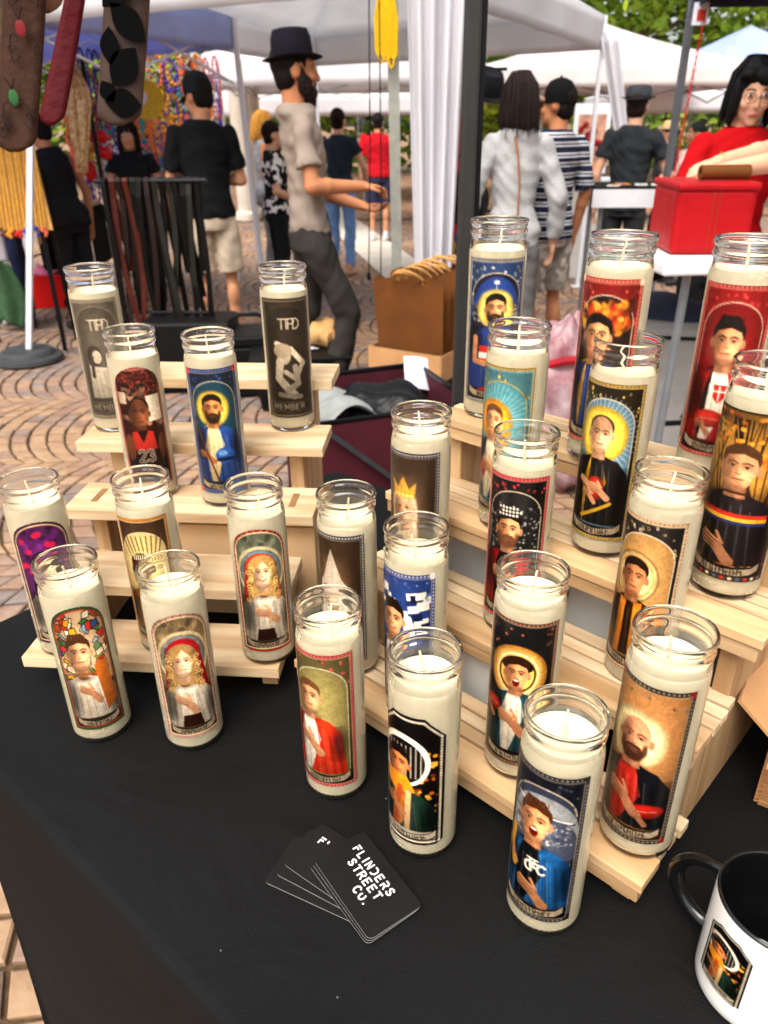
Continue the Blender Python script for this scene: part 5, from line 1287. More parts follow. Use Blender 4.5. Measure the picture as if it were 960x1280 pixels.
# near black post with the hanging rail
bp0 = aty(597, 140, 1.52)
post = thing('black_post', 'thick black steel gazebo post standing behind the slatted stand', 'post', (bp0.x - .02, 1.52, G0))
mb = MB(); mb.box((0.006, 0, 1.075), (.030, .030, 2.15)); mb.build('post_tube', mat('charcoal_metal', '#3a3937', .38, metal=.4, var=.1), post, bevel=.006)
MB().box((.0255, .0, 1.35), (.008, .016, 1.6)).build('post_track', BLACKMT, post)
MB().box((0, 0, .004), (.12, .12, .008)).build('foot_plate', BLACKMT, post)
MB().tube([(.01, 0, 2.1), (-1.7, -.03, 2.1)], .012, 8).build('hanging_rail', BLACKMT, post, True)
# ---- straps on the rail
SY = 1.495
def strap(name, lab, px_top, px_bot, w0, w1, mt, y=SY, tw=0.0, end='round'):
    a = aty(*px_top, y); c = aty(*px_bot, y); d = a - c; a = c + d * ((2.1 - c.z) / d.z)
    L = (a - c).length; t = thing(name, lab, 'strap', (c.x, c.y, c.z), 0, 'leather straps hanging from the rail')
    ex = (a - c).normalized(); sx = Vector((1, 0, 0)); n = 90; vs = []
    prof = []
    for i in range(n + 1):
        v = i / n; w_ = w1 + (w0 - w1) * min(1, v * L / .40)
        if end == 'round' and v * L < .028: w_ *= (1 - (1 - v * L / .028) ** 3.2) * .75 + .25
        an = tw * v; p = ex * L * v + Vector((0, .012 * math.sin(v * 6), 0))
        prof.append((p, w_, an))
    mb = MB()
    vs = []
    for p, w_, an in prof:
        for s_ in (-1, -.5, 0, .5, 1): vs.append(p + Vector((math.cos(an), math.sin(an), 0)) * s_ * w_ / 2 + Vector((0, -.0012 * (1 - s_ * s_), 0)))
    mb.add(vs, [(i * 5 + j, i * 5 + j + 1, (i + 1) * 5 + j + 1, (i + 1) * 5 + j) for i in range(n) for j in range(4)])
    mb.build('strap_body', mt, t, True, solid=.0035, angle=30)
    return t, ex, L
BRN = mat('tooled_brown_leather', '#3d271d', .6, spec=.10, var=.12, scale=25, bump=.3, bscale=60)
SHINE = mat('bronze_leather', '#43322a', .4, spec=.16, var=.15, scale=20, bump=.2, bscale=50)
REDL = mat('dark_red_leather', '#4a060d', .5, var=.12, scale=25, bump=.25, bscale=60)
INK = mat('burnt_line', '#241812', .7)
t, ex, L = strap('tooled_strap', 'wide brown leather strap tooled with scrolls and coloured flowers, hanging from the rail', (27, 0), (19, 190), .070, .072, BRN, 1.49)
def deco(t, pts, wd, m, name, yo=-.0095, closed=False):
    pts3 = [(x, yo + .0045, z) for x, z in pts]
    MB().tube(pts3, wd, 5, closed=closed).build(name, m, t, True)
for k, (z, col) in enumerate(((.085, '#2c5a2e'), (.185, '#7a1f24'), (.265, '#1d2740'), (.345, '#2c5a2e'))):
    sl = ex * z; cx_ = sl.x + (.004 if k % 2 else -.004)
    mb = MB().ball((cx_, -.0045 + sl.y, z), (.0085, .0012, .013), 10); mb.build('tooled_flower', mat('ink_' + col[1:], col, .5), t, True)
    for s_ in (-1, 1):
        deco(t, [(cx_ + s_ * (.006 + .018 * math.sin(u * 3.0)), z - .012 - .035 * u + .012 * math.sin(u * 7)) for u in [j / 12 for j in range(13)]], .0011, INK, 'tooled_vine')
        deco(t, [(cx_ + s_ * .022 + .008 * (1 - u) * math.cos(u * 9), z - .03 + .008 * (1 - u) * math.sin(u * 9)) for u in [j / 18 for j in range(18)]], .0011, INK, 'tooled_scroll')
        deco(t, [(cx_ + s_ * .004 * u * 2, z + .012 + .018 * u) for u in [j / 5 for j in range(6)]], .0011, INK, 'tooled_vine')
deco(t, [(-.010 + .016 * (1 - u) * math.cos(u * 11), .035 + .016 * (1 - u) * math.sin(u * 11)) for u in [j / 24 for j in range(24)]], .0013, INK, 'tooled_scroll')
strap('plain_strap', 'plain tan leather strap end hanging behind the tooled brown strap', (58, -30), (56, 17), .055, .058, mat('tan_leather', '#8d6244', .5, var=.12), 1.53)
strap('woven_strap', 'dark striped woven strap hanging beside the tooled brown strap', (3, 0), (-4, 150), .05, .05, mat('woven_stripe', '#2a2622', .8, var=0, col2='#6a5638', scale=1.0, stretch=(1, 1, 60)), 1.55)
strap('red_strap', 'dark red leather strap hanging with a slant and a broad end', (90, 0), (63, 157), .020, .046, REDL, 1.48, tw=.5)
t, ex, L = strap('leaf_strap', 'bronze leather strap with large black leaf shapes, hanging from the rail', (156, 0), (148, 157), .072, .078, SHINE, 1.48)
LEAFB = mat('black_leaf_patch', '#040404', .7, var=.2, spec=.05)
def leafpatch(cx_, z, ln, wd, ang_):
    pts = []
    for j in range(9): u = j / 8; pts.append((ln * (u - .5), wd * math.sin(PI * u)))
    for j in range(1, 8): u = 1 - j / 8; pts.append((ln * (u - .5), -wd * math.sin(PI * u)))
    ca, sa = math.cos(ang_), math.sin(ang_); sl = ex * z
    P = [(x * ca - y * sa + cx_ + sl.x, x * sa + y * ca + z) for x, y in pts]
    MB().prism(P, .0015).build('leaf_patch', LEAFB, t, loc=(0, -.0050, 0))
for cx_, z, an, ln, wd in ((.010, .034, -.12, .052, .017), (-.024, .052, 2.0, .030, .011), (.008, .088, .85, .060, .018), (-.024, .118, 1.45, .046, .012), (.012, .150, -.85, .062, .017), (-.018, .192, .7, .050, .014),
                        (.016, .212, 2.6, .044, .014), (-.010, .250, 1.1, .060, .016), (.018, .290, -.9, .046, .015), (-.016, .320, .6, .050, .014), (.012, .365, 2.4, .055, .015), (-.014, .41, .9, .05, .014)): leafpatch(cx_ * .8, z, ln * 1.22, wd * 1.35, an)

# ---- other gazebos
def sq(cx, cy, rot, sx, sy, z):
    r_ = math.radians(rot); ux, uy = Vector((math.cos(r_), math.sin(r_), 0)), Vector((-math.sin(r_), math.cos(r_), 0)); c = Vector((cx, cy, z))
    return [c - ux * sx / 2 - uy * sy / 2, c + ux * sx / 2 - uy * sy / 2, c + ux * sx / 2 + uy * sy / 2, c - ux * sx / 2 + uy * sy / 2]
BLUEC = mat('blue_canvas', '#bccaf8', .75, var=.1, scale=4, bump=.3, bscale=6, trans=.4)
NAVYC = mat('navy_canvas', '#3a3a52', .75, var=.1, scale=4, bump=.2, bscale=6, trans=.1)
DARKC = mat('dark_canvas', '#26262c', .85, var=.1)
a = aty(56, 38, 4.95); b_ = aty(296, 78, 6.3); a.z = b_.z = 2.03
dd = (b_ - a).normalized(); nn = Vector((-dd.y, dd.x, 0)); a = a - dd * .5
bg = gazebo('blue_gazebo', 'blue canopied jewellery stall with white legs', [a, b_, b_ + nn * 2.9, a + nn * 2.9], 2.75, .19, BLUEC, WHITEMT, legs=(1, 2, 3), foot={1: atz(326, 330, 0) * 0 + Vector((b_.x + .05, b_.y + .1, 0))})
MB().grid(lambda u, v: (a + nn * 2.85).lerp(b_ + nn * 2.85, u * .62) + Vector((0, 0, -.1 - 1.0 * v)), 4, 4).build('back_wall', DARKC, bg, solid=.004)
gp_ = aty(870, 10, 4.3)
ng = gazebo('navy_gazebo', 'dark navy gazebo over the red bag seller, slim grey leg in view', [V3(gp_.x - .02, 4.3, gp_.z + .10), V3(gp_.x - .3, 1.4, gp_.z + .10), V3(gp_.x + 2.7, 1.2, gp_.z + .10), V3(gp_.x + 2.9, 4.1, gp_.z + .10)], 2.6, .10, NAVYC, mat('slate_metal', '#6c7076', .4, metal=.5), legs=(0, 3), truss=False)
tg = aty(897, 10, 4.0); tgo = thing('care_tag', 'small white tag with a red mark hanging from the navy gazebo edge', 'tag', (tg.x, tg.y + .2, tg.z)); MB().box((0, 0, 0), (.07, .003, .09)).build('tag_card', mat('white_paper', '#dcdde8', .7), tgo); MB().box((.004, -.003, -.005), (.04, .002, .045)).build('tag_mark', mat('red_ink', '#c23a30', .6), tgo)
# red chain beside the grey leg
ch0, ch1 = aty(880, 22, 4.2), aty(840, 232, 4.2); chn = thing('red_chain', 'red plastic chain hanging beside the slim grey gazebo leg', 'chain', ch1); d = ch0 - ch1; REDP = mat('red_plastic', '#c2242a', .4)
lk = MB().tube([(.006 * math.cos(a_), 0, .018 * math.sin(a_)) for a_ in [2 * PI * k / 10 for k in range(10)]], .0025, 5, closed=True).mesh('link', REDP, True)
nl = int(d.length / .028)
for k in range(nl): inst('link', lk, chn, d * (k / nl), (d.to_track_quat('Z', 'Y').to_euler().x, d.to_track_quat('Z', 'Y').to_euler().y, 1.57 * (k % 2)))
WHT = mat('bright_canvas', '#f0eef0', .8, var=.03, scale=3, bump=.12, bscale=4, trans=.4)
PINKC = mat('warm_white_canvas', '#efe6e4', .8, var=.03, scale=3, trans=.35)
gazebo('white_gazebo', 'broad white gazebo with a pinkish roof behind the leather vest man', sq(3.05, 12.6, 2, 3.7, 3.4, 1.98), 2.62, .24, PINKC, mat('dark_grey_metal', '#4a4c50', .4), legs=(0, 1, 2, 3))
gazebo('white_gazebo', 'white gazebo beyond the man in the wide brimmed hat', sq(-.55, 12.0, -4, 3.0, 3.0, 2.12), 2.8, .34, WHT, GREYMT)
gazebo('white_gazebo', 'low white market canopy far behind the denim jeans woman', sq(-.9, 16.5, 4, 4.6, 3.0, 1.80), 2.55, .30, WHT, GREYMT, truss=False)
gazebo('blue_gazebo', 'far pale blue canopy peak under the bright green trees', sq(7.1, 17.0, 5, 3.4, 3.4, 2.2), 2.95, .25, BLUEC, GREYMT, truss=False)
gazebo('white_gazebo', 'far white canopy behind the red shirted seller', sq(5.6, 15.0, -3, 3.4, 3.0, 1.75), 2.3, .28, WHT, GREYMT, truss=False)
gazebo('white_gazebo', 'far white canopy behind the hat rack', sq(1.3, 17.5, 3, 3.4, 3.0, 2.0), 2.6, .28, WHT, GREYMT, truss=False)
# pale concrete columns at the back
for px_, Y, lab in ((318, 13.5, 'pale concrete column behind the blue stall leg'), (304, 13.0, 'slim pale column beside the blue stall leg')):
    p = aty(px_, 200, Y); o = thing('column', lab, 'column', (p.x, Y, 0)); MB().lathe([(.2, 0), (.2, .1), (.15, .14), (.14, 3.6), (.2, 3.7)], 20).build('shaft', CONC, o, True); MB().box((0, 0, 3.78), (.46, .46, .14)).build('capital', CONC, o, bevel=.01)

# ================================================================== JEWELLERY STALL CONTENTS
GOLD = mat('gold_beads', '#d89c3c', .4, metal=.25, var=.3, scale=80, bump=.6, bscale=150)
BEADS = [mat('bead_' + n_, c_, .35, var=.25, scale=60) for n_, c_ in (('red', '#c0282c'), ('blue', '#2c3f9a'), ('teal', '#3f98a0'), ('white', '#e6e0d4'), ('amber', '#d98a2c'), ('purple', '#5a3390'), ('coral', '#dd6a48'), ('yellow', '#e2b62a'), ('brown', '#6a4630'))]
BNAME = ['red', 'blue', 'teal', 'white', 'amber', 'purple', 'coral', 'yellow', 'brown']
pl_, pr_ = aty(112, 250, 6.9), aty(288, 250, 7.6)
gpn = thing('lattice_screen', 'white lattice screen hung with bead necklaces inside the blue stall', 'screen', (pl_.x, pl_.y, 0)); W2 = Vector((pr_.x - pl_.x, pr_.y - pl_.y, 0)); GH0, GH1 = .55, 1.92
nlat = 13
for s_ in (-1, 1):
    for k in range(-nlat, nlat * 2):
        x0, x1 = k / nlat, k / nlat + s_ * (GH1 - GH0) / W2.length; z0, z1 = GH0, GH1
        lo, hi = 0.0, 1.0
        pts = []
        for t_ in (0, 1): pts.append((x0 + (x1 - x0) * t_, z0 + (z1 - z0) * t_))
        (xa, za), (xb, zb_) = pts
        if xa > xb: (xa, za), (xb, zb_) = (xb, zb_), (xa, za)
        if xb <= 0 or xa >= 1: continue
        if xa < 0: za += (zb_ - za) * (0 - xa) / (xb - xa); xa = 0
        if xb > 1: zb_ = za + (zb_ - za) * (1 - xa) / (xb - xa); xb = 1
        if xb - xa > .01: MB().bar(W2 * xa + Vector((0, .012 * s_, za)), W2 * xb + Vector((0, .012 * s_, zb_)), .008).build('lattice_slat', WHITEMT, gpn)
for xx in (0, 1): MB().bar(W2 * xx, W2 * xx + Vector((0, 0, GH1)), .03).build('upright', WHITEMT, gpn)
neck_me = {}
def necklace_mesh(kind, ci):
    if (kind, ci) in neck_me: return neck_me[kind, ci]
    mb = MB(); wd, hh, rb, n = ((.045, .16, .012, 22), (.030, .24, .010, 30), (.06, .12, .016, 18), (.014, .30, .013, 26))[kind]
    P_, R_ = [], []
    for k in range(n * 4):
        a_ = 2 * PI * k / (n * 4); P_.append((wd * math.sin(a_), 0, -hh + hh * math.cos(a_))); R_.append((rb * (1.4 if abs(k - n * 2) < 8 else 1)) * (.3 + .7 * abs(math.sin(PI * k / 4))))
    mb.tube(P_, R_, 6, closed=True)
    neck_me[kind, ci] = mb.mesh('bead_strand', BEADS[ci], True); return neck_me[kind, ci]
NKL = ('short loop', 'long loop', 'wide chunky loop', 'long narrow strand')
for row, z in enumerate((1.90, 1.74, 1.58, 1.42, 1.24, 1.06)):
    for k in range(22):
        ci, kind = rnd.randrange(9), rnd.randrange(4); p = pl_ + W2 * ((k + .5 + rnd.uniform(-.25, .25)) / 22)
        t = thing('bead_necklace', '%s bead necklace, %s, hung on the white lattice screen' % (BNAME[ci], NKL[kind]), 'necklace', (p.x, p.y - .035, z + rnd.uniform(-.05, .03)), math.atan2(W2.y, W2.x), 'bead necklaces on the lattice screen')
        inst('bead_strand', necklace_mesh(kind, ci), t)
pth_ = aty(183, 125, 6.85); o = thing('yellow_fan', 'round yellow and white wall ornament hung on the lattice', 'ornament', pth_, 0)
Mx = Matrix.Rotation(PI / 2, 3, 'X'); MB().lathe([(.14, -.006), (.14, .006)], 24, M=Mx).build('yellow_disc', mat('bead_yellow', '#e2b62a'), o); MB().lathe([(.06, -.012), (.06, .012)], 20, (-.05, -.002, .02), Mx).build('white_disc', BEADS[3], o)
for k, (px_, py_) in enumerate(((116, 170), (128, 171), (126, 190), (133, 192), (114, 215))):
    p = aty(px_, py_, 5.8); o = thing('red_bauble', 'shiny red bauble hanging in the blue stall beside the crochet shawl', 'bauble', p, 0, 'red baubles'); MB().ball((0, 0, 0), (.04, .04, .045 if k < 4 else .07), 12).build('bauble_ball', mat('gloss_red', '#b8161c', .2), o, True); MB().tube([(0, 0, .04), (0, 0, .25)], .003, 5).build('bauble_string', BLACKCL, o)
# crochet shawl on a dressmaker stand, edged with coral beads
sp0 = aty(95, 84, 5.6)
shw = thing('crochet_shawl', 'cream crochet shawl hung from a stand with coral bead edging', 'shawl', sp0, .1)
LE = [(84, 84), (78, 110), (78, 140), (86, 170), (93, 195), (98, 216)]; RE = [(97, 84), (112, 112), (115, 130), (113, 160), (111, 190), (109, 216)]
def _ed(E__, v): f_ = v * (len(E__) - 1); i = min(int(f_), len(E__) - 2); q = f_ - i; return (E__[i][0] * (1 - q) + E__[i + 1][0] * q, E__[i][1] * (1 - q) + E__[i + 1][1] * q)
def shf(u, v):
    (xa, ya), (xb, yb) = _ed(LE, v), _ed(RE, v); p = aty(xa + (xb - xa) * u, ya + (yb - ya) * u, 5.6) - sp0; p.y += .025 * math.sin(u * 15 + v * 2) * v + .012 * math.sin(u * 31); return Matrix.Rotation(-.1, 3, 'Z') @ p
MB().grid(shf, 30, 40).build('shawl_cloth', mat('cream_crochet', '#a5713f', .9, var=0, col2='#f0d6a6', scale=42, bump=1.0, bscale=60), shw, True, solid=.006, angle=80)
mb = MB()
for k in range(60):
    v = .1 + .9 * k / 60; p = Vector(shf(.0 + rnd.uniform(-.1, .12), v)); mb.ball(p + Vector((0, -.02, 0)), rnd.uniform(.008, .016), 6)
mb.build('bead_edging', BEADS[6], shw, True)
MB().tube([(0.03, .06, .05), (0.03, .06, -sp0.z + .01)], .015, 10).build('stand_pole', BLACKMT, shw, True); MB().lathe([(.18, 0), (.18, .015), (.03, .03)], 20, (0.03, .06, -sp0.z + .006)).build('stand_base', BLACKMT, shw)
# gold necklace board on the black clothed table
tp = aty(95, 268, 5.15)
jt = thing('display_table', 'folding table under black cloth with a pale wooden tray top', 'table', (aty(88, 268, 6.5).x, 6.5, 0), math.radians(4)); TZ = aty(90, 262, 6.2).z
MB().box((0, 0, TZ - .02), (.40, .5, .025)).build('table_top', BLACKCL, jt); mb = MB()
mb.grid(lambda u, v: (-.20 + .40 * u, -.255 - .02 * v * math.sin(u * 20), TZ - .01 - .44 * v), 40, 6); mb.build('cloth_front', BLACKCL, jt, True, solid=.004)
for sx in (-1, 1): (MB().box((sx * .205, 0, TZ - .23), (.006, .5, .42)).build('cloth_side', BLACKCL, jt), MB().bar((sx * .17, 0, TZ - .03), (sx * .17, 0, 0.012), .025).build('leg', BLACKMT, jt))
MB().box((0, 0, TZ + .012), (.39, .46, .03)).build('tray', PINE, jt, bevel=.003)
JBX = aty(64, 285, 5.05).x - .27
jb = thing('necklace_board', 'sloping gold board hung with rows of gold chains', 'display board', (JBX, 5.05, 0), math.radians(6)); 
bz0, bz1 = aty(20, 290, 5.0).z, aty(20, 170, 5.0).z
MB().add([(-.40, 0, bz0), (.27, 0, bz0), (.20, .16, bz1), (-.40, .16, bz1)], [(0, 1, 2, 3)]).build('board_panel', mat('gold_panel', '#c2914a', .6, var=.15), jb, solid=.015)
for sx in (-.34, .2): MB().bar((sx, .15, bz1 - .05), (sx, .30, .012), .025).build('board_leg', BLACKMT, jb); MB().bar((sx, .0, bz0), (sx, -.02, .012), .025).build('board_leg', BLACKMT, jb)
for k in range(13):
    u = k / 12; t = thing('gold_chain', 'fine gold chain hanging down the sloping gold board', 'necklace', Matrix.Translation(Vector((JBX, 5.05, 0))) @ Matrix.Rotation(math.radians(6), 4, 'Z') @ Vector((-.38 + .60 * u, -.02, bz0)), math.radians(6), 'gold chains on the sloping board')
    mb = MB(); zz_ = bz1 - bz0
    for s_ in (-.012, .012): mb.tube([(s_, .0, .01), (s_ * .8 - .01 * u, .145, zz_ - .01)], .006, 5)
    mb.build('chain', GOLD, t, True)
    mb = MB()
    for j in range(5): mb.ball((rnd.uniform(-.02, .02), -.012, rnd.uniform(-.03, .02)), rnd.uniform(.010, .018), 6)
    mb.build('pendant', BEADS[(k * 5) % 9], t, True)
# red basket, green bag
rb_ = atz(62, 385, 0); rb = thing('shopping_basket', 'red plastic basket holding pink cloth under the jewellery stall', 'basket', (rb_.x + .02, rb_.y + .12, G0), .1)
mb = MB(); A_, B_ = (.17, .12), (.21, .155); hz_ = .26
for (sx, sy) in ((0, -1), (0, 1)): mb.add([(-A_[0], sy * A_[1], 0), (A_[0], sy * A_[1], 0), (B_[0], sy * B_[1], hz_), (-B_[0], sy * B_[1], hz_)], [(0, 1, 2, 3)])
for sx in (-1, 1): mb.add([(sx * A_[0], -A_[1], 0), (sx * A_[0], A_[1], 0), (sx * B_[0], B_[1], hz_), (sx * B_[0], -B_[1], hz_)], [(0, 1, 2, 3)])
mb.add([(-A_[0], -A_[1], .003), (A_[0], -A_[1], .003), (A_[0], A_[1], .003), (-A_[0], A_[1], .003)], [(0, 1, 2, 3)])
RPL = mat('bright_red_plastic', '#d41c1a', .35, var=.05); mb.build('basket_body', RPL, rb, solid=.006)
MB().tube([(-B_[0], -B_[1], hz_), (B_[0], -B_[1], hz_), (B_[0], B_[1], hz_), (-B_[0], B_[1], hz_)], .012, 6, closed=True).build('basket_rim', RPL, rb)
for k in range(7): MB().box((-.10 + .035 * k, -.143 + 0, .14), (.012, .004, .13)).build('basket_slot', mat('pale_red', '#f08a80', .5), rb).rotation_euler.x = -.135
MB().tube([(B_[0] * math.cos(a_), 0, hz_ + .16 * math.sin(a_)) for a_ in [PI * k / 12 for k in range(13)]], .008, 6).build('basket_handle', BLACKPL, rb, True)
mb = MB().ball((0, 0, 0), (.15, .11, .07), 16); mb.v = [(x + .02 * math.sin(z * 60), y, z + .02 * math.sin(x * 40 + y * 30)) for x, y, z in mb.v]
o = mb.build('pink_cloth', mat('pink_cloth', '#c46a86', .85, bump=.4, bscale=30), smooth=True, loc=rb.location + Vector((0, 0, .275)), angle=80); tag(o, 'bundled pink cloth piled in the red basket', 'cloth')
gb_ = atz(18, 412, 0); gb = thing('green_bag', 'dark green cloth bag hanging from the jewellery table, white cloth above', 'bag', (gb_.x + .02, gb_.y - .05, 0), 0)
mb = MB().grid(lambda u, v: ((u - .5) * (.16 + .14 * math.sin(PI * v)), -.05 * math.sin(PI * u) - .01 * math.sin(u * 14), .52 - .46 * v + .03 * math.sin(u * 5)), 18, 18); mb.build('bag_cloth', mat('green_cloth', '#3c5a3c', .85, bump=.5, bscale=30), gb, True, solid=.02, angle=80)
MB().grid(lambda u, v: ((u - .5) * .16, -.03 * math.sin(PI * u), .72 - .22 * v), 8, 8).build('white_cloth', CANVAS, gb, True, solid=.008)
MB().tube([(-.14, .02, .70), (.18, .02, .72)], .010, 6).build('rail', mat('green_tube', '#4a6a4c', .5), gb, True)
for sx in (-.12, .16): MB().tube([(sx, .02, .70), (sx, .03, .012)], .010, 6).build('rail_leg', BLACKMT, gb, True)

# ================================================================== HAT RACK, FLOWERS, RIGHT-HAND TABLES
hr0 = aty(578, 250, 4.9); hrk = thing('hat_rack', 'black wire hat rack behind the white curtain', 'rack', (hr0.x, 4.9, 0))
MB().tube([(0.02, 0, .012), (0.02, 0, 1.72)], .014, 8).build('pole', BLACKMT, hrk, True); MB().lathe([(.22, 0), (.22, .015), (.02, .03)], 20, (0.02, 0, .004)).build('base', BLACKMT, hrk)
for k, z in enumerate((1.62, 1.18, .88, .45)): MB().tube([(-.16, -.05, z), (.02, 0, z), (.22, -.05, z)], .009, 6).build('arm', BLACKMT, hrk, True)
HATB = mat('black_felt', '#17171a', .8, bump=.2, bscale=60)
def hat_parts(t, m, s=1.0, crown=.11, brim=.15, z=0):
    MB().lathe([(.098 * s, 0), (.097 * s, .03 * s), (.090 * s, crown * .75), (.075 * s, crown), (.03 * s, crown * .96), (.001, crown * .93)], 24, (0, 0, z), cap0=True, cap1=True).build('crown', m, t, True)
    mb = MB(); mb.lathe([(.09 * s, .004), (brim * s * .9, -.003), (brim * s, .004), (brim * s, .008), (brim * s * .9, .001), (.09 * s, .009)], 28, (0, 0, z), cap0=False, cap1=False); mb.build('brim', m, t, True)
for k, (px_, py_, Y, rx_) in enumerate(((573, 118, 4.84, .9), (606, 115, 4.86, .4), (580, 250, 4.80, 1.2), (565, 245, 4.88, .6))):
    p = aty(px_, py_, Y); t = thing('black_hat', ['black brimmed hat hung at the top of the rack, beside the white curtain', 'black brimmed hat at the top of the rack, half behind the black post', 'black brimmed hat on the lower arm of the rack, by the black post', 'black brimmed hat on the lower arm of the rack, by the white curtain'][k], 'hat', p, 0, 'black hats on the rack'); t.rotation_euler = (rx_, .2, 0); hat_parts(t, HATB)
p = aty(562, 210, 5.3); o = thing('red_banner', 'narrow red cloth banner hanging behind the hat rack', 'banner', (p.x, 5.3, 0)); MB().grid(lambda u, v: ((u - .5) * .22, .02 * math.sin(u * 9), 1.75 - 1.3 * v), 8, 8).build('banner_cloth', mat('red_banner_cloth', '#c41c34', .8), o, True, solid=.004); MB().tube([(0, .03, 0.012), (0, .03, 1.78)], .012, 6).build('banner_pole', GREYMT, o, True)
# counter under the rack with bright wares
p = aty(577, 310, 4.6); o = thing('display_case', 'white market counter with shelves behind the hat rack', 'counter', (p.x + .0, 5.0, G0)); MB().box((0, 0, .60), (.5, .4, .03)).build('counter_top', WHITECARD, o); [MB().box((sx * .23, 0, .295), (.03, .38, .58)).build('side', WHITECARD, o) for sx in (-1, 1)]; MB().box((0, 0, .3), (.42, .36, .02)).build('shelf', BLACKPL, o)
for k in range(6):
    t = thing('soft_toy', '%s knitted ball toy on the counter under the hats' % BNAME[(k * 3 + 1) % 9], 'toy', (p.x - .16 + .06 * k, 4.95 + .05 * (k % 2), G0 + .6155), 0, 'bright toys on the counter'); MB().ball((0, 0, .05), (.045, .045, .05), 12).build('toy_body', BEADS[(k * 3 + 1) % 9], t, True); MB().ball((0, -.01, .11), .024, 10).build('toy_head', BEADS[(k * 3 + 1) % 9], t, True)
# flower stand
fl = aty(735, 230, 7.6); fs_ = thing('flower_stand', 'white flower stall counter with pale front', 'counter', (fl.x, 7.7, G0)); MB().box((0, 0, .42), (.62, .4, .84)).build('counter_body', WHITECARD, fs_, bevel=.01); MB().box((0, -.01, .86), (.68, .46, .03)).build('counter_top', WHITEMT, fs_)
PET = [mat('petal_' + n_, c_, .6, var=.15) for n_, c_ in (('pink', '#e8b6b4'), ('peach', '#e3a06e'), ('cream', '#efdcc0'), ('red', '#b02a34'))]
bloom_me = []
for q in range(4):
    n_ = 21; vs_ = [(0, -.018, 0)] + [((.034 if k % 3 else .022) * math.cos(2 * PI * k / n_), .004 * (k % 2), (.034 if k % 3 else .022) * math.sin(2 * PI * k / n_)) for k in range(n_)] + [(.016 * math.cos(2 * PI * k / n_), -.022, .016 * math.sin(2 * PI * k / n_)) for k in range(n_)]
    bloom_me.append(MB().add(vs_, [(0, 1 + n_ + (k + 1) % n_, 1 + n_ + k) for k in range(n_)] + [(1 + n_ + k, 1 + n_ + (k + 1) % n_, 1 + (k + 1) % n_, 1 + k) for k in range(n_)]).mesh('bloom', PET[q], True, 60))
PN = ['pink', 'peach', 'cream', 'red']; STEM = mat('stem_green', '#4f6a32', .7)
for k, (px_, py_) in enumerate(((700, 165), (716, 190), (735, 185), (752, 182), (722, 208), (742, 208), (708, 205), (728, 170))):
    p = aty(px_, py_, 7.5); t = thing('flower_bunch', '%s flower bunch on the flower stall, long green stems' % PN[k % 4], 'flowers', p, 0, 'flower bunches on the stall')
    for j in range(9): inst('bloom', bloom_me[k % 4], t, (rnd.gauss(0, .045), rnd.gauss(0, .04), rnd.gauss(0, .04)), (rnd.uniform(-.5, .5), rnd.uniform(0, 6), 0))
    mb = MB()
    for j in range(5): mb.tube([(rnd.gauss(0, .03), 0, 0), (rnd.gauss(0, .015), .03, -.2), (0, .03, -max(.12, p.z - .885))], .005, 5)
    mb.build('stems', STEM, t, True)
p = aty(738, 172, 8.0); o = thing('picture_board', 'white framed picture board standing at the flower stall', 'board', (p.x, 8.0, G0)); MB().box((0, 0, 1.2), (.34, .03, .6)).build('board_frame', WHITEMT, o); MB().box((0, -.02, 1.18), (.26, .01, .46)).build('board_print', mat('warm_print', '#b98a72', .6, var=.5, scale=9), o); [MB().bar((sx * .14, .03, .9), (sx * .18, .1, .0), .02).build('easel_leg', PINE, o) for sx in (-1, 1)]
# black camera bag/black bag by the stall
p = atz(716, 300, 0); 
mb = MB(); mb.box((0, 0, .16), (.2, .16, .30)); o = mb.build('black_bag', BLACKCL, bevel=.04, loc=(p.x, p.y + .1, G0)); tag(o, 'small black bag standing by the flower stall', 'bag')
# vest man's trestle
p = aty(815, 232, 5.0); vt = thing('trestle_table', 'narrow folding table with black top and white edge before the vest man', 'table', (p.x + .05, 5.05, G0), -.1); tz = p.z
MB().box((0, 0, tz - .015), (.85, .5, .03)).build('table_top', BLACKCL, vt); MB().box((0, -.256, tz - .06), (.85, .008, .10)).build('table_edge', WHITEMT, vt)
for sx in (-1, 1): [MB().bar((sx * .36, sy * .2, tz - .03), (sx * .36, sy * .2, .0), .025).build('leg', GREYMT, vt) for sy in (-1, 1)]
for k in range(7):
    t = thing('leaflet', 'small pale leaflet lying on the narrow black topped table', 'leaflet', (p.x - .25 + .09 * k, 5.0 + rnd.uniform(-.12, .1), G0 + tz + .0008), rnd.uniform(-.6, .6), 'leaflets on the narrow table'); MB().box((0, 0, .003), (.07, .1, .005)).build('paper', [WHITECARD, BEADS[4], BEADS[3]][k % 3], t); MB().box((0, .01, .0062), (.05, .03, .0008)).build('print_block', BEADS[k], t)
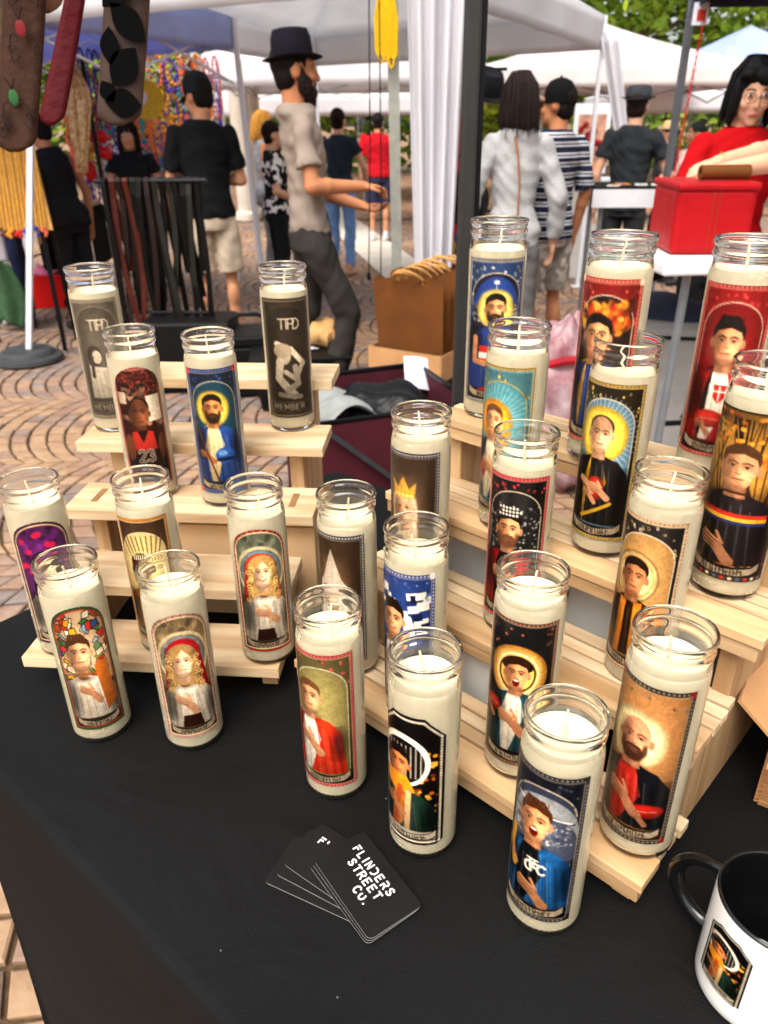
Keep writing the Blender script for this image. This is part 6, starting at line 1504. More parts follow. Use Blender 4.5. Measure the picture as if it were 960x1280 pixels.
# white table with red bag
RTZ = aty(868, 320, 2.42).z
rt = thing('white_table', 'white plastic folding table holding the red cooler bag', 'table', (1.28, 2.62, G0), math.radians(4)); MB().box((0, 0, RTZ - .022), (.95, .62, .036)).build('table_top', mat('white_plastic', '#e9e6e4', .45, var=.03), rt, bevel=.008)
for sx in (-1, 1): [MB().tube([(sx * .36, sy * .22, RTZ - .04), (sx * .38, sy * .24, .008)], .014, 8).build('leg', GREYMT, rt, True) for sy in (-1, 1)]
MB().tube([(-.36, -.22, .45), (.36, -.22, .45)], .010, 6).build('brace', BLACKMT, rt, True)
c0, c1 = aty(841, 318, 2.42), aty(937, 318, 2.42); cw = c1.x - c0.x; chh = aty(841, 236, 2.42).z - RTZ
rbx = thing('cooler_bag', 'bright red cooler bag with stitched front seam on the white table', 'bag', ((c0.x + c1.x) / 2, 2.56, G0 + RTZ - .003), math.radians(-3)); RBG = mat('red_nylon', '#a50c14', .5, var=.10, scale=8, bump=.6, bscale=12)
MB().box((0, 0, chh / 2), (cw, .27, chh)).build('bag_body', RBG, rbx, bevel=.018); MB().box((0, 0, chh + .003), (cw * 1.03, .285, .022)).build('bag_lid', RBG, rbx, bevel=.008)
for sx in (-.012, .006): MB().box((sx, -.1365, chh * .5), (.0018, .0016, chh * .9)).build('seam', mat('dark_red_thread', '#8a3a18', .7), rbx)
p = aty(912, 222, 2.5); tr_ = thing('paper_roll', 'brown paper roll lying on the red cooler bag', 'paper roll', (p.x - .01, 2.52, G0 + RTZ + chh + .034), 0); mb = MB(); M90 = Matrix.Rotation(PI / 2, 3, 'Y'); mb.lathe([(.010, -.075), (.021, -.075), (.021, .075), (.010, .075), (.010, -.075)], 20, M=M90, cap0=False, cap1=False); mb.build('roll', PAPERBAG, tr_, True, angle=30)
# ================================================================== PEOPLE
SK = {'fair': mat('skin_fair', '#d9a586', .55, var=.06, scale=14, sss=.12), 'tan': mat('skin_tan', '#b87a55', .55, var=.07, scale=14, sss=.12), 'warm': mat('skin_warm', '#c98e6a', .55, var=.07, scale=14, sss=.12), 'brown': mat('skin_brown', '#8a5a40', .55, var=.07, scale=14)}
def cloth_mat(name, c, **k): return mat(name, c, .9, var=.10, scale=9, bump=.55, bscale=11, spec=.12, **k)
def zstripe(name, base, stripe, bands, period):
    """pairs of thin stripes round the body (object z)"""
    m = cloth_mat(name, base); nt = m.node_tree; b = nt.nodes['Principled BSDF']; r = [n for n in nt.nodes if n.type == 'VALTORGB'][0]
    tc = nt.nodes.new('ShaderNodeTexCoord'); sx = nt.nodes.new('ShaderNodeSeparateXYZ'); nt.links.new(tc.outputs['Object'], sx.inputs[0])
    md = nt.nodes.new('ShaderNodeMath'); md.operation = 'PINGPONG'; md.inputs[1].default_value = period; nt.links.new(sx.outputs['Z'], md.inputs[0])
    acc = None
    for lo, hi in bands:
        g1 = nt.nodes.new('ShaderNodeMath'); g1.operation = 'GREATER_THAN'; g1.inputs[1].default_value = lo; nt.links.new(md.outputs[0], g1.inputs[0])
        g2 = nt.nodes.new('ShaderNodeMath'); g2.operation = 'LESS_THAN'; g2.inputs[1].default_value = hi; nt.links.new(md.outputs[0], g2.inputs[0])
        mm = nt.nodes.new('ShaderNodeMath'); mm.operation = 'MULTIPLY'; nt.links.new(g1.outputs[0], mm.inputs[0]); nt.links.new(g2.outputs[0], mm.inputs[1])
        if acc is None: acc = mm
        else:
            ad = nt.nodes.new('ShaderNodeMath'); ad.operation = 'MAXIMUM'; nt.links.new(acc.outputs[0], ad.inputs[0]); nt.links.new(mm.outputs[0], ad.inputs[1]); acc = ad
    mx = nt.nodes.new('ShaderNodeMix'); mx.data_type = 'RGBA'; mx.inputs[7].default_value = (*lin(stripe), 1)
    nt.links.new(acc.outputs[0], mx.inputs[0]); nt.links.new(r.outputs['Color'], mx.inputs[6]); nt.links.new(mx.outputs[2], b.inputs['Base Color']); return m
def blotch(name, base, spot, scale, thr):
    m = cloth_mat(name, base); nt = m.node_tree; b = nt.nodes['Principled BSDF']; r = [n for n in nt.nodes if n.type == 'VALTORGB'][0]
    tc = nt.nodes.new('ShaderNodeTexCoord'); n = nt.nodes.new('ShaderNodeTexNoise'); n.inputs['Scale'].default_value = scale; n.inputs['Detail'].default_value = 1.0; nt.links.new(tc.outputs['Object'], n.inputs['Vector'])
    g = nt.nodes.new('ShaderNodeMath'); g.operation = 'GREATER_THAN'; g.inputs[1].default_value = thr; nt.links.new(n.outputs['Fac'], g.inputs[0])
    mx = nt.nodes.new('ShaderNodeMix'); mx.data_type = 'RGBA'; mx.inputs[7].default_value = (*lin(spot), 1)
    nt.links.new(g.outputs[0], mx.inputs[0]); nt.links.new(r.outputs['Color'], mx.inputs[6]); nt.links.new(mx.outputs[2], b.inputs['Base Color']); return m

def organic(name, mb, m, parent, voxel, iters=5, fac=.5, ruffle=None):
    """grow one continuous skin over overlapping shapes"""
    o = bpy.data.objects.new('tmp', mb.mesh('tmp', m)); COL.objects.link(o)
    r = o.modifiers.new('r', 'REMESH'); r.mode = 'VOXEL'; r.voxel_size = voxel; r.use_smooth_shade = True
    s_ = o.modifiers.new('s', 'SMOOTH'); s_.iterations = iters; s_.factor = fac
    bpy.context.view_layer.update(); dg = bpy.context.evaluated_depsgraph_get()
    me = bpy.data.meshes.new_from_object(o.evaluated_get(dg)); me.name = name
    if ruffle:
        nv = len(me.vertices); co = np.empty(nv * 3, 'f'); no = np.empty(nv * 3, 'f'); me.vertices.foreach_get('co', co); me.vertices.foreach_get('normal', no); co = co.reshape(-1, 3); no = no.reshape(-1, 3)
        am, fx, fz = ruffle; sd_ = (len(mb.v) % 17) * 1.7
        x_, y_, z_ = co[:, 0] * fx + sd_, co[:, 1] * fx, co[:, 2] * fz
        d_ = np.sin(x_ * 1.0 + 1.3 * np.sin(z_ * .7 + y_)) * np.sin(z_ + 1.7 * np.sin(x_ * .6 + y_ * .8)) + .5 * np.sin(2.3 * x_ + 1.9 * z_ + 2 * np.sin(y_ * 1.6)) * np.cos(1.7 * y_ - 1.3 * z_)
        co += no * (d_ * am)[:, None]; me.vertices.foreach_set('co', co.ravel()); me.update()
    bpy.data.objects.remove(o); me.materials.clear(); me.materials.append(m)
    me.polygons.foreach_set('use_smooth', [True] * len(me.polygons))
    ob = bpy.data.objects.new(name, me); COL.objects.link(ob); ob.parent = parent; return ob

def capsule(mb, a, b_, ra, rb, n=12):
    a, b_ = Vector(a), Vector(b_); d = (b_ - a); L = d.length
    if L < 1e-6: return mb.ball(a, ra, n)
    d /= L; P, R = [], []
    for k in range(4): t_ = PI / 2 * k / 4; P.append(a - d * ra * math.cos(t_)); R.append(max(.0008, ra * math.sin(t_)))
    P.append(a); R.append(ra); P.append(b_); R.append(rb)
    for k in range(1, 5): t_ = PI / 2 * k / 4; P.append(b_ + d * rb * math.sin(t_)); R.append(max(.0008, rb * math.cos(t_)))
    return mb.tube(P, R, n)
def loft(mb, rings, n=20):
    """rings: (centre, x axis * rx, y axis * ry)"""
    vs = []; fs = []
    for c, ax, ay in rings:
        for k in range(n): a = 2 * PI * k / n; vs.append(c + ax * math.cos(a) + ay * math.sin(a))
    for i in range(len(rings) - 1):
        for k in range(n): k2 = (k + 1) % n; fs.append((i * n + k, i * n + k2, (i + 1) * n + k2, (i + 1) * n + k))
    fs.append(tuple(range(n - 1, -1, -1))); fs.append(tuple((len(rings) - 1) * n + k for k in range(n)))
    return mb.add(vs, fs)

def add_hand(mb, elbow, wrist, side, curl=.5, palm=None, k=1.0):
    d = (wrist - elbow).normalized(); nrm = palm or Vector((-side, 0, 0)); nrm = (nrm - d * nrm.dot(d)).normalized(); s_ = d.cross(nrm).normalized()
    if s_.y < 0: s_ = -s_                       # s_ points to the thumb side (forward)
    c = wrist + d * .05 * k
    M = Matrix((s_, nrm, d)).transposed(); mb.ball(c, (.040 * k, .016 * k, .052 * k), 12, M)
    capsule(mb, wrist - d * .02, wrist + d * .02, .025 * k, .026 * k, 10)
    for j, L in enumerate((.070, .078, .073, .058)):
        b0 = c + d * .038 * k + s_ * (.030 - .020 * j) * k; m1 = b0 + (d * math.cos(curl * .5) + nrm * math.sin(curl * .5)) * L * .5 * k
        m2 = m1 + (d * math.cos(curl * 1.4) + nrm * math.sin(curl * 1.4)) * L * .5 * k
        capsule(mb, b0, m1, .0095 * k, .0088 * k, 8); capsule(mb, m1, m2, .0088 * k, .0075 * k, 8)
    b0 = wrist + d * .022 * k + s_ * .026 * k; m1 = b0 + (d * .55 + s_ * .75 + nrm * .25).normalized() * .038 * k; m2 = m1 + (d * .85 + s_ * .35 + nrm * .3).normalized() * .032 * k
    capsule(mb, b0, m1, .012 * k, .0105 * k, 8); capsule(mb, m1, m2, .0105 * k, .0085 * k, 8)

def person(label, px, py, Y, top, face, skin='fair', fem=False, shirt=None, pants=None, sleeve=.55, leg='long', hem=.93, lean=0, arms=None, legs=None, hair=None, hairm=None, turn=0, nod=0,
           vox=.011, face_on=False, shoes='#2a2a2c', build=1.0, curl=.5, extra=None, topm=None, beard=None, x=None, H=None, palms=None, bare=False, neckw=1.0):
    X = aty(px, py, Y).x if x is None else x; H = H or aty(px, top, Y).z; S = H / 1.75
    t = thing('person', label, 'person', (X, Y, G0), math.radians(face - 90)); t.scale = (S, S, S)
    skm = SK[skin]; Lr = math.radians(-lean); HP = Vector((0, 0, .95))
    def up(v): v = Vector(v) - HP; return Matrix.Rotation(Lr, 3, 'X') @ v + HP
    shw = (.165 if fem else .19) * build; hw = .095
    ly = Matrix.Rotation(Lr, 3, 'X') @ Vector((0, 1, 0)); X1 = Vector((1, 0, 0))
    TR = [(.86, .150, .110, 0), (.95, .165 if not fem else .175, .118, -.01), (1.08, .140 if not fem else .125, .100, .0), (1.20, .152 if not fem else .138, .112, .008), (1.32, .172 if not fem else .150, .118, .008), (1.40, .165 if not fem else .140, .095, -.005), (1.445, .118, .082, -.010), (1.482, .072, .066, -.014)]
    def torso(off, z0=.86, z1=1.49):
        out = []
        for z, rx, ry, yo in TR:
            if z < z0 - .05 or z > z1 + .01: continue
            c = up((0, yo, max(z, z0))); k = build if z < 1.43 else 1
            out.append((c, X1 * (rx * k + off), ly * (ry * k + off)))
        return out
    ar = {'R': ((.25, -.03, 1.13), (.26, .05, .88)), 'L': ((-.25, -.03, 1.13), (-.26, .05, .88))}; ar.update(arms or {})
    lg = {'R': ((.10, .02, .50), (.10, -.02, .09)), 'L': ((-.10, .02, .50), (-.10, -.02, .09))}; lg.update(legs or {})
    SH, EL, WR = {}, {}, {}
    for sd_, sg in (('R', 1), ('L', -1)):
        SH[sd_] = up((sg * shw, -.01, 1.40)); EL[sd_] = up(ar[sd_][0]); WR[sd_] = up(ar[sd_][1])
    # ---- body
    mb = MB(); loft(mb, torso(-.026)); hc = up((0, .012, 1.612)); nk = up((0, -.012, 1.44))
    Mh = Matrix.Rotation(math.radians(turn), 3, 'Z') @ Matrix.Rotation(Lr - math.radians(nod), 3, 'X')
    hp = lambda v: hc + Mh @ Vector(v)
    capsule(mb, nk, hp((0, -.02, -.07)), .058 * neckw, .054 * neckw); mb.ball(hp((0, -.012, .02)), (.076, .096, .104), 18, Mh); mb.ball(hp((0, .026, -.055)), (.058, .066, .066), 16, Mh)
    mb.ball(hp((0, .070, -.098)), (.026, .022, .020), 10, Mh); capsule(mb, hp((0, .088, .010)), hp((0, .100 if fem else .104, -.030)), .008 if fem else .010, .012 if fem else .0155, 8)
    for sg in (-1, 1):
        mb.ball(hp((sg * .077, -.008, -.005)), (.012, .022, .034), 10, Mh); mb.ball(hp((sg * .036, .066, -.028)), (.026, .024, .024), 10, Mh); fem or capsule(mb, hp((sg * .014, .086, .030)), hp((sg * .052, .074, .030)), .010, .009, 8)
    mb.ball(hp((0, .086, -.064)), (.024, .012, .010), 10, Mh)
    for sd_, sg in (('R', 1), ('L', -1)):
        capsule(mb, SH[sd_], EL[sd_], .044 * min(1, build), .038); capsule(mb, EL[sd_], WR[sd_], .041, .028); mid = EL[sd_].lerp(WR[sd_], .28); mb.ball(mid, .043, 10)
        add_hand(mb, EL[sd_], WR[sd_], sg, curl, (palms or {}).get(sd_))
        hipj = Vector((sg * hw * .8, 0, .90)); kn, an = Vector(lg[sd_][0]), Vector(lg[sd_][1])
        capsule(mb, hipj, kn, .054, .044); capsule(mb, kn, an, .044, .034); mb.ball(kn.lerp(an, .3) + Vector((0, -.016, 0)), (.046, .047, .09), 12); capsule(mb, an + Vector((0, -.02, -.04)), an + Vector((0, .13, -.055)), .036, .028, 10)
    organic('body', mb, skm, t, vox)
    # ---- shirt
    if shirt is not None:
        mb = MB(); off = .016 if not fem else .012; rg = torso(off * 1.0, hem, 1.49); rg[0] = (rg[0][0], rg[0][1] * 1.08, rg[0][2] * 1.12)
        loft(mb, rg)
        for sd_ in 'RL':
            if sleeve <= 0: continue
            if sleeve < 1:
                e = SH[sd_].lerp(EL[sd_], sleeve + .2); mb.ball(SH[sd_], .060 * build, 12); mb.tube([SH[sd_], SH[sd_].lerp(e, .5), e], [.060 * build, .061 * build, .064], 14)
            else:
                f_ = EL[sd_].lerp(WR[sd_], sleeve - 1); mb.ball(SH[sd_], .066 * build, 12); mb.tube([SH[sd_], EL[sd_]], [.066 * build, .056], 14); mb.ball(EL[sd_], .056, 12); mb.tube([EL[sd_], f_], [.056, .044], 14)
        organic('shirt', mb, shirt, t, max(.009, vox * .95), 3, ruffle=(.0065, 22, 26))
    # ---- trousers
    if pants is not None:
        mb = MB(); kb_ = max(.84, min(1, build)); loft(mb, [(Vector((0, -.005, z)), X1 * rx * kb_, Vector((0, 1, 0)) * ry * kb_) for z, rx, ry in ((.82, .172, .125), (.90, .180 if fem else .172, .130), (.97, .150, .112), (1.00, .138, .104))])
        for sd_, sg in (('R', 1), ('L', -1)):
            kn, an = Vector(lg[sd_][0]), Vector(lg[sd_][1]); hj = Vector((sg * hw * kb_, 0, .86))
            if leg != 'shorts': mb.ball(kn, .070 if leg == 'long' else .066, 12)
            if leg == 'long': mb.tube([hj, kn, kn.lerp(an, .5), an + Vector((0, 0, -.03))], [.088, .070, .066, .062], 14); mb.ball(hj, .084, 12)
            elif leg == 'slim': mb.tube([hj, kn, kn.lerp(an, .4), an], [.088, .066, .064, .048], 14); mb.ball(hj, .09, 12)
            else: e = hj.lerp(kn, .88); mb.tube([hj, e], [.088, .096], 16); mb.ball(hj, .084, 12)
        organic('trousers', mb, pants, t, max(.010, vox), 3, ruffle=(.006, 24, 20))
    # ---- shoes
    sm = mat('shoe_' + shoes[1:], shoes, .6)
    for sd_ in 'RL':
        an = Vector(lg[sd_][1]); mb = MB(); capsule(mb, an + Vector((0, -.03, -.045)), an + Vector((0, .15, -.058)), .044, .034, 12); capsule(mb, an + Vector((0, -.02, -.03)), an + Vector((0, -.02, .02)), .046, .042, 10); organic('shoe', mb, sm, t, .012, 2)
    # ---- hair and headwear
    if hair:
        hm = hairm; mb = MB()
        if hair in ('short', 'bun'):
            mb.ball(hp((0, -.022, .038)), (.083, .098, .096), 16, Mh); mb.ball(hp((0, -.044, -.018)), (.077, .060, .074), 14, Mh)
        elif hair == 'bob':
            mb.ball(hp((0, -.022, .034)), (.094, .106, .102), 18, Mh); mb.ball(hp((0, -.045, -.06)), (.102, .080, .12), 18, Mh)
            for sg in (-1, 1): mb.ball(hp((sg * .082, .012, -.05)), (.026, .05, .11), 12, Mh)
        elif hair == 'fringe':
            mb.ball(hp((0, -.024, .036)), (.090, .100, .100), 18, Mh); mb.ball(hp((0, -.05, -.06)), (.088, .056, .11), 14, Mh)
            for sg in (-1, 1): mb.ball(hp((sg * .078, .03, -.03)), (.020, .040, .105), 12, Mh)
            mb.ball(hp((-.026, .056, .076)), (.056, .038, .036), 12, Mh); mb.ball(hp((-.066, .050, .03)), (.018, .030, .060), 12, Mh); mb.ball(hp((.045, .052, .084)), (.038, .034, .024), 12, Mh)
        elif hair == 'long':
            mb.ball(hp((0, -.022, .036)), (.090, .104, .100), 18, Mh); mb.ball(hp((0, -.06, -.10)), (.088, .056, .18), 18, Mh)
        if hair == 'bun': mb.ball(hp((0, -.06, .13)), (.045, .045, .04), 12, Mh)
        ob = organic('hair', mb, hm, t, .008, 6, ruffle=(.003, 95, 9))
        if hair in ('bob', 'fringe', 'long'):
            r = random.Random(int(px)); st = MB(); low = {'bob': -.17, 'fringe': -.15, 'long': -.28}[hair]
            for k in range(170):
                a_ = r.uniform(0, 2 * PI)
                if hair == 'fringe' and .12 < (a_ % (2 * PI)) / PI < .88: continue
                if hair != 'fringe' and .3 < (a_ % (2 * PI)) / PI < .7: continue
                ca, sa = math.cos(a_), math.sin(a_); q = r.uniform(1.0, 1.05); l2 = low + r.uniform(-.03, .05)
                st.tube([hp((.05 * ca, -.02 + .05 * sa, .135)), hp((.088 * ca * q, -.022 + .100 * sa * q, .07)), hp((.098 * ca * q, -.028 + .104 * sa * q, -.02)), hp((.100 * ca * q, -.04 + .085 * sa * q, low * .6)), hp((.092 * ca * q + r.uniform(-.01, .01), -.045 + .075 * sa * q, l2))], [.0022, .0032, .0034, .0030, .0012], 5)
            st.build('hair_strands', hm, ob, True)
    if beard:
        mb = MB(); mb.ball(hp((0, .055, -.092)), (.054, .044, .056), 14, Mh); mb.ball(hp((0, .062, -.135)), (.036, .030, .045), 12, Mh)
        for sg in (-1, 1): mb.ball(hp((sg * .052, .034, -.062)), (.022, .040, .05), 10, Mh)
        [mb.ball(hp((sg * .074, .016, -.03)), (.010, .022, .05), 10, Mh) for sg in (-1, 1)]; mb.ball(hp((0, .090, -.050)), (.034, .014, .010), 10, Mh); organic('beard', mb, beard, t, .0075, 7, ruffle=(.0035, 90, 60))
    if face_on:
        for sg in (-1, 1):
            MB().ball(hp((sg * .032, .0805, .010)), (.0150, .0085, .0085), 12, Mh).build('eye', mat('eye_white', '#e9e2da', .3), t, True)
            MB().ball(hp((sg * .032, .0865, .010)), (.0068, .0045, .0075), 10, Mh).build('iris', mat('dark_iris', '#1c120c', .2), t, True)
            MB().tube([hp((sg * .016, .094, .030)), hp((sg * .034, .094, .036)), hp((sg * .052, .082, .030))], .0035, 6).build('eyebrow', mat('brow', '#2a1c16', .8), t, True)
        MB().ball(hp((0, .093, -.064)), (.024, .008, .0065), 12, Mh).build('lips', mat('lips', '#a8594e', .5), t, True)
    if extra: extra(t, hp, Mh, up, SH, EL, WR)
    return t
def cap_hat(m, back=False):
    def f(t, hp, Mh, up, *a):
        mb = MB(); mb.lathe([(.092, -.005), (.094, .03), (.088, .07), (.066, .105), (.03, .122), (.004, .126)], 22, hp((0, -.012, .018)), Mh); mb.build('cap_crown', m, t, True)
        mb = MB(); mb.grid(lambda u, v: hp(((u - .5) * .15 * (1 - .25 * v), .062 + .085 * v * (1 - 1.2 * (u - .5) ** 2) + .022 * (1 - 4 * (u - .5) ** 2), .020 - .018 * v - .03 * (u - .5) ** 2)), 10, 6); mb.build('cap_peak', m, t, True, solid=.004)
        MB().ball(hp((0, -.012, .146)), .008, 8).build('cap_button', m, t, True)
    return f
def fedora(m, crown=.13, brim=.165, tilt=0):
    def f(t, hp, Mh, up, *a):
        Mt = Mh @ Matrix.Rotation(math.radians(tilt), 3, 'X')
        mb = MB(); mb.lathe([(.096, 0), (.097, .03), (.092, crown * .7), (.080, crown * .95), (.05, crown), (.02, crown * .93), (.002, crown * .9)], 26, hp((0, -.010, .045)), Mt); mb.build('hat_crown', m, t, True)
        mb = MB(); n = 30; vs = []
        for r_, z_ in ((.09, .0), (brim * .8, -.008), (brim, .0), (brim, .005), (brim * .8, -.002), (.09, .006)):
            for k in range(n): a_ = 2 * PI * k / n; vs.append(hp((0, -.010, .045)) + Mt @ Vector((r_ * math.cos(a_), r_ * 1.06 * math.sin(a_), z_ + .018 * abs(math.cos(a_)) ** 2 * (r_ / brim))))
        mb.add(vs, [(i * n + k, i * n + (k + 1) % n, (i + 1) * n + (k + 1) % n, (i + 1) * n + k) for i in range(5) for k in range(n)]); mb.build('hat_brim', m, t, True)
        mb = MB(); mb.lathe([(.0985, .002), (.0990, .022)], 26, hp((0, -.010, .045)), Mt, False, False); mb.build('hat_band', BLACKCL, t, True)
    return f
DKH = mat('hair_dark', '#120c0a', .75, var=.3, scale=40, bump=.5, bscale=90, stretch=(1, 1, .2)); BRH = mat('hair_brown', '#1d100c', .72, var=.3, scale=40, bump=.5, bscale=90, stretch=(1, 1, .2)); BLH = mat('hair_blond', '#c98f3c', .7, var=.3, scale=40, bump=.5, bscale=90)
BLK = mat('hair_black', '#0a090a', .7, var=.3, scale=40, bump=.5, bscale=90, stretch=(1, 1, .2))
CAPG = cloth_mat('charcoal_cap', '#1e2226'); CAPB = cloth_mat('black_cap', '#0c0c0d'); FELT = cloth_mat('indigo_felt', '#15121a')
BSH = cloth_mat('black_tshirt', '#121314'); KHK = cloth_mat('khaki_shorts', '#c7b49c'); OAT = cloth_mat('oatmeal_tshirt', '#8f8074'); CHT = cloth_mat('charcoal_trousers', '#302d29')
# man in black T-shirt
person('man in black T-shirt, charcoal cap and khaki shorts at the jewellery stall', 254, 180, 5.1, 90, 104, 'warm', shirt=BSH, pants=KHK, leg='shorts', sleeve=.55, hem=.90, build=.90, turn=38, nod=12, hair='short', hairm=DKH,
       arms={'R': ((.225, .02, 1.12), (.06, .24, 1.12)), 'L': ((-.235, .02, 1.12), (-.04, .26, 1.16))}, extra=cap_hat(CAPG), vox=.009, shoes='#3a3a3a')
# man in the hat, walking
person('bearded man in wide brimmed hat, oatmeal T-shirt and charcoal trousers, walking', 383, 180, 3.95, 46, 14, 'tan', shirt=OAT, pants=CHT, sleeve=.50, hem=.90, lean=-4, hair='short', hairm=DKH, beard=mat('beard_dark', '#20140f', .7, bump=.6, bscale=80),
       arms={'R': ((.20, .00, 1.13), (.13, .25, 1.10)), 'L': ((-.20, .02, 1.10), (-.04, .27, 1.00))}, legs={'R': ((.10, .16, .50), (.10, .06, .09)), 'L': ((-.10, -.02, .50), (-.10, -.30, .16))}, extra=fedora(FELT, .125, .132, 3), build=.72, vox=.0075, nod=4, curl=.9,
       palms={'R': Vector((0, 0, -1)), 'L': Vector((0, 0, 1))})
# people beyond
person('woman in black and white floral shirt and black trousers behind the hat man', 343, 215, 6.6, 150, 20, 'fair', True, blotch('floral_shirt', '#17181a', '#e9e6e0', 16, .55), cloth_mat('black_trousers', '#1c1c1e'), sleeve=.6, hem=.88, hair='short', hairm=BRH, arms={'R': ((.25, -.05, 1.12), (.10, .22, 1.0)), 'L': ((-.2, 0, 1.12), (-.02, .24, 1.0))})
person('blonde woman with bare tanned shoulders beyond the floral shirt woman', 330, 180, 7.6, 138, 10, 'tan', True, cloth_mat('grey_top', '#8d9094'), cloth_mat('grey_trousers', '#6c6a68'), sleeve=0, hem=.9, hair='bob', hairm=BLH, nod=14, face_on=True)
person('woman in dark sleeveless denim jacket and blue jeans, seen from behind', 424, 195, 7.85, 134, 70, 'fair', True, cloth_mat('dark_denim', '#262d38'), cloth_mat('blue_jeans', '#6f92c0'), sleeve=.25, hem=.95, leg='slim', hair='short', hairm=BRH, arms={'R': ((.27, .06, 1.16), (.22, .24, 1.02))}, shoes='#b98a6a')
person('man in red T-shirt and navy shorts far off, seen from behind', 473, 195, 10.3, 140, 84, 'warm', shirt=cloth_mat('red_tshirt_far', '#b3141f'), pants=cloth_mat('navy_shorts', '#2f3046'), leg='shorts', hem=.9, hair='short', hairm=DKH, shoes='#c9c9c9', build=1.08)
# pair behind the candles
def bagstrap(t, hp, Mh, up, SH, EL, WR):
    p0, p1 = up((-.035, -.112, 1.44)), up((.0, -.150, .98)); MB().tube([p0, up((-.015, -.135, 1.34)), up((.0, -.145, 1.2)), p1], [(.010, .004)] * 4, 8).build('bag_strap', mat('tan_strap', '#a5693c', .5), t, True)
person('woman in pale grey sweater with a tan bag strap, dark brown bob, seen from behind', 645, 200, 4.15, 90, 92, 'fair', True, mat('grey_knit', '#b4b4b2', .95, var=.08, scale=60, bump=.5, bscale=160), cloth_mat('grey_trousers', '#6c6a68'), sleeve=1.9, hem=.80, hair='bob', hairm=BRH, vox=.009, build=.86, extra=bagstrap, nod=6)
def glasses_cap(t, hp, Mh, up, *a):
    cap_hat(CAPB)(t, hp, Mh, up)
    for sg in (-1, 1): MB().tube([hp((sg * .08, -.005, .012)), hp((sg * .06, .085, .010))], .0025, 6).build('glasses_arm', BLACKPL, t, True)
person('man in navy and white striped polo shirt and black cap, seen from behind', 692, 205, 4.5, 99, 118, 'tan', shirt=zstripe('striped_polo', '#1f2236', '#cfcfd2', ((.012, .020), (.030, .038)), .055), pants=blotch('camo_shorts', '#8d8278', '#b9aea2', 12, .5), leg='shorts', sleeve=.75, hem=.86, build=.92, turn=35, hair='short', hairm=DKH, vox=.009, extra=glasses_cap, shoes='#555555')
# vest man
LV = cloth_mat('black_leather_vest', '#26292c')
def vest(t, hp, Mh, up, *a):
    fedora(mat('dark_straw', '#33363a', .7), .10, .13)(t, hp, Mh, up)
person('man in dark leather vest and black hat with tattooed arm, leaning to a table', 790, 185, 5.9, 108, 62, 'fair', shirt=LV, pants=cloth_mat('black_jeans', '#2c2c2e'), sleeve=.35, hem=.84, build=.92, hair='short', hairm=BRH, arms={'R': ((.30, .04, 1.12), (.34, .22, .90))}, extra=vest, vox=.010)
person('woman in pale pink top with tied up hair, standing far behind the red seller', 866, 195, 7.2, 152, 190, 'brown', True, cloth_mat('pale_pink_top', '#d8b0a8'), cloth_mat('grey_trousers', '#6c6a68'), hair='bun', hairm=BLK, sleeve=.6, arms={'L': ((-.24, .05, 1.12), (-.05, .25, 1.05)), 'R': ((.24, .05, 1.12), (.05, .25, 1.02))}, face_on=True)
person('person in dark clothes and straw hat behind the slim grey leg', 834, 195, 7.6, 152, 150, 'fair', shirt=cloth_mat('dark_top', '#33343a'), pants=cloth_mat('black_trousers', '#1c1c1e'), hair='short', hairm=DKH, extra=fedora(mat('pale_straw', '#c9a878', .8), .1, .14))
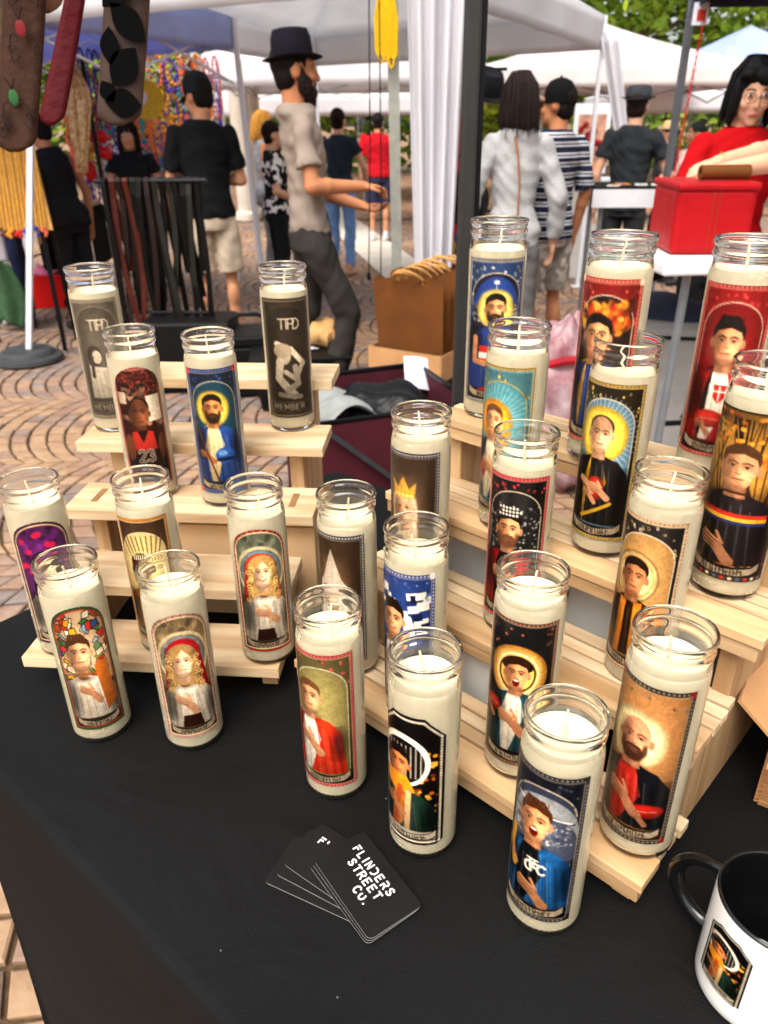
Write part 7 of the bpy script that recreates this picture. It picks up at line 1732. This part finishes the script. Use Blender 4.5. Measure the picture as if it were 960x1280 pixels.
# seller in red
def specs(t, hp, Mh, up, *a):
    for sg in (-1, 1): MB().tube([hp((sg * .034 + .026 * math.cos(a_), .105, .004 + .020 * math.sin(a_))) for a_ in [2 * PI * k / 16 for k in range(16)]], .0016, 6, closed=True).build('glasses_rim', mat('thin_metal', '#5a4a40', .3, metal=.6), t, True)
    MB().tube([hp((-.009, .108, .006)), hp((.009, .108, .006))], .0016, 6).build('glasses_bridge', MATS['thin_metal'], t, True)
    MB().ball(up((.03, .132, 1.20)), (.03, .008, .022), 10).build('shirt_print', BEADS[3], t, True)
REDT = cloth_mat('red_tshirt', '#a8080e')
person('seller in red T-shirt with glasses and black fringed hair, hands on the red bag', 926, 190, 3.35, 72, -97, 'fair', True, REDT, cloth_mat('black_trousers', '#1c1c1e'), sleeve=.75, hem=.92, hair='fringe', hairm=BLK, face_on=True, nod=14, build=.98, vox=.0075,
       arms={'R': ((.29, .08, 1.10), (.20, .30, .98)), 'L': ((-.29, .06, 1.12), (-.14, .30, 1.0))}, extra=specs, curl=.7)
def cuffs(t, hp, Mh, up, SH, EL, WR): MB().tube([WR['R'] + Vector((.03 * math.cos(a_), .006, .03 * math.sin(a_))) for a_ in [2 * PI * k / 14 for k in range(14)]], .003, 5, closed=True).build('bracelet', mat('bangle', '#c9a24a', .3, metal=.8), t, True)
person('helper in grey short-sleeved shirt reaching both bare forearms over the red bag', 1030, 200, 2.62, 62, 172, 'fair', shirt=zstripe('checked_shirt', '#4c4844', '#7d7872', ((.004, .012),), .016), pants=cloth_mat('black_jeans', '#2c2c2e'), sleeve=.72, hem=.88, vox=.0075, hair='short', hairm=DKH,
       arms={'R': ((.20, .13, 1.43), (.08, .33, 1.40)), 'L': ((-.16, .14, 1.42), (-.02, .36, 1.37))}, extra=cuffs, curl=.8, palms={'R': Vector((0, 0, -1)), 'L': Vector((0, 0, -1))})
# at the blue stall
person('woman in black sleeveless top bending behind the gold chain board', 74, 215, 5.75, 138, 150, 'tan', True, cloth_mat('black_tank', '#1a1a1c'), cloth_mat('black_trousers', '#1c1c1e'), sleeve=0, hem=.82, lean=12, hair='short', hairm=DKH, build=1.1)
person('person in dark navy jeans and white shoes behind the gold chain board', 8, 330, 5.9, 130, 95, 'tan', shirt=cloth_mat('black_tank', '#1a1a1c'), pants=cloth_mat('navy_jeans', '#2a3350'), hair='short', hairm=DKH, shoes='#d8d5d0')
person('stallholder in black dress standing inside the blue stall', 165, 205, 6.4, 150, -80, 'warm', True, cloth_mat('black_dress', '#19191b'), cloth_mat('black_dress', '#19191b'), sleeve=.2, hem=.8, hair='long', hairm=BRH, face_on=True, arms={'R': ((.24, .04, 1.12), (.16, .26, 1.04))})
